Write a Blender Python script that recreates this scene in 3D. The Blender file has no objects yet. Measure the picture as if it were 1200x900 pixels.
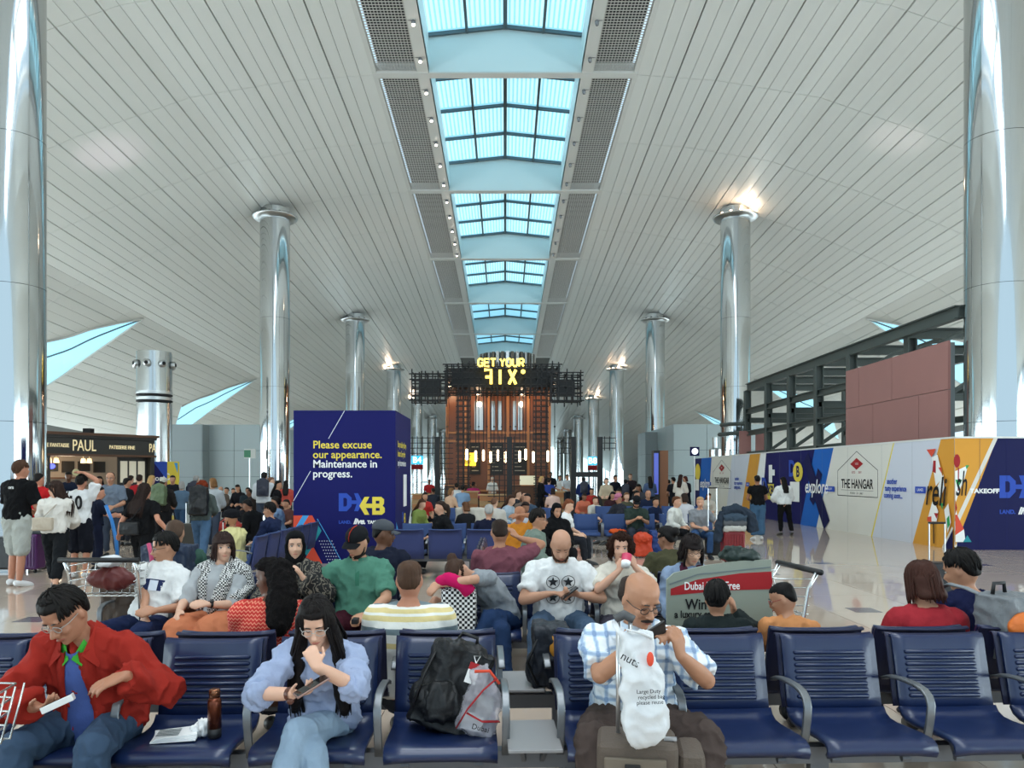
import bpy, bmesh, math, random
from math import sin, cos, pi, radians as R, sqrt
from mathutils import Vector as V, Matrix as M3
random.seed(7)
SC = bpy.context.scene
COL = SC.collection
# ---------------------------------------------------------------- camera, world, light
H, FP, CX, CY = 1.67, 900.0, 592.0, 556.0
cd = bpy.data.cameras.new('camera'); cam = bpy.data.objects.new('camera', cd); COL.objects.link(cam)
cam.location = (0, 0, H); cam.rotation_euler = (pi/2, 0, 0)
cd.sensor_fit = 'HORIZONTAL'; cd.sensor_width = 36; cd.lens = 27
cd.shift_x = 8/1200; cd.shift_y = 106/1200; cd.clip_end = 500; cd.clip_start = .05
SC.camera = cam
w = bpy.data.worlds.new('sky'); SC.world = w; w.use_nodes = True
w.node_tree.nodes['Background'].inputs[0].default_value = (.62, .84, 1.0, 1)
w.node_tree.nodes['Background'].inputs[1].default_value = 1.25
SC.view_settings.view_transform = 'Standard'; SC.view_settings.look = 'None'
SC.view_settings.exposure = 0.22; SC.view_settings.gamma = 1; SC.view_settings.use_curve_mapping = False
SC.cycles.use_denoising = True
SC.cycles.max_bounces = 6; SC.cycles.diffuse_bounces = 4; SC.cycles.glossy_bounces = 3; SC.cycles.transmission_bounces = 6; SC.cycles.transparent_max_bounces = 8
SC.cycles.caustics_reflective = False; SC.cycles.caustics_refractive = False
SC.cycles.sample_clamp_indirect = 4
def zsky(y): return 16.65 - .049*(y-28.8)
BAY0, BAY, NB = 18.3, 10.5, 17
def area(name, loc, sx, sy, power, col, rot=(0, 0, 0)):
    l = bpy.data.lights.new(name, 'AREA'); l.shape = 'RECTANGLE'; l.size = sx; l.size_y = sy; l.energy = power; l.color = col
    o = bpy.data.objects.new(name, l); COL.objects.link(o); o.location = loc; o.rotation_euler = rot
    return o
# added strong area lights, unseen in the bays behind the viewer, brightening the foreground
for k in range(-4, 0):
    y = BAY0 + BAY*k + BAY*.42
    area('added_bay_fill', (0, y, zsky(y)+1.0), 5.2, 8.2, 640, (.95, .98, 1.0))

# two floodlights wash the ceiling above the bakery roof and the steel frame
def flood(loc, tgt, power, col):
    l = bpy.data.lights.new('floodlight_beam', 'SPOT'); l.energy = power; l.color = col; l.spot_size = R(17); l.spot_blend = 1.0; l.shadow_soft_size = .15
    o = bpy.data.objects.new('floodlight_beam', l); COL.objects.link(o); o.location = loc; o.rotation_euler = (V(tgt)-V(loc)).to_track_quat('-Z', 'Y').to_euler(); return o
FLOODS = [flood((-16.6, 30.6, 3.55), (-15.7, 30.4, 14), 1000, (1, .78, .95)), flood((14.6, 26.0, 6.1), (15.1, 29.4, 14), 600, (1, .84, .86))]

# ---------------------------------------------------------------- materials
MATS = {}
def nd(nt, t, **k):
    n = nt.nodes.new(t)
    for a, b in k.items(): setattr(n, a, b)
    return n
def mat(name, col=(.8, .8, .8), rough=.5, metal=0, em=None, ems=1, objcol=False, bump=0, bscale=60, var=0, vscale=8, alpha=1, trans=0, coat=0, spec=None, stretch=None):
    if name in MATS: return MATS[name]
    m = bpy.data.materials.new(name); m.use_nodes = True; nt = m.node_tree; b = nt.nodes['Principled BSDF']
    b.inputs['Base Color'].default_value = (*col, 1); b.inputs['Roughness'].default_value = rough; b.inputs['Metallic'].default_value = metal
    if spec is not None: b.inputs['Specular IOR Level'].default_value = spec
    if coat: b.inputs['Coat Weight'].default_value = coat; b.inputs['Coat Roughness'].default_value = .1
    if em: b.inputs['Emission Color'].default_value = (*em, 1); b.inputs['Emission Strength'].default_value = ems
    if alpha < 1: b.inputs['Alpha'].default_value = alpha
    if trans: b.inputs['Transmission Weight'].default_value = trans
    src = None
    if objcol: src = nd(nt, 'ShaderNodeObjectInfo').outputs['Color']
    tc = None
    if bump or var:
        tc = nd(nt, 'ShaderNodeTexCoord').outputs['Object']
        if stretch:
            mp = nd(nt, 'ShaderNodeMapping'); mp.inputs['Scale'].default_value = stretch; nt.links.new(tc, mp.inputs[0]); tc = mp.outputs[0]
    if var:
        n = nd(nt, 'ShaderNodeTexNoise'); n.inputs['Scale'].default_value = vscale; n.inputs['Detail'].default_value = 4
        nt.links.new(tc, n.inputs['Vector'])
        mr = nd(nt, 'ShaderNodeMapRange'); mr.inputs['To Min'].default_value = 1-var; mr.inputs['To Max'].default_value = 1+var
        nt.links.new(n.outputs['Fac'], mr.inputs['Value'])
        mx = nd(nt, 'ShaderNodeVectorMath', operation='SCALE')
        if src: nt.links.new(src, mx.inputs[0])
        else: mx.inputs[0].default_value = col
        nt.links.new(mr.outputs[0], mx.inputs['Scale']); src = mx.outputs[0]
    if src: nt.links.new(src, b.inputs['Base Color'])
    if bump:
        n = nd(nt, 'ShaderNodeTexNoise'); n.inputs['Scale'].default_value = bscale; n.inputs['Detail'].default_value = 3
        nt.links.new(tc, n.inputs['Vector'])
        bp = nd(nt, 'ShaderNodeBump'); bp.inputs['Strength'].default_value = bump; bp.inputs['Distance'].default_value = .01
        nt.links.new(n.outputs['Fac'], bp.inputs['Height']); nt.links.new(bp.outputs[0], b.inputs['Normal'])
    MATS[name] = m
    return m
def hx(h):
    c = [int(h[i:i+2], 16)/255 for i in (0, 2, 4)]
    return tuple(x/12.92 if x <= .04045 else ((x+.055)/1.055)**2.4 for x in c)

# ---------------------------------------------------------------- mesh helpers
def perp(d):
    d = V(d).normalized()
    a = V((0, 0, 1)) if abs(d.z) < .9 else V((1, 0, 0))
    x = a.cross(d).normalized(); return x, d.cross(x).normalized()
class MB:
    def __init__(s): s.v = []; s.f = []
    def add(s, vs, fs):
        n = len(s.v); s.v += [tuple(v) for v in vs]; s.f += [tuple(i+n for i in f) for f in fs]; return s
    def box(s, c, d, rot=None):
        x, y, z = d[0]/2, d[1]/2, d[2]/2; vs = [V((i*x, j*y, k*z)) for i in (-1, 1) for j in (-1, 1) for k in (-1, 1)]
        if rot: vs = [rot @ v for v in vs]
        c = V(c)
        return s.add([v+c for v in vs], [(0, 1, 3, 2), (4, 6, 7, 5), (0, 4, 5, 1), (2, 3, 7, 6), (0, 2, 6, 4), (1, 5, 7, 3)])
    def b2(s, a, b): return s.box([(a[i]+b[i])/2 for i in range(3)], [abs(b[i]-a[i]) for i in range(3)])
    def bar(s, a, b, w, h, up=(0, 0, 1)):
        a, b = V(a), V(b); d = (b-a); L = d.length; d.normalize(); u = V(up)
        x = u.cross(d)
        if x.length < 1e-4: x = V((1, 0, 0)).cross(d)
        x.normalize(); z = d.cross(x)
        m = M3((x, d, z)).transposed()
        return s.box((a+b)/2, (w, L, h), m)
    def loft(s, rings, cap=True):
        n = len(rings[0]); base = len(s.v)
        for r in rings: s.v += [tuple(p) for p in r]
        for i in range(len(rings)-1):
            for j in range(n):
                k = (j+1) % n
                s.f.append((base+i*n+j, base+i*n+k, base+(i+1)*n+k, base+(i+1)*n+j))
        if cap:
            s.f.append(tuple(base+j for j in range(n))[::-1]); e = base+(len(rings)-1)*n
            s.f.append(tuple(e+j for j in range(n)))
        return s
    def tube(s, pts, r, n=8, flat=1, up=None, cap=True):
        pts = [V(p) for p in pts]; m = len(pts); rr = r if isinstance(r, (list, tuple)) else [r]*m
        rings = []; px = None
        for i, p in enumerate(pts):
            d = (pts[min(i+1, m-1)]-pts[max(i-1, 0)]).normalized()
            if up is not None:
                x = V(up).cross(d)
                if x.length < 1e-3: x, _ = perp(d)
            elif px is None: x, _ = perp(d)
            else: x = px-d*px.dot(d)
            x.normalize(); y = d.cross(x); px = x
            rings.append([p+x*cos(2*pi*j/n)*rr[i]+y*sin(2*pi*j/n)*rr[i]*flat for j in range(n)])
        return s.loft(rings, cap)
    def ell(s, c, r, rot=None, n=12, m=8):
        c = V(c); rings = []
        for i in range(m+1):
            t = pi*min(max(i/m, .02), .98); rg = []
            for j in range(n):
                q = V((sin(t)*cos(2*pi*j/n)*r[0], sin(t)*sin(2*pi*j/n)*r[1], -cos(t)*r[2]))
                rg.append(c+(rot @ q if rot else q))
            rings.append(rg)
        return s.loft(rings)
    def lathe(s, prof, c=(0, 0, 0), n=24, cap=True):
        c = V(c); return s.loft([[c+V((r*cos(2*pi*j/n), r*sin(2*pi*j/n), z)) for j in range(n)] for r, z in prof], cap)
    def prism(s, poly, o, ux, uy, th):
        o, ux, uy = V(o), V(ux), V(uy); nz = ux.cross(uy).normalized()*th
        a = [o+ux*p[0]+uy*p[1] for p in poly]; n = len(a)
        return s.add(a+[p+nz for p in a], [tuple(range(n))[::-1], tuple(range(n, 2*n))]+[(i, (i+1) % n, n+(i+1) % n, n+i) for i in range(n)])
    def grid(s, pts):
        n = len(pts[0]); b = len(s.v)
        for r in pts: s.v += [tuple(p) for p in r]
        for i in range(len(pts)-1):
            for j in range(n-1): s.f.append((b+i*n+j, b+i*n+j+1, b+(i+1)*n+j+1, b+(i+1)*n+j))
        return s
    def mesh(s, name='m', smooth=False):
        me = bpy.data.meshes.new(name); me.from_pydata(s.v, [], s.f)
        if smooth: me.shade_smooth()
        me.update(); return me
    def build(s, name, m, parent=None, smooth=False, fix=False, bevel=0):
        me = s.mesh(name, smooth)
        if fix or bevel:
            bm = bmesh.new(); bm.from_mesh(me)
            if fix: bmesh.ops.recalc_face_normals(bm, faces=bm.faces)
            if bevel: bmesh.ops.bevel(bm, geom=bm.edges[:], offset=bevel, segments=3, profile=.6, affect='EDGES', clamp_overlap=True)
            bm.to_mesh(me); bm.free()
        return link(name, me, m, parent)
def link(name, me, m=None, parent=None, color=None):
    o = bpy.data.objects.new(name, me); COL.objects.link(o)
    if m is not None and not me.materials: me.materials.append(m)
    if parent: o.parent = parent
    if color: o.color = (*color, 1)
    if me.name in PENDING:
        v, sm, dp, ds, sd = PENDING[me.name]
        r = o.modifiers.new('r', 'REMESH'); r.mode = 'VOXEL'; r.voxel_size = v; r.use_smooth_shade = True
        if sm: q = o.modifiers.new('s', 'SMOOTH'); q.iterations = sm; q.factor = .5
        JOBS.append((o, dp, ds, sd))
    return o
PENDING = {}; JOBS = []; TEXTS = []
def finalize():
    dg = bpy.context.evaluated_depsgraph_get(); done = {}
    for o, dp, ds, sd in JOBS:
        if o.data.name not in done:
            raw = o.data.name; me = bpy.data.meshes.new_from_object(o.evaluated_get(dg))
            if dp: displace(me, dp, ds, sd)
            done[raw] = me
        me = done[o.data.name]; o.modifiers.clear(); o.data = me
    for t, o in TEXTS:
        me = bpy.data.meshes.new_from_object(t.evaluated_get(dg)); m = o.data.materials[0]; me.materials.clear(); me.materials.append(m); o.data = me
    for t, o in TEXTS:
        cu = t.data; bpy.data.objects.remove(t); bpy.data.curves.remove(cu)
def tag(o, label=None, cat=None, group=None, kind=None):
    if label: o['label'] = label
    if cat: o['category'] = cat
    if group: o['group'] = group
    if kind: o['kind'] = kind
    return o
def empty(name, loc=(0, 0, 0), rz=0, label=None, cat=None, group=None, kind=None):
    o = bpy.data.objects.new(name, None); COL.objects.link(o); o.location = loc; o.rotation_euler = (0, 0, rz); o.empty_display_size = .1
    return tag(o, label, cat, group, kind)
def copy_tree(o, parent=None):
    c = o.copy(); COL.objects.link(c)
    if parent: c.parent = parent
    for ch in o.children: copy_tree(ch, c)
    return c
def P(px, py, y): return V(((px-CX)/FP*y, y, H-(py-CY)/FP*y))
def FL(px, py): y = H*FP/(py-CY); return V(((px-CX)/FP*y, y, 0))
def text(name, s, size, loc, rot, m, parent=None, ext=.002, off=0, sx=1, align='CENTER', shear=0, space=1):
    cu = bpy.data.curves.new(name, 'FONT'); cu.body = s; cu.size = size; cu.align_x = align; cu.align_y = 'CENTER'; cu.extrude = ext; cu.offset = off; cu.shear = shear; cu.space_character = space; cu.resolution_u = 3
    t = bpy.data.objects.new('tmp', cu); COL.objects.link(t)
    me = bpy.data.meshes.new(name)
    o = link(name, me, m, parent); o.location = loc; o.rotation_euler = rot; o.scale = (sx, 1, 1); TEXTS.append((t, o))
    return o
# ================================================================ STRUCTURE
OFFS = [(0, 0), (4.95, 0), (8, -.22), (11.8, -.85), (16, -2.3), (21.8, -4.7), (26, -7.6), (30, -11.2)]
def zoff(x):
    x = abs(x)
    for (a, za), (b, zb) in zip(OFFS, OFFS[1:]):
        if x <= b: 
            t = (x-a)/(b-a)
            return za+(zb-za)*t
    return OFFS[-1][1]
def zceil(x, y): return zsky(y)+zoff(x)
YEND = 186.0
m_panel = mat('ceiling_white', hx('e4e6e2'), .3, spec=.5)
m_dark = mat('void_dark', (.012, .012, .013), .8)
m_joint = mat('joint_grey', hx('60625f'), .9)
m_white = mat('white_metal', hx('d9dad6'), .35)
m_cyanw = mat('reveal_white', hx('cfe0e2'), .5)
m_steel = mat('mullion_grey', hx('5c6a70'), .4, .3)
m_sky = mat('sky_glass', (.2, .4, .5), .3, em=(.28, .66, .84), ems=.85)
m_frit = mat('frit_glass', (.4, .6, .7), .3, em=(.50, .86, .96), ems=.95)
# floor ---------------------------------------------------------
m_fl = mat('terrazzo_beige', hx('c2b0a0'), .05, var=.05, vscale=1.2, spec=.75)
m_fj = mat('floor_joint', hx('8d867d'), .5)
floor = MB().b2((-34, -26, -.3), (34, YEND, -.012)).build('floor', m_fj); tag(floor, 'polished beige tiled floor of the departure hall', 'floor', kind='structure')
TW = 1.2
tiles = []
for i in range(-25, 25):
    for j in range(0, 130):
        x, y = i*TW+.35, j*TW+1.0
        tiles.append((x, y))
near = sorted(tiles, key=lambda t: t[1]*1.0+abs(t[0]-4.5)*1.4)
tm = MB().b2((0, 0, -.02), (TW-.006, TW-.006, 0)).mesh('floor_tile'); tm.materials.append(m_fl)
for x, y in near[:290]:
    o = link('floor_tile', tm, None, floor); o.location = (x, y, 0)
mb = MB()
for x, y in near[290:]: mb.b2((x, y, -.02), (x+TW-.006, y+TW-.006, 0))
mb.b2((-34, -26, -.02), (34, 1.0-.006, 0))
tag(mb.build('floor_tiles_beyond', m_fl, floor), kind='stuff')
# small dark inlays in the floor
m_inlay = mat('inlay_slate', hx('5e5a66'), .12)
for i, (px, py) in enumerate([(85, 703), (1012, 715), (900, 672), (965, 660), (1150, 662), (1105, 683), (880, 690), (40, 726)]):
    p = FL(px, py); tag(MB().b2((p.x-.16, p.y-.16, .0), (p.x+.16, p.y+.16, .0015)).build('floor_inlay', m_inlay, floor))
# ceiling -------------------------------------------------------
xs = [4.95+i*.25 for i in range(113)]
mb = MB()
for s in (-1, 1):
    rows = [[(s*x, y, zceil(x, y)+.12) for x in [4.9, 8, 11.8, 16, 21.8, 26, 30]] for y in (-26, 8, 40, 80, 130, YEND)]
    mb.grid(rows)
ceiling = mb.build('ceiling', m_joint); tag(ceiling, 'white curved plank ceiling of the terminal hall', 'ceiling', kind='structure')
pan = []
SL = 5.25
xw = 4.97; strips = []
i = 0
while xw < 29.5:
    gap = .055 if i % 3 == 2 else .02
    strips.append((xw, xw+.46)); xw += .46+gap; i += 1
for s in (-1, 1):
    for (a, b) in strips:
        y = 2.55
        while y < YEND-1:
            pan.append((s, a, b, y, y+SL-.02)); y += SL
def panel(mb, s, a, b, y0, y1):
    q = [(s*a, y0), (s*b, y0), (s*b, y1), (s*a, y1)]
    lo = [(x, y, zceil(x, y)) for x, y in q]; hi = [(x, y, z+.1) for x, y, z in lo]
    f = [(0, 3, 2, 1), (0, 1, 5, 4), (1, 2, 6, 5), (2, 3, 7, 6), (3, 0, 4, 7)]
    if s > 0: f = [t[::-1] for t in f]
    mb.add(lo+hi, f)
def inframe(t):
    s, a, b, y0, y1 = t; y = (y0+y1)/2; x = s*(a+b)/2; z = zceil(x, y)
    px = CX+FP*x/y; py = CY-FP*(z-H)/y
    return -30 < px < 1230 and -30 < py
vis = sorted([t for t in pan if inframe(t)], key=lambda t: t[3]+.4*t[1])
big = set(vis[:296])
for t in vis[:296]:
    m = MB(); panel(m, *t); m.build('ceiling_panel', m_panel, ceiling)
m = MB()
for t in pan:
    if t not in big: panel(m, *t)
for s in (-1, 1):
    for (a, b) in strips: panel(m, s, a, b, -25.9, 2.53)
tag(m.build('ceiling_panels_beyond', m_panel, ceiling), kind='stuff')
# central spine: beams, skylights, grilles ------------------------
XW, XG0, XG1 = 2.85, 3.28, 4.8
def band(mb, x0, x1, y0, y1, th=.25, dz=0):
    q = [(x0, y0), (x1, y0), (x1, y1), (x0, y1)]
    lo = [(x, y, zsky(y)+dz) for x, y in q]; hi = [(x, y, z+th) for x, y, z in lo]
    mb.add(lo+hi, [(0, 1, 2, 3)[::-1], (4, 5, 6, 7), (0, 1, 5, 4), (1, 2, 6, 5), (2, 3, 7, 6), (3, 0, 4, 7)])
sp = MB()
for s in (-1, 1):
    band(sp, s*XW, s*XG0, -26, YEND)
    band(sp, s*XG1, s*4.97, -26, YEND)
spine = sp.build('trim_1', m_white, fix=True); tag(spine, 'white framing strips running along both sides of the central roof lights', 'ceiling trim', kind='structure')
m_grid = mat('eggcrate_white', hx('c9c6c0'), .5)
m_lamp = mat('lamp_lit', (1, .9, .8), .4, em=(1, .82, .66), ems=14)
m_lampoff = mat('lamp_unlit', hx('8e9094'), .25, .6)
def grille_mesh(y0, y1):
    g = MB(); n = 13
    for i in range(n+1):
        x = XG0+.03+(XG1-XG0-.06)*i/n
        band(g, x-.010, x+.010, y0+.15, y1-.15, .025, .05)
    m = int((y1-y0)/.145)
    for j in range(m+1):
        y = y0+.15+(y1-y0-.3)*j/m
        band(g, XG0, XG1, y-.010, y+.010, .025, .05)
    return g
def vis_bay(k): return k >= 0
ORD = ['first', 'second', 'third', 'fourth', 'fifth', 'sixth', 'seventh', 'eighth', 'ninth', 'tenth', 'eleventh', 'twelfth']
for k in range(0, 11):
    y0 = BAY0+BAY*k; y1 = y0+BAY; zb = zsky((y0+y1)/2)
    nm = ORD[k]
    # transverse beam at y0
    b = MB(); band(b, -4.95, 4.95, y0-.17, y0+.17, .4, -.03); o = b.build('trim_%d' % (k+2), m_white, fix=True)
    tag(o, 'white cross beam at the near end of the %s roof light' % nm, 'beam', kind='structure')
    # skylight
    win = empty('window_%d' % (k+1), (0, 0, 0)); tag(win, 'gabled blue glazed roof light, %s from the viewer along the ceiling' % nm, 'skylight', kind='structure')
    ya, yb = y0+.17, y1-.17
    rev = MB(); ht = 1.35
    for s in (-1, 1):
        rev.add([(s*XW, ya, zsky(ya)), (s*XW, yb, zsky(yb)), (s*XW, yb, zsky(yb)+ht), (s*XW, ya, zsky(ya)+ht)], [(0, 1, 2, 3)])
    rev.build('side_reveal', m_cyanw, win)
    ew = MB(); yb -= .02; ew.add([(-XW, yb, zsky(yb)), (XW, yb, zsky(yb)), (XW, yb, zsky(yb)+ht), (0, yb, zsky(yb)+ht+.3), (-XW, yb, zsky(yb)+ht)], [(0, 1, 2, 3, 4)])
    ew.add([(-XW, ya, zsky(ya)), (XW, ya, zsky(ya)), (XW, ya, zsky(ya)+ht), (0, ya, zsky(ya)+ht+.3), (-XW, ya, zsky(ya)+ht)], [(4, 3, 2, 1, 0)])
    ew.build('end_panel', m_cyanw, win)
    # panes: four across, four along
    xsn = [-XW, -XW/2, 0, XW/2, XW]; rows = 4
    zr = lambda x, y: zsky(y)+ht+.3*(1-abs(x)/XW)
    for i in range(4):
        for j in range(rows):
            a, b_ = xsn[i], xsn[i+1]; c, d = ya+(yb-ya)*j/rows, ya+(yb-ya)*(j+1)/rows
            if k > 6: continue
            m = MB(); m.add([(x, y, zr(x, y)+.06+dz) for dz in (0, .03) for x, y in ((a, c), (b_, c), (b_, d), (a, d))], [(0, 3, 2, 1), (4, 5, 6, 7), (0, 1, 5, 4), (1, 2, 6, 5), (2, 3, 7, 6), (3, 0, 4, 7)])
            pane = m.build('pane', m_sky, win)
            if k < 4:
                # translucent frit ribs on the pane
                m = MB(); nr = 8
                for q in range(nr):
                    x0 = a+(b_-a)*(q+.12)/nr; x1 = a+(b_-a)*(q+.72)/nr
                    m.add([(x, y, zr(x, y)+.05) for x, y in ((x0, c+.05), (x1, c+.05), (x1, d-.22), (x0, d-.22))], [(0, 3, 2, 1)])
                m.build('frit_band', m_frit, pane)
    if k > 6:
        m = MB(); m.grid([[(x, y, zr(x, y)+.06) for x in xsn] for y in (ya, yb)]); m.build('pane', m_sky, win)
    for x in xsn[1:4]:
        t = .05 if x else .075
        m = MB(); m.bar((x, ya, zr(x, ya)), (x, yb, zr(x, yb)), t*2, .14); m.build('glazing_bar', m_steel, win)
    for j in range(rows+1):
        y = ya+(yb-ya)*j/rows
        y = min(max(y, ya+.06), yb-.06)
        m = MB()
        for s in (-1, 1): m.bar((0, y, zr(0, y)), (s*XW, y, zr(s*XW, y)), .1, .13)
        m.build('glazing_bar', m_steel, win)
    # grilles
    for s, side in ((-1, 'left'), (1, 'right')):
        g = empty('ceiling_grille', (0, (y0+y1)/2, zb), 0); tag(g, 'white egg-crate ceiling grille on the %s of the %s roof light' % (side, nm), 'grille', 'ceiling grilles'); g.location = (0, 0, 0)
        gm = grille_mesh(y0+.05, y1-.05) if k < 6 else MB()
        if k >= 6:
            band(gm, XG0, XG1, y0+.2, y1-.2, .02, .1)
        if s < 0: gm.v = [(-a, b, c) for a, b, c in gm.v]; gm.f = [f[::-1] for f in gm.f]
        tag(gm.build('eggcrate', m_grid if k < 6 else mat('grille_far', hx('6f706e'), .7), g), kind='stuff')
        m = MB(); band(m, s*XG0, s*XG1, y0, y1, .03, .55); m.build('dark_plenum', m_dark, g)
    if k < 3:
        for j in range(5):
            y = y0+1.0+j*2.1
            for s, side in ((-1, 'left'), (1, 'right')):
                lit = s < 0
                L = empty('spotlight', (s*3.06, y, zsky(y)-.12))
                tag(L, ('lit' if lit else 'unlit')+' ceiling spotlight, %s one beside the %s roof light on the %s' % (ORD[j], nm, side), 'spotlight', 'ceiling spotlights')
                MB().lathe([(.05, -.02), (.07, 0), (.075, .1), (.05, .12)], n=12).build('housing', m_lampoff, L, True)
                MB().tube([(0, 0, .11), (s*.2, 0, .13)], .015, 6).build('arm', m_lampoff, L)
                MB().ell((0, 0, -.03), (.06, .06, .04), n=10, m=6).build('lens', m_lamp if lit else m_lampoff, L, True)
# crescent windows (glazed slots in the outer ceiling) -----
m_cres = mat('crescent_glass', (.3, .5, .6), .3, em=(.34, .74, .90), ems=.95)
def ray_ceil(px, py, s=0.0):
    lo, hi = 5.0, 185.0
    f = lambda y: (H-(py-CY)/FP*y)-zceil((px-CX)/FP*y, y)
    # walk outward until the ray rises through the ceiling
    y = lo; prev = f(y)
    while y < hi:
        y2 = y+.25; c = f(y2)
        if prev < 0 <= c:
            return V(((px-CX)/FP*y2, y2, 0))
        if abs((px-CX)/FP*y2) > 30: break
        y = y2; prev = c
    return V(((px-CX)/FP*y, y, 0))
def crescent(n, up, lo, label):
    # up / lo: outline polylines on the ceiling (x, y) from tip to root
    w_ = empty('window_%d' % n); tag(w_, label, 'window', kind='structure')
    N = 14
    def samp(pl, t):
        q = t*(len(pl)-1); i = min(int(q), len(pl)-2); u = q-i
        return V(pl[i])*(1-u)+V(pl[i+1])*u
    g = []; mid = []
    for i in range(N+1):
        t = i/N; a, b = samp(up, t), samp(lo, t)
        row = []
        for j in range(9):
            p = a*(1-j/8)+b*j/8; row.append((p[0], p[1], zceil(p[0], p[1])-.03))
        g.append(row); mid.append(row)
    MB().grid(g).build('pane', m_cres, w_)
    for j in (0, 3, 8):
        MB().tube([V(r[j])-V((0, 0, .02)) for r in g], .05 if j == 3 else .07, 5).build('glazing_bar', m_steel if j == 3 else m_white, w_)
UPX = [(168, 372), (140, 377), (108, 383), (80, 391), (52, 399), (20, 410)]
LPX = [(168, 372), (140, 391), (110, 412), (80, 432), (52, 451), (20, 474)]
cu_ = [ray_ceil(*p) for p in UPX]; cl_ = [ray_ceil(*p) for p in LPX]
n = 20
for k in range(4):
    for s, side in ((1, 'left'), (-1, 'right')):
        f = lambda pl: [(p.x*s, p.y+21.0*k) for p in pl]
        crescent(n, f(cu_), f(cl_), 'pale blue crescent roof window, %s along the %s slope of the ceiling' % (ORD[k], side)); n += 1
# columns --------------------------------------------------------
m_chrome = mat('polished_steel', (.52, .54, .54), .08, 1)
m_chrome2 = mat('brushed_steel', (.55, .56, .56), .3, 1)
CXC = 11.78
m_warm = mat('uplight_lit', (1, .8, .6), .4, em=(1, .66, .42), ems=18)
def column(i, s):
    y = BAY0+21*i; x = s*CXC; zt = zceil(x, y)
    side = 'left' if s < 0 else 'right'
    c = empty('column', (x, y, 0)); tag(c, 'tall polished steel column, %s in the %s hand row' % (ORD[i], side), 'column', 'polished hall columns', 'structure')
    zs = [0, 2.9, 6.1, 9.6, zt-.05] if zt > 10.5 else [0, 2.9, 6.1, zt-.05]
    for a, b in zip(zs, zs[1:]):
        r = .74
        MB().lathe([(r, a+.005), (r, b-.005)], n=72, cap=False).build('shaft_section', m_chrome, c, True)
    # collar dish with lamps
    MB().lathe([(.74, zt-.62), (1.0, zt-.60), (1.12, zt-.52), (1.14, zt-.46), (1.06, zt-.44), (.9, zt-.5), (.74, zt-.5)], n=40).build('collar', m_chrome2, c, True)
    lit = (s > 0 and i in (1, 3, 4)) or (s < 0 and i in (3, 4))
    if i < 5:
        for q in range(12):
            a = 2*pi*q/12
            MB().ell((.93*cos(a), .93*sin(a), zt-.42), (.075, .075, .07), n=8, m=5).build('uplight', m_warm if lit and (q+i) % 12 in (7, 8, 9, 10, 11, 0) else m_lampoff, c, True)
    if lit:
        l = bpy.data.lights.new('uplight_glow', 'POINT'); l.energy = 60; l.color = (1, .72, .5); l.shadow_soft_size = .2
        lo = bpy.data.objects.new('uplight_glow', l); COL.objects.link(lo); lo.parent = c; lo.location = (.3*s, -1.15, zt-.25)
    return c
for i in range(0, 8):
    for s in (-1, 1): column(i, s)
# outer walls ------------------------------------------------------
m_clad = mat('wall_cladding', hx('aebbbd'), .35, var=.03, vscale=.4)
m_clad2 = mat('wall_cladding_grey', hx('8c9698'), .4, var=.03, vscale=.4)
m_gap = mat('panel_gap', hx('6d7678'), .7)
def clad_box(name, label, x0, y0, x1, y1, h, cols_f, rows, cols_s=2, mat_=None, faces='fs', zb=0):
    """cladded block standing on the floor; panels are separate children on the faces towards the hall"""
    o = MB().b2((x0+.02, y0+.02, zb), (x1-.02, y1-.02, h-.02)).build(name, m_gap); tag(o, label, 'wall', kind='structure')
    mm = mat_ or m_clad
    for i in range(cols_f):
        for j in range(rows):
            a, b = x0+(x1-x0)*i/cols_f, x0+(x1-x0)*(i+1)/cols_f; c, d = zb+(h-zb)*j/rows, zb+(h-zb)*(j+1)/rows
            MB().b2((a+.012, y0-.02, c+.012), (b-.012, y0+.03, d-.012)).build('wall_panel', mm, o)
    xs_ = x1 if (x0+x1) < 0 else x0
    for i in range(cols_s):
        for j in range(rows):
            a, b = y0+(y1-y0)*i/cols_s, y0+(y1-y0)*(i+1)/cols_s; c, d = zb+(h-zb)*j/rows, zb+(h-zb)*(j+1)/rows
            MB().b2((xs_-.03, a+.012, c+.012), (xs_+.03, b-.012, d-.012)).build('wall_panel', mm, o)
    return o
p0, p1 = P(238, 497, 45), P(305, 497, 45)
clad_box('wall_left', 'pale grey panelled block wall behind the seating on the left', p0.x, 45, P(309, 0, 45).x+.1, 52, 4.6, 2, 3)
clad_box('wall_back', 'darker grey panelled wall beside the vented air column', P(196, 497, 44).x, 44, P(237, 497, 44).x, 50, 4.55, 1, 3, mat_=m_clad2)
clad_box('wall_right', 'grey panelled block wall rising beyond the printed hoarding', P(790, 0, 47).x, 47, P(905, 0, 47).x, 56, 4.75, 3, 3, 4)
clad_box('wall_front', 'glassy pale partition with a flat top left of the grey block wall', P(757, 0, 52).x, 52, P(790, 0, 52).x, 55, 4.55, 2, 3, mat_=m_clad2)
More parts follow.
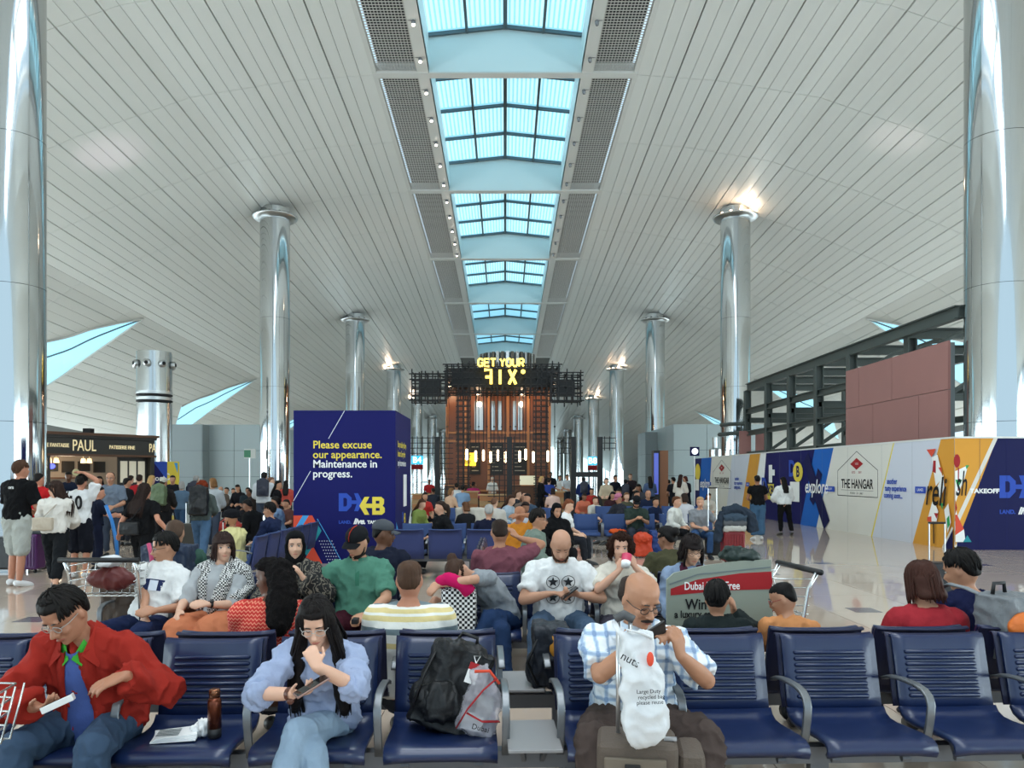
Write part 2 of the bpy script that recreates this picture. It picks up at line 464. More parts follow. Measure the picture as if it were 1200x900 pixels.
# far end of the hall: a bright glazed wall
m_far = mat('far_glazing', (.5, .6, .65), .3, em=(.72, .95, 1.0), ems=1.35)
fw = empty('window_40'); tag(fw, 'bright glazed end wall at the far end of the hall', 'window', kind='structure')
for i in range(-10, 10):
    MB().b2((i*3+.06, YEND-2, .0), (i*3+2.94, YEND-1.9, 9.0)).build('pane', m_far, fw)
for i in range(-10, 11): MB().b2((i*3-.06, YEND-2.1, 0), (i*3+.06, YEND-1.8, 9.4)).build('mullion', m_steel, fw)
m_flank = mat('flank_glazing', (.5, .6, .65), .3, em=(.78, .94, 1.0), ems=7.0)
for s, side, n0 in ((-1, 'left', 60), (1, 'right', 80)):
    # glazed flanks, one window per column bay
    for q in range(8):
        y0 = -26+q*21; y1 = y0+21
        g = empty('window_%d' % (n0+q)); tag(g, 'tall bright flank glazing along the %s edge of the hall, %s bay' % (side, ORD[q]), 'window', kind='structure')
        zt = max(zceil(30, y1), 2.2)
        MB().b2((s*30.05, y0+.1, .2), (s*30.15, y1-.1, zt)).build('pane', m_flank, g)
        for j in range(14): MB().b2((s*29.9, y0+j*1.5-.09, 0), (s*30.2, y0+j*1.5+.09, zt)).build('mullion', m_steel, g)
        for z in (1.2, 2.8, 4.4):
            if z < zt: MB().b2((s*29.95, y0, z-.06), (s*30.1, y1, z+.06)).build('transom', m_steel, g)
# ================================================================ FIXED THINGS OF THE HALL
m_navy = mat('print_navy', hx('0d1058'), .62, spec=.22)
m_navy2 = mat('print_navy_deep', hx('0b0f48'), .62, spec=.22)
m_blue = mat('print_blue', hx('2f4fb0'), .62, spec=.22)
m_royal = mat('print_royal', hx('1c62b8'), .62, spec=.22)
m_yel = mat('print_yellow', hx('e6cf4e'), .62, spec=.22)
m_pwhite = mat('print_white', hx('f0f0ee'), .62, spec=.22)
m_cream = mat('print_cream', hx('dcd9d0'), .62, spec=.22)
m_pale = mat('print_pale', hx('cfd3de'), .62, spec=.22)
m_orange = mat('print_orange', hx('d99a3c'), .62, spec=.22)
m_red = mat('print_red', hx('d9503a'), .62, spec=.22)
m_dred = mat('print_dark_red', hx('a3262b'), .62, spec=.22)
m_teal = mat('print_teal', hx('2a8d97'), .62, spec=.22)
m_green = mat('print_green', hx('2e9c58'), .62, spec=.22)
m_sky2 = mat('print_sky', hx('4aa0e0'), .62, spec=.22)
m_black = mat('print_black', hx('1b1a1c'), .62, spec=.22)
m_alu = mat('aluminium', (.62, .63, .64), .32, .9)
class Face:
    """a flat printed face: origin o (top-left), u to the right, v down, in metres"""
    def __init__(s, parent, o, u, dn): s.p = parent; s.o = V(o); s.u = V(u).normalized(); s.d = V(dn).normalized(); s.n = s.d.cross(s.u).normalized()*-1; s.k = 0
    def poly(s, name, pts, m, lift=None, th=.0015):
        s.k += 1; l = .001+.0006*s.k if lift is None else lift
        o = s.o-s.n*l
        mb = MB().prism([(a, b) for a, b in pts], o, s.u, s.d, .0004)
        return mb.build(name, m, s.p)
    def at(s, a, b, l): return s.o+s.u*a+s.d*b-s.n*l
    def text(s, name, t, size, a, b, m, align='LEFT', off=0, sx=1, shear=0, space=1):
        s.k += 1; l = .001+.0006*s.k
        up = -s.d; mt = M3((s.u, up, s.u.cross(up))).transposed()
        return text(name, t, size, s.at(a, b, l), mt.to_euler(), m, s.p, .0003, off, sx, align, shear, space)
    def line(s, name, a, b, w_, m):
        a, b = V((a[0], a[1], 0)), V((b[0], b[1], 0)); d = (b-a).normalized(); q = V((-d.y, d.x, 0))*w_/2
        return s.poly(name, [(a+q)[:2], (b+q)[:2], (b-q)[:2], (a-q)[:2]], m)
def dxb(F, x, y, h, ma, mb_, tagline=True):
    """the two-colour arrow logo and its tag line; x,y top-left, h letter height"""
    t = h*.26
    F.poly('logo_letter', [(x, y), (x+.45*h, y), (x+.72*h, y+.25*h), (x+.72*h, y+.72*h), (x+.45*h, y+h), (x, y+h), (x, y+h-t), (x+.4*h, y+h-t), (x+.46*h, y+.66*h), (x+.46*h, y+.34*h), (x+.4*h, y+t), (x+t, y+t), (x+t, y+h-t), (x, y+h-t)], ma)
    F.poly('logo_arrow', [(x+.66*h, y+.40*h), (x+1.0*h, y+.40*h), (x+.86*h, y), (x+1.08*h, y), (x+1.34*h, y+.5*h), (x+1.08*h, y+h), (x+.86*h, y+h), (x+1.0*h, y+.60*h), (x+.66*h, y+.60*h)], ma)
    yy = y+.2*h; a = x+1.15*h
    F.poly('logo_arrow', [(a, yy+.5*h), (a+.3*h, yy), (a+.56*h, yy), (a+.36*h, yy+.38*h), (a+.8*h, yy+.38*h), (a+.8*h, yy+.62*h), (a+.36*h, yy+.62*h), (a+.56*h, yy+h), (a+.3*h, yy+h)], mb_)
    b = a+.72*h
    F.poly('logo_letter', [(b, yy), (b+.5*h, yy), (b+.66*h, yy+.14*h), (b+.66*h, yy+.38*h), (b+.58*h, yy+.5*h), (b+.7*h, yy+.62*h), (b+.7*h, yy+.86*h), (b+.54*h, yy+h), (b, yy+h), (b, yy+.78*h), (b+.42*h, yy+.78*h), (b+.42*h, yy+.62*h), (b, yy+.62*h), (b, yy+.38*h), (b+.4*h, yy+.38*h), (b+.4*h, yy+.22*h), (b, yy+.22*h)], mb_)
    F.poly('logo_letter', [(b, yy), (b+.2*h, yy), (b+.2*h, yy+h), (b, yy+h)], mb_)
    if tagline:
        F.text('lettering', 'LAND.', h*.24, x, y+1.62*h, ma, off=.004*h/.3)
        F.text('lettering', 'live.', h*.42, x+.82*h, y+1.58*h, m_pwhite, shear=.35, off=.006*h/.3)
        F.text('lettering', 'TAKEOFF', h*.24, x+1.6*h, y+1.62*h, m_pwhite if ma is m_blue else ma, off=.004*h/.3)
# ---- blue maintenance box --------------------------------------
BY = 14.4
bx0, bx1 = P(344, 0, BY).x, P(463.5, 0, BY).x; btop = P(0, 481, BY).z; BD = 2.3
box = MB().b2((bx0, BY, 0), (bx1, BY+BD, btop)).build('hoarding_box', m_navy); tag(box, 'tall navy maintenance enclosure reading Please excuse our appearance', 'enclosure')
F = Face(box, (bx0, BY, btop), (1, 0, 0), (0, 0, -1))
W_ = bx1-bx0; pxm = W_/119.5      # metres per photo pixel on the front
q = lambda x, y: ((x-344)*pxm, (y-481)*pxm)
for s_, y_, mm in (('Please excuse', 521.5, m_yel), ('our appearance.', 533, m_yel), ('Maintenance in', 544, m_pwhite), ('progress.', 555.5, m_pwhite)):
    a, b = q(366.5, y_); F.text('lettering', s_, 12.6*pxm, a, b, mm, off=.003, sx=.99)
F.line('thin_line', q(404, 481), q(385, 514), .012, m_pale); F.line('thin_line', q(364, 552), q(344, 587), .012, m_pale)
a, b = q(397, 578); dxb(F, a, b, 21*pxm, m_blue, m_yel)
F.poly('red_shape', [q(344, 604), q(366, 604), q(372, 615), q(344, 634)], m_red)
F.poly('blue_stripe', [q(355, 604), q(362, 604), q(344, 634), q(344, 622)], m_sky2)
F.poly('teal_shape', [q(359, 614), q(372, 614), q(377, 622), q(360, 652), q(346, 632)], m_teal)
F.poly('green_shape', [q(347, 641), q(355, 641), q(352, 648)], m_green)
F.poly('red_shape', [q(367, 640), q(382, 668), q(352, 668), q(358, 654)], m_red)
F.line('thin_line', q(372, 608), q(403, 662), .012, m_sky2)
F.poly('yellow_shape', [q(462, 634), q(462, 653), q(454, 653)], m_yel)
for i in range(9):
    for j in range(6):
        a, b = q(374.5+j*2.9+i*1.55, 634+i*3.6)
        F.poly('dot', [(a+.011*cos(t*pi/3), b+.011*sin(t*pi/3)) for t in range(6)], m_pale, lift=.004)
G = Face(box, (bx1, BY, btop), (0, 1, 0), (0, 0, -1))
for s_, y_, mm in (('Busy making things', .62, m_yel), ('better. Sorry for', .80, m_yel), ('any inconvenience', .98, m_pwhite)): G.text('lettering', s_, .17, .3, y_, mm, off=.003, sx=.95)
G.poly('white_bar', [(1.1, 1.2), (1.6, 1.2), (1.6, 1.85), (1.1, 1.85)], m_pwhite)
dxb(G, .9, 1.95, .2, m_blue, m_yel)
G.poly('sky_shape', [(.05, 2.1), (.3, 2.25), (.5, 2.9), (.05, 2.9)], m_sky2); G.poly('white_shape', [(1.9, 2.2), (2.28, 1.95), (2.28, 2.9), (1.7, 2.9)], m_pwhite)
G.poly('red_shape', [(1.2, 2.45), (1.5, 2.6), (1.1, 2.9)], m_red)
# ---- printed hoarding on the right ---------------------------------
HX0, HY0, HX1, HY1, HHT = 9.95, 17.0, 9.72, 36.5, 2.47
hoard = empty('printed_hoarding', (HX0, HY0, 0)); hoard.location = (0, 0, 0); tag(hoard, 'long printed site hoarding with food hall adverts along the right of the hall', 'hoarding')
dv = V((HX1-HX0, HY1-HY0, 0)); HL = dv.length; du = dv.normalized()
def ycut(px):   # distance along the hoarding for a photo column
    k = (px-CX)/FP
    # (HX0+du.x*t) = k*(HY0+du.y*t)
    return (k*HY0-HX0)/(du.x-k*du.y)
base = MB().bar((HX0+.05, HY0, HHT/2), (HX1+.05, HY1, HHT/2), .1, HHT, (0, 0, 1)).build('backing_board', m_cream, hoard)
FR = MB().b2((HX0, HY0, 0), (HX0+6, HY0+.1, HHT)).build('return_board', m_navy2, hoard)
MB().bar((HX0+.05, HY0, HHT+.02), (HX1+.05, HY1, HHT+.02), .14, .04).build('top_capping', m_white, hoard)
MB().b2((HX0, HY0-.02, HHT), (HX0+6, HY0+.12, HHT+.04)).build('top_capping', m_white, hoard)
S = Face(hoard, (HX0, HY0, HHT), du, (0, 0, -1))     # a = distance from the corner, b = down.  seen from the hall a runs away
# flip so that reading order is right: origin at far end, u towards the viewer
SF = Face(hoard, (HX1, HY1, HHT), -du, (0, 0, -1))
def sx(px): return HL-ycut(px)
def band_poly(name, tl, tr, br, bl, m):
    return SF.poly(name, [(sx(tl), 0), (sx(tr), 0), (sx(br), HHT), (sx(bl), HHT)], m)
e = 1110
band_poly('navy_board', 813, 833, 826, 813, m_navy)
band_poly('blue_board', 822, 835, 829, 819, m_royal)
band_poly('cream_board', 834, 872, 868, 830, m_cream)
band_poly('pale_board', 858, 880, 871, 851, m_pale)
band_poly('orange_board', 879, 891, 880, 868, m_orange)
band_poly('white_board', 892, 898, 892, 881, m_pwhite)
band_poly('navy_board', 898, 955, 940, 892, m_navy)
band_poly('royal_board', 955, 977, 957, 938, m_royal)
band_poly('cream_board', 977, 1047, 1021, 957, m_cream)
band_poly('yellow_edge', 1047, 1048.3, 1022.5, 1021, m_yel)
band_poly('pale_board', 1048.3, 1103, 1070, 1022.5, m_pale)
band_poly('orange_board', 1103, 1118.6, 1118.6, 1070, m_orange)
def hang(x, scw, yc):
    sc = .93; hw_ = scw*.62
    """THE HANGAR house sign; x centre distance on SF, sc metres"""
    w_ = hw_
    pts = [(x-w_, yc+.36*sc), (x-w_, yc-.42*sc), (x, yc-1.0*sc), (x+w_, yc-.42*sc), (x+w_, yc+.36*sc)]
    for a, b in zip(pts, pts[1:]+pts[:1]): SF.line('outline', a, b, .018, m_black)
    SF.poly('red_diamond', [(x-.2*scw, yc-.62*sc), (x, yc-.80*sc), (x+.2*scw, yc-.62*sc), (x, yc-.44*sc)], m_dred)
    SF.text('lettering', '1818', .10*sc, x, yc-.62*sc, m_cream, 'CENTER')
    SF.text('lettering', 'THE HANGAR', .40*sc, x, yc+.0*sc, m_black, 'CENTER', off=.006, sx=.42*scw)
    SF.text('lettering', 'ESTD       2019', .10*sc, x, yc-.36*sc, m_dred, 'CENTER')
    SF.line('thin_line', (x-.5*scw, yc+.18*sc), (x+.5*scw, yc+.18*sc), .008, m_black)
    SF.text('lettering', 'FOOD  24  HRS', .09*sc, x, yc+.27*sc, m_black, 'CENTER', space=1.4)
hang((sx(982)+sx(1029))/2, 1.0*(sx(1029)-sx(982))/1.24, 1.08); hang((sx(836)+sx(857))/2, (sx(857)-sx(836))/1.24, 1.08)
def tasty(x0, x1):
    sc = (sx(x1)-sx(x0))
    for s_, y_, o in (('another', .98, .1), ('tasty experience', 1.16, 0), ('coming soon...', 1.34, -.05)):
        SF.text('lettering', s_, .145*sc, sx(x0)+o, y_+(sc-1.4)*.0, m_blue, off=.004*sc, sx=.78)
tasty(1038, 1072); tasty(861, 874)
def badge(px, px2, s_, y=1.2):
    a, b = sx(px), sx(px2)
    SF.poly('badge', [(a, y-.08), (b, y-.08), (b, y+.08), (a, y+.08)], m_blue); SF.text('lettering', s_, .1*(b-a)/.42 if b-a < .42 else .1, (a+b)/2, y, m_pwhite, 'CENTER')
badge(1073.5, 1086, 'LAND.', 1.17); badge(966, 979, 'TAKEOFF', 1.24); badge(828.5, 834, 'TAKEOFF', 1.24); badge(875, 879, 'LAND.', 1.2)
# the X figure and the word explore on the blue boards
for (c0, c1, y0_, y1_) in ((945, 970, .25, 2.35), (962, 952, .7, 1.7)):
    SF.line('x_stroke', (sx(c0), y0_), (sx(c1), y1_), .5 if c1 > c0 else .36, m_navy2)
SF.text('lettering', 'explore', .62, (sx(948)+sx(967))/2, 1.2, m_pwhite, 'CENTER', off=.008, sx=.9, shear=.2)
SF.text('lettering', 'explore', .6, sx(826.5), 1.25, m_pwhite, 'CENTER', off=.008, sx=.9, shear=.2)
for x in (818, 924): pass
SF.text('lettering', 'D', .75, sx(929), .62, m_blue, 'CENTER', off=.03); SF.poly('yellow_round', [(sx(936)+.42*cos(t*pi/8), .72+.42*sin(t*pi/8)*.8) for t in range(16)], m_yel)
SF.text('lettering', 'B', .5, sx(936), .72, m_navy2, 'CENTER', off=.02)
SF.poly('white_panel', [(sx(927), 1.05), (sx(938), 1.05), (sx(938), 1.72), (sx(927), 1.72)], m_pwhite)
SF.poly('white_panel', [(sx(902), .45), (sx(906), .45), (sx(906), 1.1), (sx(902), 1.1)], m_pwhite); SF.poly('white_panel', [(sx(904), .62), (sx(909), .62), (sx(909), .84), (sx(904), .84)], m_pwhite)
SF.poly('yellow_panel', [(sx(901), 1.15), (sx(908), 1.15), (sx(907), 1.72), (sx(900), 1.72)], m_yel); SF.text('lettering', 'KB', .5, sx(904), 1.42, m_navy2, 'CENTER', off=.02)
SF.text('lettering', 'D', .8, sx(896.5), 1.25, m_blue, 'CENTER', off=.03)
SF.poly('yellow_round', [(sx(818.5)+.5*cos(t*pi/8), .68+.42*sin(t*pi/8)) for t in range(16)], m_yel); SF.poly('white_panel', [(sx(815), 1.05), (sx(820), 1.05), (sx(820), 1.6), (sx(815), 1.6)], m_pwhite)
# seams between the boards
for px in (845, 862, 888, 915, 940, 965, 995, 1035, 1071): SF.line('seam', (sx(px), .02), (sx(px), HHT-.02), .006, m_gap)
# return face: orange, white edge, navy with TAKEOFF and the logo
RF = Face(hoard, (HX0, HY0, HHT), (1, 0, 0), (0, 0, -1)); ppm = FP/HY0
rq = lambda x, y: ((x-1118.6)/ppm, (y-513.5)/ppm)
RF.poly('orange_board', [(0, 0), rq(1168, 513.5), rq(1107.5+12, 640), (0, HHT*.92)], m_orange)
RF.poly('white_edge', [rq(1164, 513.5), rq(1169, 513.5), rq(1119.5, 621), (0, 2.06), (0, 1.85)], m_cream)
SF.poly('navy_corner', [(HL, HHT*.80), (HL, HHT), (sx(1108), HHT)], m_navy2)
SF.line('white_edge', (sx(1107), HHT), (HL, HHT*.80), .06, m_cream)
a, b = rq(1136.5, 575.5); RF.text('lettering', 'TAKEOFF', .135, a, b, m_pwhite, off=.006, sx=1.15)
RF.poly('badge', [rq(1128, 571.5), rq(1171, 571.5), rq(1171, 579.5), rq(1125, 579.5)], m_navy2, lift=.0012)
a, b = rq(1171, 557); dxb(RF, a, b, .5, m_blue, m_blue)
for x in (.55, 1.15, 2.35): RF.line('seam', (x, 0), (x, HHT), .006, m_navy)
# the painted X of food and the word relish across the corner
def xpatch(face, pts, m): face.poly('food_shape', pts, m)
L_ = lambda px, py: (sx(px), HHT*(py-(513.5+(1118.6-px)*.085))/(131-(1118.6-px)*.2))
food = [([(1088, 527), (1099, 526), (1094, 536)], m_red), ([(1094, 536), (1101, 533), (1107, 560), (1099, 570)], m_pwhite), ([(1096, 540), (1099, 540), (1099, 555), (1095, 553)], m_dred), ([(1102, 548), (1106, 548), (1106, 555)], m_red),
        ([(1101, 570), (1108, 556), (1109, 572), (1104, 585)], m_pwhite), ([(1090, 607), (1096, 585), (1102, 600), (1100, 612), (1089, 612)], m_pwhite), ([(1089, 607), (1094, 606), (1094, 613), (1089, 612)], m_red), ([(1097, 602), (1102, 602), (1100, 609)], m_dred),
        ([(1095.6, 612), (1097, 612), (1097.4, 638), (1096.2, 638)], m_black), ([(1109, 598), (1114, 590), (1117, 612), (1113, 625)], m_pwhite), ([(1112, 608), (1115, 604), (1116, 615), (1113, 620)], m_green), ([(1104, 590), (1108, 590), (1107, 598)], m_green)]
for pts, m in food: SF.poly('food_shape', [L_(*p) for p in pts], m)
food2 = [([(1118.7+0, 545), (1119, 552), (1134, 545), (1130, 560), (1124, 575), (1119, 590)], m_pwhite), ([(1121 + 2.4*cos(t*pi/6)*1.6, 540+8*sin(t*pi/6)) for t in range(12)], m_dred), ([(1122, 548), (1123.5, 548), (1123, 575), (1121.8, 575)], m_dred), ([(1131, 545), (1135.5, 545), (1132, 550)], m_green), ([(1119, 562), (1127, 562), (1122, 572)], m_green),
         ([(1119, 590), (1121, 603), (1129, 620), (1131, 635), (1119, 635)], m_pwhite), ([(1119, 603), (1121, 603), (1129, 620), (1119, 627)], m_red), ([(1128, 635), (1138, 635), (1133, 627)], m_teal), ([(1119, 585), (1121, 595), (1119, 602)], m_dred)]
for pts, m in food2: RF.poly('food_shape', [rq(*p) for p in pts], m)
SF.text('lettering', 'reli', .95, sx(1086.5), 1.22, m_black, off=.006, sx=.66, shear=.25)
a, b = rq(1119, 572); RF.text('lettering', 'sh', .80, a, b-.08, m_black, off=.003, sx=.36, shear=.25)
# ---- building site behind the hoarding: steel frame, boards ---------------
m_girder = mat('steel_painted', hx('4a524f'), .55, .2, var=.12, vscale=3)
m_pink = mat('plaster_pink', hx('9c6f69'), .8, var=.06, vscale=1.5)
sf = empty('steel_frame', (11.2, 30, 0)); sf.location = (0, 0, 0); tag(sf, 'dark steel framework of a half-built unit behind the hoarding', 'frame')
SXF, SXB, SZ = 11.1, 15.6, 5.65
def ibeam(a, b, w_=.2, h=.26, name='beam'):
    a, b = V(a), V(b); d = (b-a).normalized(); up = V((0, 0, 1)) if abs(d.z) < .9 else V((1, 0, 0))
    m = MB(); x = up.cross(d).normalized(); z = d.cross(x)
    m.bar(a+z*h/2, b+z*h/2, w_, .035, up); m.bar(a-z*h/2, b-z*h/2, w_, .035, up); m.bar(a, b, .03, h, up)
    return m.build(name, m_girder, sf)
for i, y in enumerate((24.6, 27.2, 29.8, 32.4, 35.2)):
    for x in (SXF, SXB): ibeam((x, y, 0), (x, y, SZ-.15), .24, .24, 'post')
    ibeam((SXF, y, SZ), (SXB, y, SZ)); ibeam((SXF, y, 4.15), (SXB, y, 4.15), .16, .2)
    ibeam((SXF+.2, y, 2.2), (SXB-.4, y, 4.9), .08, .1, 'brace')
for z, h in ((SZ, .3), (4.55, .22), (3.55, .18), (2.6, .18)):
    for x in (SXF, SXB):
        for y0, y1 in zip((24.6, 27.2, 29.8, 32.4), (27.2, 29.8, 32.4, 35.2)): ibeam((x, y0, z), (x, y1, z), .2, h)
for x in (SXF, SXB):
    for y0, y1 in ((18.8, 21.7), (21.7, 24.6)): ibeam((x, y0, SZ), (x, y1, SZ), .2, .3)
    for y in (18.8, 21.7): ibeam((x+.35, y, 0), (x+.35, y, SZ-.15), .24, .24, 'post')
for y in (18.8, 21.7): ibeam((SXF, y, SZ), (SXB, y, SZ))
for y in (20.4, 22.0, 23.6):
    MB().tube([(SXF+.15+1.5*(1-cos(t*pi/12)), y+.2, 4.3+1.25*sin(t*pi/12)) for t in range(7)], .07, 6).build('curved_rib', m_girder, sf)
MB().tube([(SXF-.1, 35.2, 3.6), (SXF-.8, 35.6, 3.55), (SXF-1.0, 36.2, 3.55), (SXF-.6, 36.8, 3.55)], .1, 6).build('curved_rail', m_girder, sf)
MB().tube([(SXF-.1, 35.2, 4.0), (SXF-.7, 35.6, 4.0), (SXF-.9, 36.2, 4.0), (SXF-.5, 36.8, 4.0)], .1, 6).build('curved_rail', m_girder, sf)
pw = empty('plaster_board_wall', (0, 0, 0)); tag(pw, 'dusty pink plasterboard wall standing above the hoarding', 'board wall')
yy = [18.75, 20.6, 22.6, 24.4]
def pbd(y0, y1, z0, z1): MB().b2((SXF-.28, y0+.01, z0+.008), (SXF-.22, y1-.01, z1-.008)).build('plasterboard', m_pink, pw)
pbd(18.75, 21.5, 3.75, 4.95); pbd(21.5, 23.5, 3.75, 4.95); pbd(23.5, 24.4, 3.75, 4.95)
pbd(18.75, 20.1, 2.3, 3.75); pbd(20.1, 22.6, 2.3, 3.75); pbd(22.6, 24.4, 2.3, 3.75)
MB().b2((SXF-.22, 18.75, 0), (SXF-.12, 24.4, 4.9)).build('stud_frame', m_gap, pw)
for px0, px1, y, top in ((859, 872.5, 35.0, 505), (878, 888, 34.6, 505)):
    o = MB().b2((P(px0, 0, y).x+.3, y, 0), (P(px1, 0, y).x+.3, y+.08, P(0, top, y).z)).build('site_board', m_pink); tag(o, 'narrow brown site board %s the end of the steel frame' % ('left of' if px0 < 870 else 'just inside'), 'board')
# ---- cafe with PAUL fascia (left) -------------------------------------------
m_fascia = mat('fascia_dark', hx('2b2722'), .4); m_gold = mat('letter_gold', hx('d9c79a'), .4, em=hx('e8d6a8'), ems=.45); m_wood = mat('wood_brown', hx('5b3a24'), .5, var=.2, vscale=4, stretch=(1, 1, 8))
pa = empty('bakery_kiosk'); tag(pa, 'dark fronted bakery kiosk with PAUL in gold letters on its fascia', 'kiosk')
A = P(40, 0, 27.5); B = P(181, 0, 31.2); A.z = B.z = 0
ud = (B-A).normalized(); nn = V((ud.y, -ud.x, 0)); KL = (B-A).length
def pp(t, d, z): return A+ud*t-nn*d+V((0, 0, z))
def pbx(t0, t1, d0, d1, z0, z1, name, m, parent=pa):
    a, b = pp(t0, (d0+d1)/2, (z0+z1)/2), pp(t1, (d0+d1)/2, (z0+z1)/2)
    return MB().bar(a, b, abs(d1-d0), abs(z1-z0)).build(name, m, parent)
fas = pbx(-1.5, KL, 0, .3, 2.42, 3.16, 'fascia', m_fascia)
pbx(-1.5, KL+.12, -.16, .4, 3.14, 3.24, 'cornice', m_wood); pbx(-1.5, KL+.06, -.08, .4, 3.05, 3.14, 'cornice', m_fascia); pbx(-1.5, KL+.06, -.06, .36, 2.36, 2.44, 'lower_moulding', m_wood)
pbx(KL-.15, KL, 0, .3, 0, 2.4, 'pilaster', m_fascia); pbx(-1.5, 0.55, 0, .3, 0, 2.4, 'pilaster', m_fascia); pbx(-1.5, KL, 2.4, 2.6, 0, 3.1, 'back_panel', mat('cafe_back', hx('8a7a66'), .6, em=hx('c8b8a0'), ems=.12))
pbx(-1.5, KL, 0, 2.5, 3.0, 3.05, 'roof_panel', m_fascia)
pbx(.6, KL-.2, .55, .95, 0, 1.05, 'counter', m_wood)
pbx(.6, KL-.2, .5, 1.0, 1.05, 1.09, 'counter_top', mat('counter_stone', hx('c9bba5'), .3))
pbx(KL-1.35, KL-.15, .3, .36, 1.1, 2.36, 'menu_backing', m_fascia)
for i in range(3): pbx(KL-1.25+i*.36, KL-.98+i*.36, .26, .3, 1.35, 2.2, 'menu_board', mat('menu_cream', hx('c9c2ae'), .5, em=hx('d8d0b8'), ems=.25))
for i in range(5): pbx(.8+i*.62, 1.25+i*.62, 2.3, 2.4, 1.75+(i % 2)*.05, 2.2, 'wall_frame', m_fascia)
pbx(.6, KL-1.5, 2.1, 2.4, 1.5, 1.56, 'shelf', m_wood); pbx(.6, KL-1.5, 2.1, 2.4, 1.2, 1.25, 'shelf', m_wood)
er = M3((ud, V((0, 0, 1)), ud.cross(V((0, 0, 1))))).transposed().to_euler()
def ftx(s_, size, t, z, off=0, sx_=1): return text('lettering', s_, size, pp(t, -.02, z), er, m_gold, fas, .01, off, sx_)
tP = lambda px: ((px-CX)/FP*A.y-A.x)/(ud.x-(px-CX)/FP*ud.y)
ftx('PAUL', .60, tP(98.5), 2.74, .002, .62)
for t_, w_ in ((-.52, .18), (-.1, .2), (.5, .17)):  # slab serifs under the big letters
    pass
ftx('ET DE FANTAISIE', .20, tP(62.5), 2.74, .003, .72); ftx('PATISSERIE FINE', .20, tP(143), 2.72, .003, .72)
ftx('PA', .5, tP(178.3), 2.72, .0, .5)
m_shade = mat('lampshade_glow', hx('f0c89a'), .6, em=hx('ffcf96'), ems=2.2)
for i, px in enumerate((64, 72.5, 81, 113, 120)):
    c = pp(tP(px), 1.0, 2.2)
    l = empty('pendant_lamp', c); tag(l, 'small glowing lampshade inside the bakery, %s from its near end' % ORD[i], 'lamp', 'bakery lampshades')
    MB().lathe([(.09, -.09), (.1, -.07), (.07, .09), (.02, .1)], n=12).build('shade', m_shade, l, True); MB().tube([(0, 0, .09), (0, 0, .8)], .01, 5).build('rod', m_gold, l)
l = bpy.data.lights.new('bakery_lamp', 'POINT'); l.energy = 45; l.color = (1, .8, .58); l.shadow_soft_size = .3; lo = bpy.data.objects.new('bakery_lamp', l); COL.objects.link(lo); lo.location = pp(tP(95), 1.2, 2.1); lo.parent = pa
c = pp(tP(72), .8, 1.98); o = MB().ell(c, (.16, .06, .1)).build('neon_sign', mat('neon_blue', (.05, .05, .6), .4, em=(.08, .1, 1.0), ems=3), None, True); tag(o, 'small blue glowing sign hanging inside the bakery', 'sign')
c = pp(tP(98), .6, 1.75); o = MB().tube([c, c+nn*.03], .13, 16).build('round_sign', mat('sign_cream', hx('d8d4a0'), .5)); tag(o, 'small round cream sign on the bakery counter', 'sign')
# ---- vented air column -------------------------------------------------------------
VY = 34.5; vc = P(181, 0, VY); va = empty('air_column', (vc.x, VY, 0)); tag(va, 'short polished air supply column with round vents behind the bakery', 'air column'); vz = P(0, 413, VY).z; vr = 19.2/FP*VY
z1 = P(0, 459, VY).z; z2 = P(0, 473, VY).z
m_air = mat('air_column_steel', (.5, .52, .52), .2, 1)
MB().lathe([(vr, 0), (vr, z2)], n=48, cap=False).build('shaft_section', m_air, va, True); MB().lathe([(vr, z1), (vr, vz)], n=48, cap=False).build('drum', m_air, va, True); MB().lathe([(vr, vz-.001), (vr, vz)], n=48).build('lid', m_air, va)
for i in range(4): MB().lathe([(vr-.06, z2+(z1-z2)*(i)/4), (vr-.06, z2+(z1-z2)*(i+.5)/4), (vr+.02, z2+(z1-z2)*(i+.5)/4), (vr+.02, z2+(z1-z2)*(i+1)/4)], n=48).build('louvre_ring', m_chrome2 if i % 2 else m_dark, va)
for i in range(8):
    a = -pi/2+.06+i*pi/4; zc = P(0, 428, VY).z; d = V((cos(a), sin(a), 0)); c = d*(vr+.03)+V((0, 0, zc))
    nz = MB().tube([c, c+d*.12, c+d*.16], [.17, .16, .12], 14).build('nozzle', m_chrome2, va, True); MB().tube([c+d*.12, c+d*.175], .085, 12).build('nozzle_mouth', m_dark, nz)
# blue advert panel right of bakery
ay = 33; o = empty('advert_stand'); tag(o, 'dark blue freestanding advert panel with a yellow strip beside the bakery', 'advert'); a, b = P(164.5, 541, ay), P(196, 541, ay); c = P(209, 541, ay)
MB().b2((a.x, ay, .1), (b.x, ay+.1, a.z)).build('blue_panel', m_navy, o); MB().b2((b.x, ay, .1), (c.x, ay+.1, a.z)).build('yellow_panel', m_yel, o)
AF = Face(o, (a.x, ay, a.z), (1, 0, 0), (0, 0, -1)); AF.text('lettering', 'explore', .34, .05, .72, m_pwhite, off=.004); AF.text('lettering', 'C', .4, .98, .66, m_pwhite, off=.01); AF.poly('blue_shape', [(.55, 0), (1.15, 0), (1.15, .8)], m_blue); AF.poly('sky_shape', [(1.45, .05), (1.6, .05), (1.6, .5)], m_sky2)
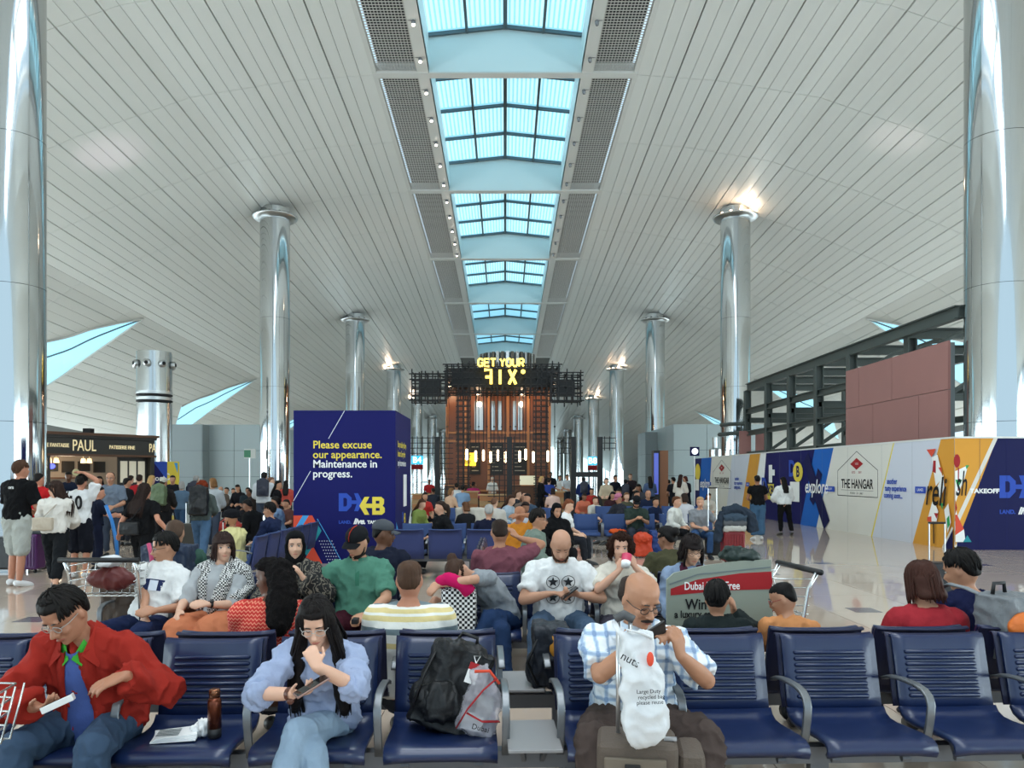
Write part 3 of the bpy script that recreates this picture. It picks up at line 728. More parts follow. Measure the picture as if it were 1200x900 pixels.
# slim sign post in front of the grey wall, and small exit sign
def signpost(px, ptop, pbot, y, label, mcol):
    c = P(px, ptop, y); s_ = empty('sign_post', (c.x, y, 0)); tag(s_, label, 'sign post')
    MB().tube([(0, 0, 0), (0, 0, c.z)], .05, 8).build('post', m_alu, s_); MB().b2((-.28, -.06, c.z-.05), (.28, .06, c.z+.42)).build('sign_box', mcol, s_); MB().b2((-.27, -.075, c.z), (.05, -.06, c.z+.36)).build('sign_face', mat('exit_green', hx('4f8f6f'), .5), s_)
    MB().lathe([(.25, 0), (.25, .03), (.06, .05)], n=16).build('base_plate', m_alu, s_)
signpost(293, 536, 600, 38, 'slim post with a small green sign in front of the grey wall', m_white)

for fo, lab in zip(FLOODS, ('floodlight standing on the bakery roof', 'floodlight clamped on top of the steel frame')):
    q = empty('floodlight', fo.location-V((0, 0, .25)), 0, lab, 'floodlight'); MB().box((0, 0, .1), (.3, .3, .2)).build('housing', m_black, q); MB().b2((-.2, -.2, -.05), (.2, .2, .0)).build('foot', m_black, q)
    mw = fo.matrix_basis.copy(); fo.parent = q; fo.location = (0, 0, .25)
# ================================================================ SEATING
m_seat = mat('seat_blue', hx('12234a'), .36, var=.08, vscale=5, coat=.25)
m_seatb = mat('seat_shell_navy', hx('141a3c'), .5)
m_fab = mat('seat_fabric_navy', hx('2b3563'), .8, bump=.15, bscale=300)
m_fabb = mat('seat_fabric_blue', hx('27406f'), .75, bump=.15, bscale=300)
m_arm = mat('armrest_grey', hx('7c7f82'), .35, .55)
m_beam = mat('beam_grey', hx('6c6d70'), .45, .4)
m_tab = mat('table_grey', hx('8f8d8d'), .4)
m_blk = mat('plastic_black', hx('141416'), .5)
def smooth_sheet(prof, half, th, nx=6, edge=.03):
    """a moulded shell: profile of (y, z) swept across x with rounded sides; returns MB"""
    mb = MB(); top, bot = [], []
    for i, (y, z) in enumerate(prof):
        a = prof[max(i-1, 0)]; b = prof[min(i+1, len(prof)-1)]
        t = V((0, b[0]-a[0], b[1]-a[1])).normalized(); n = V((0, -t.z, t.y))
        r1, r2 = [], []
        for j in range(nx+1):
            u = -1+2*j/nx; x = half*u; c = .012*(abs(u)**4)
            p = V((x, y, z)); r1.append(p+n*c); r2.append(p-n*th+n*c)
        top.append(r1); bot.append(r2)
    rings = [t+b[::-1] for t, b in zip(top, bot)]
    return mb.loft(rings)
pan_prof = [(-.262, .365), (-.278, .39), (-.268, .412), (-.235, .424), (-.16, .422), (-.05, .412), (.06, .402), (.13, .403), (.175, .42), (.2, .45)]
back_prof = [(.205, .44), (.222, .50), (.245, .60), (.268, .70), (.288, .79), (.298, .806), (.315, .80)]
SM = {}
SM['pan'] = smooth_sheet(pan_prof, .258, .022).mesh('seat_pan', True); SM['pan'].materials.append(m_seat)
SM['back'] = smooth_sheet(back_prof, .25, .02).mesh('seat_back', True); SM['back'].materials.append(m_seat)
SM['shell'] = smooth_sheet([(y+.045, z) for y, z in back_prof], .262, .012).mesh('seat_shell', True); SM['shell'].materials.append(m_seatb)
def ribm(): 
    mb = MB(); n = 10
    return mb.tube([(-.19, .002, 0), (-.185, -.004, 0), (.185, -.004, 0), (.19, .002, 0)], [.006, .011, .011, .006], 8).mesh('rib', True)
SM['rib'] = ribm(); SM['rib'].materials.append(m_seat)
def flatbar(path, w_, th):
    rings = []
    for i, (y, z) in enumerate(path):
        a = path[max(i-1, 0)]; b = path[min(i+1, len(path)-1)]
        t = V((0, b[0]-a[0], b[1]-a[1])).normalized(); n = V((0, -t.z, t.y))
        c = V((0, y, z)); rings.append([c+V((sx_*w_/2, 0, 0))+n*sn*th/2 for sx_, sn in ((-1, -1), (-.7, -1), (.7, -1), (1, -1), (1, 1), (.7, 1), (-.7, 1), (-1, 1))])
    return MB().loft(rings)
arm_path = [(.27, .585), (.2, .612), (.1, .625), (-.03, .63), (-.1, .622), (-.14, .60), (-.158, .565), (-.15, .50), (-.13, .42), (-.1, .34)]
SM['arm'] = flatbar(arm_path, .036, .016).mesh('armrest', True); SM['arm'].materials.append(m_arm)
SM['brk'] = MB().bar((0, -.1, .395), (0, -.16, .32), .03, .02).tube([(-.02, -.165, .318), (.02, -.165, .318)], .016, 8).mesh('bracket'); SM['brk'].materials.append(m_beam)
SM['fpan'] = smooth_sheet([(-.27, .37), (-.28, .40), (-.25, .43), (0, .425), (.15, .43), (.2, .47)], .255, .05).mesh('seat_pan', True); SM['fpan'].materials.append(m_fabb)
SM['fback'] = smooth_sheet([(.2, .44), (.24, .58), (.285, .78), (.30, .81), (.32, .80)], .255, .03).mesh('seat_back', True); SM['fback'].materials.append(m_fabb)
SM['fshell'] = smooth_sheet([(.25, .34), (.275, .5), (.31, .70), (.325, .80), (.34, .80)], .262, .012).mesh('seat_shell', True); SM['fshell'].materials.append(m_fab)
def bench(label, loc, rz, xs, tables=(), ribs=True, arms=None, kind='seat', legs=None):
    b = empty('airport_bench', (loc[0], loc[1], 0), rz, label, 'bench', 'tandem airport benches')
    f = kind == 'fab'
    def put(me, nm, x, par=b, y=0, z=0):
        o = link(nm, me, None, par); o.location = (x, y, z); return o
    for x in xs:
        put(SM['fpan' if f else 'pan'], 'seat', x)
        bk = put(SM['fback' if f else 'back'], 'backrest', x)
        put(SM['fshell' if f else 'shell'], 'back_shell', x)
        if ribs and not f:
            for i in range(8):
                t = i/7; y = .222+(.274-.222)*t-.004; z = .505+(.725-.505)*t
                put(SM['rib'], 'rib', 0, bk, y, z)
        for dx in (-.17, .17): put(SM['brk'], 'bracket', x+dx)
    for x in (arms if arms is not None else sorted(set([round(x-.3, 3) for x in xs]+[round(x+.3, 3) for x in xs]))): put(SM['arm'], 'armrest', x)
    x0, x1 = min(list(xs)+list(tables))-.28, max(list(xs)+list(tables))+.28
    MB().b2((x0, -.09, .27), (x1, -.02, .35)).build('beam', m_beam, b)
    for x in (legs if legs is not None else (x0+.35, (x0+x1)/2+.07, x1-.35)):
        MB().bar((x, -.05, .28), (x, -.05, .03), .05, .09, (1, 0, 0)).bar((x, -.26, .022), (x, .3, .022), .06, .04).build('leg', m_beam, b)
    for x in tables:
        t = MB().b2((x-.125, -.29, .408), (x+.125, .14, .425)).build('table_top', m_tab, b, bevel=.006)
        for dx in (-.06, .06): MB().bar((x+dx, -.18, .408), (x+dx*.7, -.1, .31), .02, .02).build('bracket', m_beam, b)
    return b
RZ0 = .037
R0 = bench('front navy tandem bench facing the viewer with ribbed backs and a grey side table', (.128, 3.76), RZ0, [-.43-.6*i for i in range(5)]+[.405+.6*i for i in range(6)], (0,), arms=[-.13-.6*i for i in range(6)]+[.13]+[.705+.6*i for i in range(6)], legs=(-2.3, -.9, .2, 1.4, 3.0))
R0B = bench('navy tandem bench set back to back behind the front row', (.10, 4.58), pi+RZ0, [.43+.6*i for i in range(5)]+[-.43-.6*i for i in range(6)], (0,), ribs=False)
R1 = bench('second navy ribbed bench facing the viewer, where the star shirt man sits', (0, 6.27), 0, [-.13, .445, 1.02, 1.60, -1.22, -1.795, -2.37, -2.945], (-.675,), arms=[-.42, .157, .732, 1.31, 1.89, -.93, -1.507, -2.08, -2.66, -3.23])
R1B = bench('navy bench back to back with the star shirt row', (0, 7.07), pi, [.13, -.445, -1.02, -1.6, 1.22, 1.795, 2.37, 2.945], (.675,), ribs=False)
bench('row of navy padded seats turned away in front of the woman in a black shirt', (-.62, 12.35), pi, [-.88, -.28, .32, .92], (), kind='fab')
bench('padded bench back to back with the empty navy seats, holding the woman in black', (-.62, 13.15), 0, [-.92, -.32, .28, .88], (), kind='fab')
bench('blue padded bench facing the viewer below the black lattice stands', (2.75, 16.4), 0, [-1.0, -.38, .24, .86, 1.48], (), kind='fab', ribs=False)
bench('navy bench seen from behind, running away beside the navy enclosure', (-3.75, 12.2), -pi/2, [-1.65, -1.05, -.45, .15, .75, 1.35], (), kind='fab')
bench('navy bench running away in depth behind the star shirt man', (.02, 9.3), pi/2, [-.9, -.3, .3, .9], (), kind='seat', ribs=False)
bench('far blue padded bench facing the viewer under the cafe partition', (.3, 19.5), 0, [-1.5, -.9, -.3, .3, .9], (), kind='fab')
bench('far blue padded bench beside the pink capped traveller', (3.9, 20.5), 0, [-1.2, -.6, 0, .6, 1.2], (), kind='fab')
# ================================================================ CAFE TOWER, LATTICE, FAR SIGNS
KY = 45.0; ks = KY/FP
m_cop = mat('copper_wood', hx('7a4a30'), .35, var=.12, vscale=1.5, stretch=(1, 1, .1)); m_batten = mat('batten_wood', hx('b57a4c'), .4)
m_blackst = mat('black_steel', hx('121110'), .45); m_neon = mat('neon_yellow', (.9, .6, .1), .4, em=(1, .72, .12), ems=2.6)
m_streak = mat('tower_glass', hx('c8d0d0'), .08, .6)
kio = empty('cafe_tower', (0, KY, 0)); kio.location = (0, 0, 0); tag(kio, 'brown timber cafe tower with glass slots below the GET YOUR FIX sign', 'cafe')
kx = lambda px: (px-CX)*ks
kz = lambda py: H-(py-CY)*ks
MB().b2((kx(524), KY+.1, 0), (kx(644), KY+5, kz(440))).build('core', m_cop, kio)
cols = [524, 546, 572.7, 595, 619, 644]
for a, b in zip(cols, cols[1:]):
    for z0, z1 in ((508, 575), (455, 506)): MB().b2((kx(a)+.08, KY-.02, kz(z1)+.04), (kx(b)-.08, KY+.12, kz(z0)-.04)).build('timber_panel', m_cop, kio)
for c in cols: MB().b2((kx(c)-.07, KY-.12, 0), (kx(c)+.07, KY+.1, kz(445))).build('batten', m_batten, kio)
for py in (507, 575, 517): MB().b2((kx(524), KY-.1, kz(py)-.06), (kx(644), KY+.1, kz(py)+.06)).build('batten', m_batten, kio)
for a, b in ((556, 566), (576, 580), (583, 588), (601, 605), (607, 612)): MB().b2((kx(a), KY-.06, kz(504)), (kx(b), KY-.03, kz(470))).build('glass_slot', m_streak, kio)
for a, b in ((551, 563), (575, 590), (601, 617)):
    mbd = MB().b2((kx(a), KY-.16, kz(556)), (kx(b), KY-.1, kz(519))).build('menu_board', m_blk, kio)
    for r_ in range(7): MB().b2((kx(a)+.1, KY-.175, kz(552-r_*4.6)), (kx(b)-.1-.2*(r_ % 3), KY-.16, kz(552-r_*4.6)+.05)).build('menu_line', mat('menu_text', hx('a59a88'), .6), mbd)
MB().b2((kx(526), KY-3.2, 0), (kx(560), KY-2.4, 1.05)).build('counter', m_wood, kio); MB().b2((kx(596), KY-3.2, 0), (kx(642), KY-2.4, 1.05)).build('counter', m_wood, kio)
MB().b2((kx(526), KY-3.3, 1.05), (kx(560), KY-2.3, 1.1)).build('counter_top', m_batten, kio); MB().b2((kx(596), KY-3.3, 1.05), (kx(642), KY-2.3, 1.1)).build('counter_top', m_batten, kio)
MB().b2((kx(608), KY-3.1, 1.1), (kx(626), KY-2.5, 1.6)).build('display_case', mat('display_glass', hx('b8c0b8'), .2, em=hx('d8d0a8'), ems=.5), kio)
MB().b2((kx(545.5), KY-.6, kz(546)), (kx(558), KY-.4, kz(531))).build('glowing_sign', mat('sign_glow', hx('e0b040'), .4, em=hx('ffc830'), ems=1.6), kio)
drum = empty('ribbed_drum', (kx(595), KY+7.2, 0)); tag(drum, 'ribbed metal drum column rising behind the cafe sign', 'column')
for i in range(36):
    a = 2*pi*i/36; MB().bar((1.85*cos(a), 1.85*sin(a), 0), (1.85*cos(a), 1.85*sin(a), 9.75), .2, .12, (cos(a), sin(a), 0)).build('rib', m_chrome2 if i % 2 else mat('rib_dark', hx('6a6258'), .4, .5), drum)
MB().lathe([(1.8, 0), (1.8, 9.7)], n=36).build('core', m_gap, drum)
# lattice crown: three blocks of black rods
LY = 41.0; ls = LY/FP
def lattice_block(px0, px1, py0, py1, y0, y1, label, cell=.3, rod=.06, jit=.25):
    o = empty('lattice_canopy'); tag(o, label, 'lattice', 'black lattice canopies'); rg = random.Random(int(px0))
    x0, x1 = (px0-CX)*ls, (px1-CX)*ls; z1, z0 = H-(py0-CY)*ls, H-(py1-CY)*ls
    nx, nz_, ny = max(2, int((x1-x0)/cell)), max(2, int((z1-z0)/cell)), max(2, int((y1-y0)/(cell*1.6)))
    for j in range(ny+1):
        y = y0+(y1-y0)*j/ny; m = MB()
        for i in range(nx+1):
            x = x0+(x1-x0)*i/nx+rg.uniform(-.06, .06); m.bar((x, y, z0-rg.random()*jit), (x, y, z1+rg.random()*jit), rod, rod)
        for k in range(nz_+1):
            z = z0+(z1-z0)*k/nz_+rg.uniform(-.05, .05); m.bar((x0-rg.random()*jit, y, z), (x1+rg.random()*jit, y, z), rod, rod)
        tag(m.build('rod_layer', m_blackst, o), kind='stuff')
    m = MB()
    for i in range(0, nx+1, 2):
        for k in range(0, nz_+1, 2): m.bar((x0+(x1-x0)*i/nx, y0-.15, z0+(z1-z0)*k/nz_), (x0+(x1-x0)*i/nx, y1+.15, z0+(z1-z0)*k/nz_), rod, rod)
    tag(m.build('cross_rods', m_blackst, o), kind='stuff')
    MB().b2((x0+.25, y0+.5, z0+.25), (x1-.25, y1-.3, z1-.25)).build('inner_frame', m_blackst, o)
    return o
lattice_block(523, 655, 428, 458, LY, LY+2.4, 'black rod lattice canopy carrying the GET YOUR FIX sign')
lattice_block(488, 524, 442, 472, LY-1.6, LY-.3, 'lower black rod lattice wing on the left of the cafe sign')
lattice_block(645, 677, 442, 472, LY-1.6, LY-.3, 'lower black rod lattice wing on the right of the cafe sign')
def lattice_post(px, y, label):
    o = empty('lattice_post', ((px-CX)/FP*y, y, 0)); tag(o, label, 'lattice', 'cafe lattice posts')
    m = MB(); zt = H-(458-CY)/FP*y
    for dx in (-.28, 0, .28):
        for dy in (-.2, .2): m.bar((dx, dy, 0), (dx, dy, zt), .06, .06)
    n = int(zt/.3)
    for i in range(n):
        z = .2+i*.3; m.bar((-.4, -.2, z), (.4, -.2, z), .05, .05); m.bar((-.4, .2, z+.1), (.4, .2, z+.1), .05, .05); m.bar((0, -.35, z+.05), (0, .35, z+.05), .05, .05)
    tag(m.build('rods', m_blackst, o), kind='stuff')
lattice_post(543, 41.3, 'black lattice post on the left of the cafe tower'); lattice_post(634, 41.3, 'black lattice post on the right of the cafe tower')
# neon letters -----------------------------------------------------------
sg_ = empty('neon_sign'); tag(sg_, 'yellow neon sign reading GET YOUR FIX over the cafe', 'sign')
sy = LY-.75; ss = sy/FP
def np_(px, py): return V(((px-CX)*ss, sy, H-(py-CY)*ss))
def stroke(pts, r=.07): MB().tube([np_(*p) for p in pts], r, 6).build('neon_stroke', m_neon, sg_, True)
GL = {'G': [[(6, 2), (5, .5), (2, 0), (0, 2), (0, 8), (2, 10), (5, 9.5), (6, 8), (6, 5.5), (3.6, 5.5)]], 'E': [[(6, 0), (0, 0), (0, 10), (6, 10)], [(0, 5), (5, 5)]], 'T': [[(-.5, 0), (6.5, 0)], [(3, 0), (3, 10)]], 'Y': [[(0, 0), (3, 5), (6, 0)], [(3, 5), (3, 10)]], 'O': [[(2, 0), (4, 0), (6, 2), (6, 8), (4, 10), (2, 10), (0, 8), (0, 2), (2, 0)]], 'U': [[(0, 0), (0, 8), (2, 10), (4, 10), (6, 8), (6, 0)]], 'R': [[(0, 10), (0, 0), (4.5, 0), (6, 1.5), (6, 4), (4.5, 5.4), (0, 5.4)], [(3, 5.4), (6, 10)]],
      'J': [[(0, 0), (6, 0), (6, 10)], [(1, 5), (6, 5)]], 'I': [[(3, 0), (3, 10)]], 'X': [[(0, 0), (6, 10)], [(6, 0), (0, 10)]]}
def word(w_, x0, y0, lw, lh, gap, r):
    x = x0
    for ch_ in w_:
        if ch_ == ' ': x += gap*1.6; continue
        for st in GL[ch_]: stroke([(x+a/6*lw, y0+b/10*lh) for a, b in st], r)
        x += lw+gap
word('GET YOUR', 560.5, 420.5, 5.2, 8.6, 2.2, .055)
word('JIX', 567.5, 433.5, 8, 16.5, 6.5, .085)
MB().ell(np_(613, 435.5), (.12, .06, .12)).build('neon_dot', m_neon, sg_, True)
MB().bar(np_(558, 430.8)+V((0, .12, 0)), np_(622, 430.8)+V((0, .12, 0)), .05, .05).build('mount_rail', m_blackst, sg_)
for px in (562, 590, 618): MB().bar(np_(px, 430.8)+V((0, .12, 0)), np_(px, 430.8)+V((0, .55, 0)), .05, .05).build('mount_arm', m_blackst, sg_)
# hanging bulbs
m_bulb = mat('bulb_glow', (1, .8, .6), .4, em=(1, .74, .45), ems=6)
for i, (px, py) in enumerate([(547, 532), (557.5, 534), (566.5, 533), (575, 535), (583.5, 533), (592, 535), (609, 534), (616, 532), (625, 535), (642, 534)]):
    y = 40.2; x = (px-CX)/FP*y; z = H-(py-CY)/FP*y
    b = empty('pendant_bulb', (x, y, z)); tag(b, 'glowing tube bulb hung on a black cable, %s from the left over the cafe counter' % ORD[i], 'lamp', 'pendant bulbs')
    MB().tube([(0, 0, .3), (0, 0, H-(455-CY)/FP*y-z)], .022, 5).build('cable', m_blackst, b); MB().lathe([(.03, -.32), (.06, -.28), (.06, .22), (.03, .28)], n=10).build('bulb', m_bulb, b, True); MB().lathe([(.04, .26), (.05, .28), (.05, .36), (.02, .4)], n=8).build('socket', m_blackst, b, True)
for i, px in enumerate((524, 535, 551, 561, 570.5, 579, 588, 598, 604, 613, 621, 650)):
    y = 40.6; x = (px-CX)/FP*y; z = H-(500-CY)/FP*y
    b = empty('hanging_rod', (x, y, z)); tag(b, 'thin black rod hanging from the lattice canopy, %s from the left' % ORD[i], 'rod', 'hanging rods'); MB().tube([(0, 0, -1.2), (0, 0, 2.2)], .02, 5).build('rod', m_blackst, b); MB().ell((0, 0, .0), (.05, .05, .05), n=8, m=5).build('joint', m_blackst, b)
# freestanding black lattice stands (Y 30)
def stand(px, y, side, label, w_=.95, pw_=.2):
    x = (px-CX)/FP*y; zt = H-(512-CY)/FP*y; o = empty('lattice_stand', (x, y, 0)); tag(o, label, 'partition', 'black lattice stands')
    MB().b2((-pw_/2, -pw_/2, 0), (pw_/2, pw_/2, zt)).build('post', m_blackst, o)
    for s_, ext, lo in side:
        n = int(ext/.2)+1
        for i in range(n):
            xx = s_*(pw_/2+.08+i*.2); MB().bar((xx, 0, lo), (xx, 0, zt+.02), .035, .035).build('upright_rod', m_blackst, o)
        k = int((zt-lo)/.2)
        for i in range(k+1):
            z = zt-.04-i*.2; MB().bar((s_*pw_/2, 0, z), (s_*(pw_/2+.12+n*.2), 0, z), .03, .03).build('cross_rod', m_blackst, o)
    MB().b2((-.35, -.25, 0), (.35, .25, .04)).build('base_plate', m_blackst, o)
stand(512.5, 30, ((-1, .8, 2.4), (1, .35, .5)), 'black lattice stand beside the navy enclosure'); stand(597, 29, ((-1, .4, .6), (1, .1, .6)), 'black lattice stand in front of the cafe counter')
stand(672, 30, ((-1, .3, 2.5),), 'tall black post left of the shelf frame'); stand(703, 30, ((1, .35, 2.6),), 'tall black post on the other side of the shelf frame')
o = MB().b2(((675-CX)/30, 29.9, H-(559-CY)/30), ((700-CX)/30, 30.1, H-(553-CY)/30)).build('black_shelf', m_blackst); tag(o, 'black shelf bar bridging the two tall lattice posts', 'shelf')
# gate signs
def gate(px0, px1, py0, py1, y, t, label):
    o = empty('gate_sign', (0, 0, 0)); tag(o, label, 'sign'); a, b = P(px0, py0, y), P(px1, py1, y)
    MB().b2((a.x, y, b.z), (b.x, y+.2, a.z)).build('lit_face', mat('gate_blue', hx('2a9fd0'), .4, em=hx('35b4e4'), ems=1.1), o); F_ = Face(o, (a.x, y, a.z), (1, 0, 0), (0, 0, -1)); h = a.z-b.z
    F_.text('lettering', t, h*1.0, (b.x-a.x)/2, h*.52, mat('gate_white', (1, 1, 1), .4, em=(1, 1, 1), ems=1.2), 'CENTER', off=.01)
    MB().b2((a.x, y, b.z-.35), (b.x, y+.2, b.z-.03)).build('red_strip', m_dred, o)
    for x in (a.x+.1, b.x-.1): MB().tube([(x, y+.1, 0), (x, y+.1, b.z)], .05, 6).build('post', m_alu, o)
gate(482, 495.5, 534, 544, 52, 'B4', 'blue lit gate sign reading B4 beside the navy enclosure'); gate(689, 700, 535, 545, 52, 'B8', 'blue lit gate sign between the tall lattice posts')
# advert totem, clock sign, loudspeaker post
ty = 30.0; a, b, c_ = P(765.5, 528, ty), P(773, 528, ty), P(783, 528, ty); tt = empty('advert_totem'); tag(tt, 'wooden advert totem with a dark blue screen on its side', 'totem')
MB().b2((b.x, ty, 0), (c_.x, ty+.4, a.z)).build('timber_body', mat('totem_wood', hx('8a5a3c'), .45), tt); MB().b2((a.x, ty-.05, .25), (b.x, ty+.35, a.z)).build('frame', m_blk, tt); MB().b2((a.x+.02, ty-.06, .9), (b.x-.06, ty-.05, a.z-.1)).build('screen', mat('screen_blue', hx('3a4aa0'), .2, em=hx('5560b0'), ems=.7), tt)
c = P(814, 529, 36); o = empty('clock_sign'); tag(o, 'small navy sign with a white clock face at the hoarding end', 'sign'); MB().box((c.x, 36, c.z), (.42, .1, .42)).build('sign_box', m_navy2, o); MB().tube([(c.x, 35.93, c.z), (c.x, 35.96, c.z)], .15, 16).build('clock_face', mat('clock_white', (1, 1, 1), .4, em=(.9, .95, 1), ems=.8), o); MB().tube([(c.x, 36, 0), (c.x, 36, c.z-.2)], .03, 6).build('post', m_alu, o)
c = P(838, 530, 38); o = empty('speaker_post', (c.x, 38, 0)); tag(o, 'grey public address post above the printed hoarding', 'speaker'); MB().tube([(0, 0, 0), (0, 0, 3.3)], .05, 8).build('post', m_alu, o); MB().lathe([(.25, 2.3), (.3, 2.4), (.3, 2.9), (.1, 3.0)], n=10).build('speaker_head', m_chrome2, o); MB().tube([(0, 0, 2.9), (0, 0, 3.5)], .12, 8).build('cap', m_chrome2, o)
# cafe planters and tables
for i, (px0, px1, y, h_) in enumerate(((538, 560, 31, .95), (562, 592, 30, .85), (484, 508, 33, .8), (640, 660, 33, .9))):
    a, b = P(px0, 0, y).x, P(px1, 0, y).x; o = empty('cafe_counter', ((a+b)/2, y, 0)); tag(o, ['pale timber cafe counter left of the white haired woman', 'pale timber cafe counter in front of the white haired woman', 'pale timber cafe counter behind the navy enclosure', 'pale timber cafe counter behind the blonde woman in black'][i], 'counter', 'cafe counters')
    w_ = b-a
    for q_ in range(4): MB().b2((-w_/2, -.3, q_*h_/4+.01), (w_/2, .3, (q_+1)*h_/4)).build('board', m_batten if q_ % 2 else mat('pale_timber', hx('b08c60'), .5), o)
    MB().b2((-w_/2-.05, -.36, h_), (w_/2+.05, .36, h_+.05)).build('top', mat('pale_timber2', hx('c09c6c'), .45), o)

# warm spots clipped under the canopy, lighting the timber front
for i, (px, py, wh) in enumerate(((527, 452, 'far left'), (560, 462, 'left of the glass slots'), (612, 462, 'right of the glass slots'), (648, 450, 'far right'))):
    y = 43.6; c = P(px, py, y); s_ = empty('canopy_spot', c); tag(s_, 'small warm spot under the lattice canopy, '+wh, 'spotlight', 'canopy spots')
    MB().lathe([(.07, 0), (.1, .02), (.09, .2), (.03, .24)], n=10).build('housing', m_blackst, s_, True); MB().ell((0, 0, -.02), (.08, .08, .05), n=8, m=5).build('lens', m_warm, s_, True); MB().bar((0, 0, .22), (0, 0, .9), .04, .04).build('stem', m_blackst, s_)
    l = bpy.data.lights.new('canopy_spot_glow', 'POINT'); l.energy = 42; l.color = (1, .66, .4); l.shadow_soft_size = .15; lo = bpy.data.objects.new('canopy_spot_glow', l); COL.objects.link(lo); lo.parent = s_; lo.location = (0, .3, -.35)
# ================================================================ PEOPLE
import mathutils
import numpy as np
from mathutils import noise as NZ
m_skin = mat('skin', (.6, .4, .3), .5, objcol=True, var=.06, vscale=25, spec=.35)
m_cloth = mat('cloth', (.5, .5, .5), .9, objcol=True, bump=.55, bscale=22, var=.12, vscale=9, spec=.15)
m_denim = mat('denim', (.1, .2, .4), .8, objcol=True, bump=.5, bscale=26, var=.25, vscale=7, spec=.15)
m_leather = mat('leather', (.1, .1, .1), .45, objcol=True)
m_hair = mat('hair', (.02, .015, .012), .62, objcol=True, bump=.5, bscale=60, var=.3, vscale=50, stretch=(1, 1, .12), spec=.18)
m_curl = mat('hair_curly', (.02, .015, .012), .8, objcol=True, bump=1.0, bscale=70, var=.4, vscale=60, spec=.1)
m_eyew = mat('eye_white', hx('d8d2cc'), .3); m_eyed = mat('eye_dark', hx('1d1511'), .3)
m_lip = mat('lip', hx('9a5a50'), .5, objcol=True)
m_plainobj = mat('plain_object_colour', (.5, .5, .5), .5, objcol=True)
def pat_mat(name, fn):
    """cloth material whose colour comes from a node function fn(nt, texcoord) -> colour socket"""
    if name in MATS: return MATS[name]
    m = bpy.data.materials.new(name); m.use_nodes = True; nt = m.node_tree; b = nt.nodes['Principled BSDF']; b.inputs['Roughness'].default_value = .85
    tc = nd(nt, 'ShaderNodeTexCoord').outputs['Object']; nt.links.new(fn(nt, tc), b.inputs['Base Color'])
    n = nd(nt, 'ShaderNodeTexNoise'); n.inputs['Scale'].default_value = 40; bp = nd(nt, 'ShaderNodeBump'); bp.inputs['Strength'].default_value = .25; bp.inputs['Distance'].default_value = .01
    nt.links.new(tc, n.inputs['Vector']); nt.links.new(n.outputs['Fac'], bp.inputs['Height']); nt.links.new(bp.outputs[0], b.inputs['Normal'])
    MATS[name] = m; return m
def ramp(nt, sock, stops, const=True):
    r = nd(nt, 'ShaderNodeValToRGB'); r.color_ramp.interpolation = 'CONSTANT' if const else 'LINEAR'
    el = r.color_ramp.elements
    while len(el) < len(stops): el.new(.5)
    for e_, (p, c) in zip(el, stops): e_.position = p; e_.color = (*c, 1)
    nt.links.new(sock, r.inputs[0]); return r.outputs[0]
def wave(nt, tc, axis, scale, dist=0, dscale=1, prof='SIN', ph=0):
    w_ = nd(nt, 'ShaderNodeTexWave', wave_type='BANDS', bands_direction=axis, wave_profile=prof); w_.inputs['Scale'].default_value = scale; w_.inputs['Distortion'].default_value = dist; w_.inputs['Detail Scale'].default_value = dscale; w_.inputs['Detail'].default_value = 0; w_.inputs['Phase Offset'].default_value = ph
    nt.links.new(tc, w_.inputs[0]); return w_.outputs['Fac']
def zigzag(nt, tc):
    sp_ = nd(nt, 'ShaderNodeSeparateXYZ'); nt.links.new(tc, sp_.inputs[0])
    pp_ = nd(nt, 'ShaderNodeMath', operation='PINGPONG'); pp_.inputs[1].default_value = .012; nt.links.new(sp_.outputs[0], pp_.inputs[0])
    ad = nd(nt, 'ShaderNodeMath', operation='ADD'); nt.links.new(pp_.outputs[0], ad.inputs[0]); nt.links.new(sp_.outputs[2], ad.inputs[1])
    md = nd(nt, 'ShaderNodeMath', operation='PINGPONG'); md.inputs[1].default_value = .011; nt.links.new(ad.outputs[0], md.inputs[0])
    sc_ = nd(nt, 'ShaderNodeMath', operation='MULTIPLY'); sc_.inputs[1].default_value = 1/.011; nt.links.new(md.outputs[0], sc_.inputs[0])
    return ramp(nt, sc_.outputs[0], [(0, hx('e08a70')), (.3, hx('c02a22'))])
def stripes(nt, tc):
    sp_ = nd(nt, 'ShaderNodeSeparateXYZ'); nt.links.new(tc, sp_.inputs[0])
    mr = nd(nt, 'ShaderNodeMapRange'); mr.inputs[1].default_value = .62; mr.inputs[2].default_value = 1.0; nt.links.new(sp_.outputs[2], mr.inputs[0])
    W, Y_, G = hx('e4e2da'), hx('d8c489'), hx('6f7f84')
    return ramp(nt, mr.outputs[0], [(0, W), (.12, Y_), (.2, W), (.33, G), (.42, W), (.52, Y_), (.60, W), (.64, Y_), (.70, W), (.74, G), (.81, W), (.86, Y_), (.91, W)])
def plaid(nt, tc):
    a = wave(nt, tc, 'X', 5.5); b = wave(nt, tc, 'Z', 5.0)
    ra = ramp(nt, a, [(0, (0, 0, 0)), (.72, (.5, .5, .5)), (.9, (1, 1, 1))]); rb = ramp(nt, b, [(0, (0, 0, 0)), (.72, (.5, .5, .5)), (.9, (1, 1, 1))])
    ad = nd(nt, 'ShaderNodeMath', operation='ADD'); nt.links.new(ra, ad.inputs[0]); nt.links.new(rb, ad.inputs[1])
    hf = nd(nt, 'ShaderNodeMath', operation='MULTIPLY'); hf.inputs[1].default_value = .5; nt.links.new(ad.outputs[0], hf.inputs[0])
    return ramp(nt, hf.outputs[0], [(0, hx('e3e8ec')), (.2, hx('c3d2e0')), (.45, hx('9db2cc')), (.7, hx('7f97b8'))])
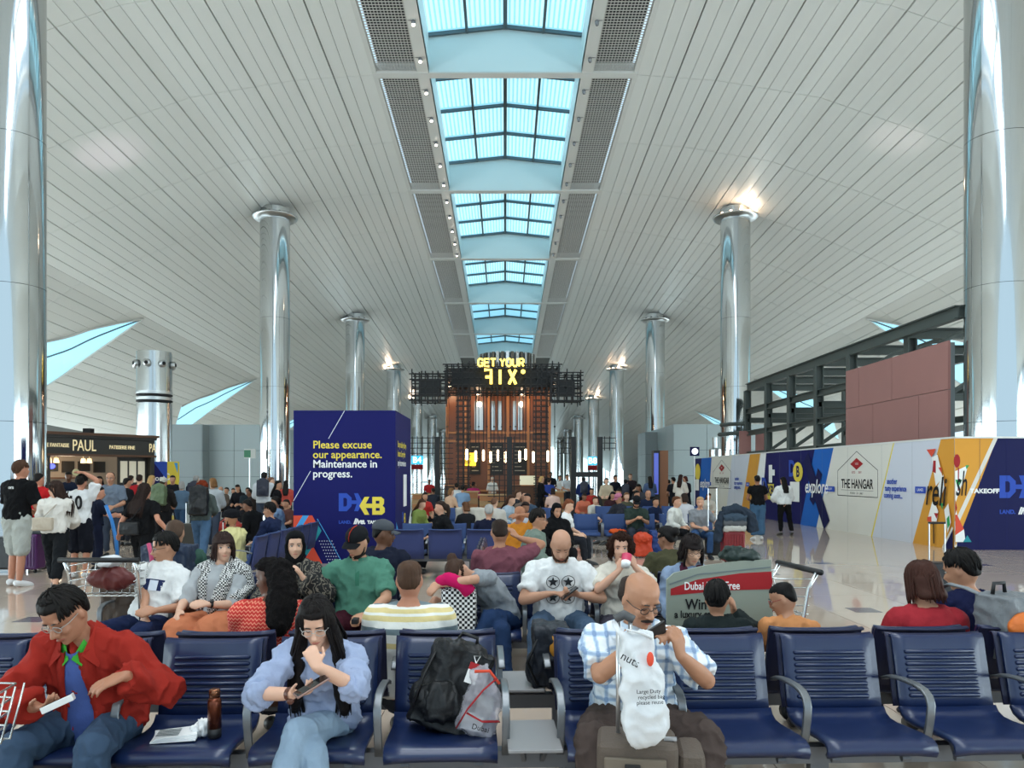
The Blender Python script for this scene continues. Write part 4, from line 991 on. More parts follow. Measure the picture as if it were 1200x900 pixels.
def checks(c1, c2, sc_):
    def f(nt, tc):
        c = nd(nt, 'ShaderNodeTexChecker'); c.inputs['Scale'].default_value = sc_; c.inputs[1].default_value = (*c1, 1); c.inputs[2].default_value = (*c2, 1); nt.links.new(tc, c.inputs[0]); return c.outputs[0]
    return f
m_zig = pat_mat('zigzag_red', zigzag); m_str = pat_mat('striped_knit', stripes); m_plaid = pat_mat('plaid_blue', plaid)
m_chk = pat_mat('knit_black_white', checks(hx('1d1d20'), hx('d5d5d2'), 75)); m_chk2 = pat_mat('dot_check', checks(hx('16161a'), hx('e6e6e4'), 48))
m_flor = pat_mat('abaya_pattern', lambda nt, tc: ramp(nt, wave(nt, tc, 'X', 9, 8, 3), [(0, hx('0c0c0d')), (.8, hx('6b6458'))]))

def remesh(mb, vox, smooth=4, disp=0, dscale=9, seed=0):
    """raw union of closed shapes; welded into one skin in finalize()"""
    me = mb.mesh('skin')
    bm = bmesh.new(); bm.from_mesh(me); bmesh.ops.recalc_face_normals(bm, faces=bm.faces); bm.to_mesh(me); bm.free()
    PENDING[me.name] = (vox, smooth, disp, dscale, seed)
    return me
def displace(out, disp, dscale, seed):
    """cloth folds: ridged noise pushed along the normals"""
    n = len(out.vertices); co = np.empty(n*3, 'f'); no = np.empty(n*3, 'f'); out.vertices.foreach_get('co', co); out.vertices.foreach_get('normal', no)
    co = co.reshape(-1, 3); no = no.reshape(-1, 3); sd = V((seed*3.1, seed*1.7, 0)); nz = NZ.noise; d = np.empty(n, 'f'); k1 = dscale; kz = dscale*.62
    for i, c in enumerate(co.tolist()):
        q_ = V((c[0]*k1+c[2]*2.5, c[1]*k1, c[2]*kz))+sd
        a = 1-abs(nz(q_)); b = 1-abs(nz(q_*2.1)); d[i] = a*a*a*.9+b*b*b*.45-.62
    co += no*(d*disp)[:, None]
    out.vertices.foreach_set('co', co.ravel()); out.update()
def ik(a, t, l1, l2, pole):
    a, t = V(a), V(t); d = t-a; L = d.length; mx = (l1+l2)*.999
    if L > mx: t = a+d*(mx/L); d = t-a; L = mx
    if L < abs(l1-l2)*1.02: L = abs(l1-l2)*1.02
    u = d.normalized(); x = (l1*l1-l2*l2+L*L)/(2*L); h = sqrt(max(l1*l1-x*x, 0))
    p = V(pole); p = p-u*p.dot(u)
    if p.length < 1e-4: p = perp(u)[0]
    return a+u*x+p.normalized()*h, t
def ering(c, rx, ry, ax, ay, n=16, pw=2.3):
    out = []
    for j in range(n):
        t = 2*pi*j/n; cx_, sy_ = cos(t), sin(t)
        out.append(c+ax*(rx*math.copysign(abs(cx_)**(2/pw), cx_))+ay*(ry*math.copysign(abs(sy_)**(2/pw), sy_)))
    return out
def chain(mb, pts, rad, n=10, sub=3, flat=1):
    """smooth tapering limb through joints"""
    P_, R_ = [], []
    for i in range(len(pts)-1):
        for j in range(sub):
            t = j/sub; P_.append(pts[i]*(1-t)+pts[i+1]*t); R_.append(rad[i]*(1-t)+rad[i+1]*t)
    P_.append(pts[-1]); R_.append(rad[-1])
    mb.tube(P_, R_, n, flat)
    for p, r in zip(pts, rad): mb.ell(p, (r, r, r), n=8, m=6)
HEAD = [(-.012, .045, .0, .02), (0, .083, .022, .036), (.02, .094, .05, .053), (.045, .095, .078, .063), (.075, .092, .09, .069), (.1, .088, .097, .072), (.12, .085, .101, .0745), (.15, .093, .104, .077), (.18, .087, .102, .076), (.205, .068, .09, .066), (.224, .038, .062, .046), (.235, .0, .02, .014)]
def head_rings(mb, T, rings, infl=0, n=20, dz=0):
    rr = []
    for z, f, b, w_ in rings:
        r = []
        for j in range(n):
            t = 2*pi*j/n; c, s_ = cos(t), sin(t)
            x = c*(w_+infl); y = -s_*((f if s_ > 0 else b)+infl) if True else 0
            mid = 0
            if f < 0: # ring lies behind the face: centre it between -f and b
                ctr = (b-f)/2; rad_ = (b+f)/2; y = ctr-s_*(rad_+infl)
            r.append(T(V((x, y, z+dz))))
        rr.append(r)
    mb.loft(rr)
HAIR = {
 'short': [(.055, -.055, .10, .045), (.08, -.03, .108, .066), (.11, -.012, .113, .079), (.14, -.002, .115, .083), (.17, .03, .115, .085), (.192, .088, .113, .083), (.21, .086, .104, .076), (.232, .055, .078, .056), (.249, .01, .03, .02)],
 'crop': [(.065, -.06, .098, .045), (.09, -.035, .105, .066), (.12, -.012, .107, .0775), (.15, .0, .108, .0795), (.175, .075, .107, .0795), (.19, .086, .106, .078), (.212, .068, .096, .068), (.23, .04, .066, .048), (.241, .0, .022, .015)],
 'fringe': [(.05, -.055, .098, .045), (.075, -.05, .107, .068), (.1, -.03, .110, .080), (.125, -.02, .112, .082), (.15, -.03, .112, .082), (.17, -.05, .110, .078), (.185, -.07, .104, .06)],
 'recede': [(.05, -.055, .098, .045), (.075, -.045, .107, .068), (.1, -.025, .110, .080), (.125, -.012, .112, .082), (.15, .0, .112, .083), (.175, .03, .110, .082), (.205, .03, .10, .072), (.226, .02, .075, .05), (.24, .0, .03, .02)],
}
SCALE_LOD = {0: (.0066, .0085, .0085), 1: (.0122, .0138, .0128), 2: (.018, .0205, .018), 3: (.024, .026, .023)}
def person(label, loc, rz=0, s=1.0, lod=1, skin='b58468', sex='m', build=1.0, belly=0, hip=(0, 0, .50), lean=(0, 8), side=0, twist=0, hyaw=0, headr=(8, 0, 0), L=None, Rr=None, LL=None, RL=None, pose='sit',
           top=None, bottom=None, shoes='222222', hair=('short', '17120f'), eyes='open', brows=True, extra=(), group=None, seed=1, name='person', hscale=1.0, mouth=True, nobody=False):
    if pose == 'sit': s = s*.94; hip = (hip[0], hip[1], hip[2]-.035)
    k = s; f = sex == 'f'
    vb, vc, vh = SCALE_LOD[lod]
    root = empty(name, (loc[0], loc[1], loc[2] if len(loc) > 2 else 0), rz, label, 'person', group)
    # ---------------- skeleton
    if pose == 'stand' and hip == (0, 0, .50): hip = (0, 0, .93*k)
    hp = V(hip)
    def ud(a, sd=0): a = R(a); b = R(sd); return V((sin(b), -sin(a)*cos(b), cos(a)*cos(b)))
    l0, l1 = lean
    ts = [(-.11, 0), (0, 0), (.1, .1), (.2, .35), (.3, .65), (.4, .9), (.47, 1), (.53, 1), (.56, 1)]
    spine = {}; cur = hp.copy(); prev = 0
    pts = []
    for t, bl in ts:
        u = ud(l0+(l1-l0)*bl, side*bl)
        if t < 0: p = hp+u*t*k
        else: p = cur+u*(t-prev)*k; cur = p; prev = t
        tw = R(hyaw+(twist-hyaw)*bl); ax = V((cos(tw), sin(tw), 0)); ax = (ax-u*ax.dot(u)).normalized(); ay = u.cross(ax).normalized()
        pts.append((p, ax, ay, u))
    sw = (.165 if f else .185)*k*(1+.3*(build-1)); hw = (.092 if f else .088)*k
    pc, axc, ayc, uc = pts[6]
    ch = pts[5][0]*.35+pts[6][0]*.65
    shL, shR = ch+axc*sw, ch-axc*sw
    hpL, hpR = hp+pts[1][1]*hw, hp-pts[1][1]*hw
    ua, fa = .285*k, .255*k; th, sk = .43*k, .42*k
    out = {}
    def arm(sh, sg, d):
        d = dict(d or {})
        w_ = V(d.get('w', (sg*.13, hp.y-.30, hp.z+.10)))
        el, wr = ik(sh, w_, ua, fa, d.get('pole', (sg*.6, .5, -.6)))
        hd = V(d.get('hd', (wr-el))).normalized()
        pn = V(d.get('pn', (-sg*.7, 0, -.7)))
        pn = (pn-hd*pn.dot(hd)); pn = pn.normalized() if pn.length > 1e-3 else perp(hd)[0]
        return dict(sh=sh, el=el, wr=wr, hd=hd, pn=pn, curl=d.get('curl', .35), sg=sg, spread=d.get('spread', 0), thumb=d.get('thumb', .5))
    def leg(hj, sg, d):
        d = dict(d or {})
        if pose == 'stand': an = V(d.get('a', (sg*.10*k, .0, .085*k))); pole = d.get('pole', (sg*.1, -1, 0))
        else: an = V(d.get('a', (sg*.13, hp.y-.46*k, .085*k))); pole = d.get('pole', (sg*.15, -.6, 1))
        kn, an = ik(hj, an, th, sk, pole)
        fd = V(d.get('fd', (sg*.25, -1, -.12))).normalized()
        return dict(hj=hj, kn=kn, an=an, fd=fd, sg=sg)
    aL, aR = arm(shL, 1, L), arm(shR, -1, Rr); gL, gR = leg(hpL, 1, LL), leg(hpR, -1, RL)
    # ---------------- torso sections (half width, half depth)
    B = build
    sec = [(.12, .085), (.165 if f else .155, .118), (.158 if f else .15, .112), (.132 if f else .145, .098), (.142 if f else .16, .108), (.155 if f else .175, .112), (.14 if f else .16, .092), (.085, .07), (.05, .05)]
    def torso(mb, infl=0, i0=0, i1=9, flare=0, bel=belly):
        rr = []
        for i in range(i0, i1):
            p, ax, ay, u = pts[i]; w_, d = sec[i]
            bb = bel*(1 if i in (2, 3) else .6 if i in (1, 4) else .1 if i == 5 else 0)
            bu = .022 if f and i in (5,) else (.012 if f and i == 4 else 0)
            rx = (w_*B+bb*.5)*k+infl+(flare if i <= 2 else 0); ry = (d*B+bb*.5+bu*.6)*k+infl+(flare*.8 if i <= 2 else 0)
            rr.append(ering(p-ay*(bb*.5+bu*.6)*k*1.0, rx, ry, ax, ay))
        mb.loft(rr)
    # NB ay points backwards or forwards: make it point to the back
    def limb_arm(mb, a, infl=0, upto=2.0, r0=.056, loose=0):
        rr = [r0*B, .047*B, .04*B, .042*B, .034, .026]
        pa, pe, pw = a['sh'], a['el'], a['wr']
        J = [(0, pa), (.5, pa*.5+pe*.5), (1, pe), (1.3, pe*.7+pw*.3), (1.7, pe*.3+pw*.7), (2, pw)]
        P_, R_ = [], []
        for i, (t, p) in enumerate(J):
            if t <= upto+1e-6: P_.append(p); R_.append(rr[i]*k+infl+loose*min(t, 2)*.5)
            else:
                t0, p0 = J[i-1]; fr = (upto-t0)/(t-t0)
                if fr > .02: P_.append(p0.lerp(p, fr)); R_.append((rr[i-1]*(1-fr)+rr[i]*fr)*k+infl+loose*upto*.5)
                break
        Pp, Rp = [P_[0]], [R_[0]]
        for i in range(1, len(P_)):
            for j in (1, 2, 3): Pp.append(P_[i-1].lerp(P_[i], j/3)); Rp.append(R_[i-1]+(R_[i]-R_[i-1])*j/3)
        mb.tube(Pp, Rp, 12)
        mb.ell(pa, (R_[0],)*3, n=10, m=6)
        if upto >= 1: mb.ell(pe, (R_[2],)*3, n=10, m=6)
    def limb_leg(mb, g, infl=0, upto=2.0, loose=0):
        rr = [.088*B, .078*B, .06, .056, .05, .036]
        if f: rr[0] *= 1.03
        J = [(0, g['hj']), (.5, g['hj']*.5+g['kn']*.5), (1, g['kn']), (1.3, g['kn']*.7+g['an']*.3+V((0, .0, 0))), (1.65, g['kn']*.35+g['an']*.65), (2, g['an'])]
        P_, R_ = [], []
        for i, (t, p) in enumerate(J):
            if t <= upto+1e-6: P_.append(p); R_.append(rr[i]*k+infl+loose*min(t, 2)*.5)
            else:
                t0, p0 = J[i-1]; fr = (upto-t0)/(t-t0)
                if fr > .02: P_.append(p0.lerp(p, fr)); R_.append((rr[i-1]*(1-fr)+rr[i]*fr)*k+infl+loose*upto*.5)
                break
        Pp, Rp = [P_[0]], [R_[0]]
        for i in range(1, len(P_)):
            for j in (1, 2, 3): Pp.append(P_[i-1].lerp(P_[i], j/3)); Rp.append(R_[i-1]+(R_[i]-R_[i-1])*j/3)
        mb.tube(Pp, Rp, 12); mb.ell(g['hj'], (R_[0],)*3, n=10, m=6)
        if upto >= 1: mb.ell(g['kn'], (R_[2]*1.03,)*3, n=10, m=6)
    # ---------------- head transform
    hpit, hy, hr = headr
    RH = mathutils.Euler((R(hpit), 0, 0)).to_matrix()   # pitch down: forward is -Y, so +x rotation lifts? handled below
    RH = M3.Rotation(R(hy), 3, 'Z') @ M3.Rotation(R(hpit), 3, 'X') @ M3.Rotation(R(hr), 3, 'Y')
    nb = pts[7][0]; fwd = RH @ V((0, -1, 0)); hup = RH @ V((0, 0, 1))
    pv = nb+(uc*.65+hup*.35).normalized()*.085*k+V((fwd.x, fwd.y, 0))*.012*k
    hk = k*hscale*(.96 if f else 1.0)
    def T(v): return pv+(RH @ (v-V((0, -.005, .045))))*hk
    def TR(v): return RH @ v
    # ---------------- body
    mb = MB()
    if not nobody: torso(mb, -.004)
    mb.tube([nb-uc*.06*k, nb, pv, T(V((0, .01, .07)))], [.058*k*B**.5, .054*k, .052*k, .05*k], 12)
    head_rings(mb, T, HEAD)
    mb.tube([T(V((0, -.084, .132))), T(V((0, -.100, .105))), T(V((0, -.118, .083))), T(V((0, -.098, .072)))], [.010*hk, .0125*hk, .0165*hk, .012*hk], 8)
    for sg in (-1, 1):
        mb.ell(T(V((sg*.011, -.104, .078))), (.010*hk,)*3, n=8, m=5)
        mb.ell(T(V((sg*.079, .012, .105))), (.010*hk, .019*hk, .033*hk), RH, n=8, m=6)
        mb.ell(T(V((sg*.036, -.072, .085))), (.026*hk, .022*hk, .024*hk), n=8, m=6)
        mb.ell(T(V((sg*.03, -.083, .143))), (.026*hk, .012*hk, .009*hk), RH, n=8, m=5)
    mb.ell(T(V((0, -.092, .05))), (.026*hk, .013*hk, .008*hk), RH, n=8, m=5); mb.ell(T(V((0, -.089, .041))), (.022*hk, .013*hk, .007*hk), RH, n=8, m=5)
    mb.ell(T(V((0, -.086, .012))), (.022*hk, .014*hk, .014*hk), RH, n=8, m=5)
    for a in (aL, aR):
        limb_arm(mb, a)
        wr, hd, pn = a['wr'], a['hd'], a['pn']; lat = hd.cross(pn)*(-1 if a['sg'] > 0 else 1)
        hk2 = k*(.93 if f else 1.0); fr_ = max(.0088*hk2, vb*1.12)
        rr = []
        for t, w_, d in ((-.01, .026, .02), (.02, .032, .018), (.06, .041, .015), (.088, .040, .0125)):
            rr.append(ering(wr+hd*t*hk2, w_*hk2, d*hk2, lat, pn, 12))
        mb.loft(rr)
        c = a['curl']
        for q_, (o_, ln) in enumerate(((.030, .070), (.0105, .080), (-.0095, .074), (-.029, .058))):
            p = wr+hd*(.086-.004*abs(q_-1))*hk2+lat*o_*hk2*1.05; d = (hd+lat*o_*(2+a['spread'])).normalized(); P_ = [p-d*.02*hk2, p]; ang = 0
            for seg, fr in enumerate((.45, .32, .23)):
                ang += c*(.55, 1.0, .75)[seg]*(1+.12*q_)
                dd = d*cos(ang)+pn*sin(ang); p = p+dd*ln*fr*1.15*hk2; P_.append(p)
            mb.tube(P_, [fr_*1.05, fr_*1.05, fr_, fr_*.95, fr_*.8], 7)
        p = wr+hd*.025*hk2+lat*.028*hk2; d1 = (lat*.8+hd*.6+pn*.35*a['thumb']*2).normalized(); d2 = (lat*.25+hd*.9+pn*.4*a['thumb']*2).normalized()
        mb.tube([p-d1*.015*hk2, p, p+d1*.04*hk2, p+d1*.04*hk2+d2*.032*hk2, p+d1*.04*hk2+d2*.055*hk2], [fr_*1.4, fr_*1.5, fr_*1.25, fr_*1.1, fr_*.85], 8)
    bl = (bottom or {}).get('len', 1.9)
    covered = bool(shoes) and (bottom or {}).get('kind') != 'skirt' and bl >= 1.85 and bool((bottom or {}).get('color'))
    for g in (gL, gR):
        if not nobody and not covered: limb_leg(mb, g)
        an, fd = g['an'], g['fd']; l_ = V((fd.y, -fd.x, 0)).normalized(); up_ = l_.cross(fd); up_ = up_ if up_.z > 0 else -up_
        if not nobody and not covered: mb.tube([an-fd*.05*k-up_*.04*k, an-up_*.045*k, an+fd*.09*k-up_*.055*k, an+fd*.16*k-up_*.06*k, an+fd*.19*k-up_*.062*k], [.03*k, .04*k, .036*k, .03*k, .018*k], 10)
    body = link('body', remesh(mb, vb, 3 if lod < 2 else 2), m_skin, root, hx(skin))
    # ---------------- clothes
    tp = top or {}
    if tp.get('sleeve') is not None or tp.get('color'):
        sl = tp.get('sleeve', .75); infl = tp.get('infl', .012); loose = tp.get('loose', 0)
        mb = MB(); torso(mb, infl, tp.get('i0', 1), 8, tp.get('flare', .008)); 
        for a in (aL, aR):
            if sl > 0: limb_arm(mb, a, infl+.003, sl, .060, loose)
            else: mb.ell(a['sh']-axc*a['sg']*.02, (.05*k,)*3, n=8, m=6)
        # trapezius fill between neck and shoulders
        for a in (aL, aR): mb.tube([pts[7][0]-uc*.03*k, (pts[7][0]*.45+a['sh']*.55)+uc*.008*k, a['sh']], [.058*k+infl*.6, .05*k+infl*.6, .05*k+infl*.6], 10)
        for fn in tp.get('more', ()): fn(mb, dict(pts=pts, aL=aL, aR=aR, k=k, T=T, gL=gL, gR=gR))
        me = remesh(mb, vc, tp.get('smooth', 4), tp.get('disp', .022 if lod < 3 else .012), tp.get('dscale', 11), seed)
        o = link(tp.get('name', 'shirt'), me, tp.get('mat', m_cloth), root, hx(tp.get('color', '888888')))
        if tp.get('collar'):
            q_ = MB(); c = pts[7][0]; rr = .062*k*B**.5
            q_.loft([ering(c-uc*.012*k, rr*1.18, rr*1.12, axc, ayc, 20), ering(c+uc*.03*k, rr*1.02, rr*.98, axc, ayc, 20), ering(c+uc*.034*k, rr*.96, rr*.92, axc, ayc, 20), ering(c-uc*.005*k, rr*.98, rr*.95, axc, ayc, 20)], False)
            link('collar', q_.mesh('collar', True), m_cloth, root, hx(tp['collar']))
    bt = bottom or {}
    if bt.get('color'):
        mb = MB(); infl = bt.get('infl', .012)
        torso(mb, infl-.014, 0, 3, 0)
        if bt.get('kind') == 'skirt':
            ln = bt.get('len', 1.6)
            for g in (gL, gR): limb_leg(mb, g, infl+.025, ln, bt.get('loose', .05))
            for t in (.3, .6, .9): mb.ell(gL['hj'].lerp(gL['kn'], t)*.5+gR['hj'].lerp(gR['kn'], t)*.5, (.12*k, .1*k, .09*k))
            for t in (.15, .4, .65):
                if 1+t < ln: mb.ell(gL['kn'].lerp(gL['an'], t)*.5+gR['kn'].lerp(gR['an'], t)*.5, (.13*k, .09*k, .13*k))
        else:
            for g in (gL, gR): limb_leg(mb, g, infl, bl, bt.get('loose', .004))
        for fn in bt.get('more', ()): fn(mb, dict(pts=pts, gL=gL, gR=gR, k=k))
        me = remesh(mb, vc, 3, bt.get('disp', .018 if lod < 3 else .01), bt.get('dscale', 9), seed+5)
        link(bt.get('name', 'trousers'), me, bt.get('mat', m_cloth), root, hx(bt['color']))
    if shoes and not nobody:
        for g in (gL, gR):
            mb = MB(); an, fd = g['an'], g['fd']; l_ = V((fd.y, -fd.x, 0)).normalized(); up_ = l_.cross(fd); up_ = up_ if up_.z > 0 else -up_
            mb.tube([an-fd*.065*k-up_*.035*k, an-fd*.02*k-up_*.03*k, an+fd*.09*k-up_*.045*k, an+fd*.165*k-up_*.055*k, an+fd*.205*k-up_*.06*k], [.034*k, .05*k, .048*k, .042*k, .022*k], 12)
            me = remesh(mb, max(vc, .009), 2); link('shoe', me, m_leather, root, hx(shoes))
    # ---------------- face details
    if lod <= 2:
        for sg in (-1, 1):
            if eyes == 'open':
                e_ = MB().ell(T(V((sg*.031, -.0795, .118))), (.0135*hk, .008*hk, .0072*hk), RH, n=10, m=6).build('eye', m_eyew, root, True)
                MB().ell(T(V((sg*.031, -.0845, .118))), (.0062*hk, .0042*hk, .0064*hk), RH, n=8, m=6).build('iris', m_eyed, e_, True)
            MB().tube([T(V((sg*.016, -.0865, .115 if eyes != 'open' else .123))), T(V((sg*.031, -.0885, .1115 if eyes != 'open' else .1265))), T(V((sg*.046, -.0805, .115 if eyes != 'open' else .122)))], [.0012*hk, .0022*hk, .0012*hk], 5).build('eyelash', m_eyed, root)
            if brows: link('eyebrow', MB().tube([T(V((sg*.013, -.0945, .139))), T(V((sg*.03, -.0965, .1445))), T(V((sg*.05, -.0815, .139)))], [.003*hk, .0038*hk, .0018*hk], 6).mesh('eyebrow', True), m_leather, root, hx(hair[1] if hair[0] != 'hijab' else '17120f'))
        if mouth: link('lips', MB().tube([T(V((-.024, -.088, .0455))), T(V((-.008, -.1055, .0475))), T(V((.008, -.1055, .0475))), T(V((.024, -.088, .0455)))], [.002*hk, .0062*hk, .0062*hk, .002*hk], 6).mesh('lips', True), m_lip, root, tuple(c*f_ for c, f_ in zip(hx(skin), (.72, .42, .42))))
    # ---------------- hair and headwear
    hs, hc = hair[0], hair[1]
    mb = MB(); hm = m_hair; hn = 'hair'; hd_ = .004; sm = 2; col = hx(hc)
    def bob(mb, zlow, fl=.0, w_=.088, back=.115):
        head_rings(mb, T, [(zlow, -.055, back+fl, w_+fl-.012), (zlow+.03, -.045, back+fl+.004, w_+fl), (.06, -.03, .118, .089), (.1, -.022, .118, .09), (.135, -.01, .118, .089), (.16, .02, .118, .088), (.185, .09, .115, .086), (.212, .088, .106, .078), (.234, .055, .08, .057), (.25, .01, .03, .02)])
    if hs in HAIR: head_rings(mb, T, HAIR[hs])
    elif hs == 'bob': bob(mb, .0, .012)
    elif hs == 'bobfringe':
        bob(mb, .01, .010); mb.tube([T(V((-.07, -.05, .165))), T(V((-.035, -.09, .163))), T(V((0, -.1, .162))), T(V((.035, -.09, .163))), T(V((.07, -.05, .165)))], [.02*hk]*5, 8, .8)
        for sg in (-1, 1): mb.tube([T(V((sg*.075, -.03, .16))), T(V((sg*.085, -.03, .1))), T(V((sg*.09, -.02, .03)))], [.022*hk, .022*hk, .02*hk], 8)
    elif hs in ('long', 'longfront'):
        bob(mb, .06)
        bk = [T(V((0, .07, .15))), T(V((0, .10, .05))), T(V((0, .115, -.06)))-RH @ V((0, 0, 0)), pts[5][0]-ayc*0+(V((0, .16*k, 0)) if True else V())]
        bdir = -(fwd-uc*fwd.dot(uc)).normalized()
        c3 = pts[6][0]+bdir*.125*k; c4 = pts[4][0]+bdir*.155*k
        mb.loft([ering(T(V((0, .06, .14))), .08*hk, .05*hk, RH @ V((1, 0, 0)), bdir, 12), ering(T(V((0, .085, .03))), .092*hk, .045*hk, RH @ V((1, 0, 0)), bdir, 12), ering(c3, .105*k, .035*k, axc, bdir, 12), ering(c4, .085*k, .025*k, axc, bdir, 12)])
        if hs == 'longfront':
            for sg in (-1, 1): mb.tube([T(V((sg*.03, -.03, .225))), T(V((sg*.075, -.03, .165))), T(V((sg*.085, -.025, .09))), T(V((sg*.093, -.02, .0))), ch+axc*sg*.105*k-uc*.07*k+(-bdir)*.085*k, pts[4][0]+axc*sg*.12*k-uc*.02*k+(-bdir)*.13*k, pts[3][0]+axc*sg*.13*k-uc*.03*k+(-bdir)*.14*k], [.018*hk, .026*hk, .03*hk, .034*hk, .042*k, .04*k, .02*k], 10)
    elif hs == 'ponytail':
        head_rings(mb, T, HAIR['short']); mb.tube([T(V((0, .09, .17))), T(V((0, .145, .15))), T(V((0, .16, .05))), T(V((0, .14, -.08))), T(V((0, .13, -.16)))], [.02*hk, .032*hk, .04*hk, .034*hk, .012*hk], 10)
    elif hs == 'bun':
        head_rings(mb, T, HAIR['short']); mb.ell(T(V((0, .13, .16))), (.05*hk, .045*hk, .05*hk))
    elif hs == 'curly':
        bob(mb, .03, .01); hm = m_curl; hd_ = .03; sm = 2
        for q_ in range(16):
            a = 2*pi*q_/16; mb.ell(T(V((.085*cos(a), .02+.085*max(sin(a), -.35), .10+.07*((q_*7) % 5)/5))), (.045*hk,)*3)
    elif hs == 'braids':
        head_rings(mb, T, HAIR['short']); hm = m_curl; hd_ = .02
        bdir = -(fwd-uc*fwd.dot(uc)).normalized(); s_ = axc
        mb.tube([T(V((0, .05, .19))), T(V((.01, .11, .15))), T(V((.04, .135, .05))), T(V((.09, .15, -.08))), T(V((.13, .15, -.2))), T(V((.13, .14, -.27)))], [.06*hk, .085*hk, .09*hk, .095*hk, .075*hk, .03*hk], 12)
    elif hs == 'hijab':
        hn = 'headscarf'; hm = m_cloth; hd_ = .004
        head_rings(mb, T, [(-.06, -.02, .10, .085), (-.02, .0, .115, .088), (.02, .0, .12, .09), (.06, -.005, .122, .091), (.1, -.01, .122, .09), (.14, .0, .122, .09), (.17, .04, .12, .089), (.19, .09, .116, .086), (.215, .085, .106, .076), (.236, .05, .08, .055), (.25, .01, .03, .02)])
        mb.tube([T(V((-.06, -.05, .17))), T(V((-.082, -.03, .11))), T(V((-.075, -.045, .05))), T(V((-.045, -.075, .0))), T(V((0, -.085, -.022))), T(V((.045, -.075, .0))), T(V((.075, -.045, .05))), T(V((.082, -.03, .11))), T(V((.06, -.05, .17)))], [.02*hk]*9, 8)
        mb.loft([ering(T(V((0, .02, .02))), .088*hk, .095*hk, axc, ayc, 14), ering(nb+uc*.02*k, .095*k, .09*k, axc, ayc, 14), ering(ch+uc*.03*k, .15*k, .11*k, axc, ayc, 14), ering(ch-uc*.06*k, .14*k, .115*k, axc, ayc, 14)])
    elif hs == 'turban':
        hn = 'turban'; hm = m_cloth; hd_ = .006
        head_rings(mb, T, [(.11, -.05, .12, .07), (.125, -.02, .14, .105), (.15, .08, .15, .115), (.18, .115, .15, .118), (.21, .11, .14, .11), (.24, .08, .11, .085), (.262, .02, .05, .04)])
    elif hs == 'capback': pass
    if lod <= 1 and hs in ('short', 'bob', 'bobfringe', 'long', 'longfront', 'ponytail', 'bun', 'curly'):
        lk = MB(); rg = random.Random(seed*17+3); NL = 150 if lod == 0 else 85
        def surf(th, ph, o_):  # point on the scalp; ph 0 = front
            return V((.079*sin(th)*sin(ph)*(1+o_*11), .008-.1*sin(th)*cos(ph)*(1+o_*9), .132+.108*cos(th)*(1+o_*9)))
        for q_ in range(NL):
            ph = 2*pi*(q_+rg.random()*.8)/NL; cf = cos(ph)
            front = cf > .62
            hl = (.66 if front else 1.5+.25*max(-cf, 0)*2) if hs in ('short',) else (.82 if cf > .72 else 1.62)
            t0 = rg.uniform(.05, .55) if q_ % 2 else rg.uniform(.3, .9*hl); o1 = rg.uniform(.006, .016); sw_ = rg.uniform(-.25, .25)
            P_ = []
            if hs in ('ponytail', 'bun'):
                tgt = V((0, .105, .17))
                for j in range(5):
                    u_ = j/4; a = surf(hl*.98*(1-u_)+.3*u_, ph, o1*.6); P_.append(a.lerp(tgt, u_**1.6))
            else:
                for j in range(5):
                    u_ = j/4; P_.append(surf(t0+(hl-t0)*u_, ph+sw_*u_+(.35*u_ if front and hs == 'short' else 0), o1*(1-.2*u_)+.002))
                if hs in ('bob', 'bobfringe', 'curly') and not front:
                    zl = {'bob': -.01, 'bobfringe': .0, 'curly': .0}[hs]+rg.uniform(-.02, .02); e_ = P_[-1]; out_ = rg.uniform(1.0, 1.18)
                    for u_ in (.35, .7, 1): P_.append(V((e_.x*(1+(out_-1)*u_)+(rg.uniform(-.02, .02) if hs == 'curly' else 0), e_.y*(1+(out_-1)*u_)+(rg.uniform(-.02, .02) if hs == 'curly' else 0), e_.z+(zl-e_.z)*u_)))
                if hs == 'bobfringe' and cf > .55:
                    e_ = P_[-1]; P_ += [V((e_.x*1.03, e_.y-.012, e_.z-.015)), V((e_.x*1.05, e_.y-.006, .148))]
            r0 = rg.uniform(.0045, .008)*hk
            Pw = [T(p) for p in P_]
            if hs in ('long', 'longfront') and not front:
                sg = 1 if sin(ph) > 0 else -1; bdir = -(fwd-uc*fwd.dot(uc)).normalized(); fr = hs == 'longfront' and cf > -.35
                x_ = abs(sin(ph)); jx = rg.uniform(-.03, .03)
                if fr: Pw += [ch+axc*sg*(.085+.035*x_)*k+axc*jx-bdir*(.065+.03*cf)*k+uc*.02*k, pts[4][0]+axc*sg*(.10+.03*x_)*k+axc*jx-bdir*.125*k, pts[3][0]+axc*sg*(.12)*k+axc*jx*1.3-bdir*.135*k-uc*rg.uniform(.0, .08)*k]
                else: Pw += [pts[6][0]+axc*sg*.1*x_*k+axc*jx+bdir*.135*k, pts[5][0]+axc*sg*.1*x_*k+axc*jx+bdir*.15*k, pts[4][0]+axc*sg*.085*x_*k+axc*jx+bdir*.155*k-uc*rg.uniform(0, .08)*k]
            n_ = len(Pw); lk.tube(Pw, [r0*.7]+[r0*1.15]*(n_-2)+[r0*.3], 5)
        link('hair_locks', lk.mesh('locks', True), hm, root, col)
    if mb.v: link(hn, remesh(mb, vh, sm, hd_ if lod < 3 else hd_*.7, 28 if hs != 'hijab' else 12, seed), hm, root, col)
    infl_ = (top or {}).get('infl', .012)
    front = [(sec[i][1]*B+belly*(1 if i in (2, 3) else .6 if i in (1, 4) else .1 if i == 5 else 0)+(.0264 if f and i == 5 else .0144 if f and i == 4 else 0))*k+infl_+(top or {}).get('flare', .008)*.8*(i <= 2) for i in range(9)]
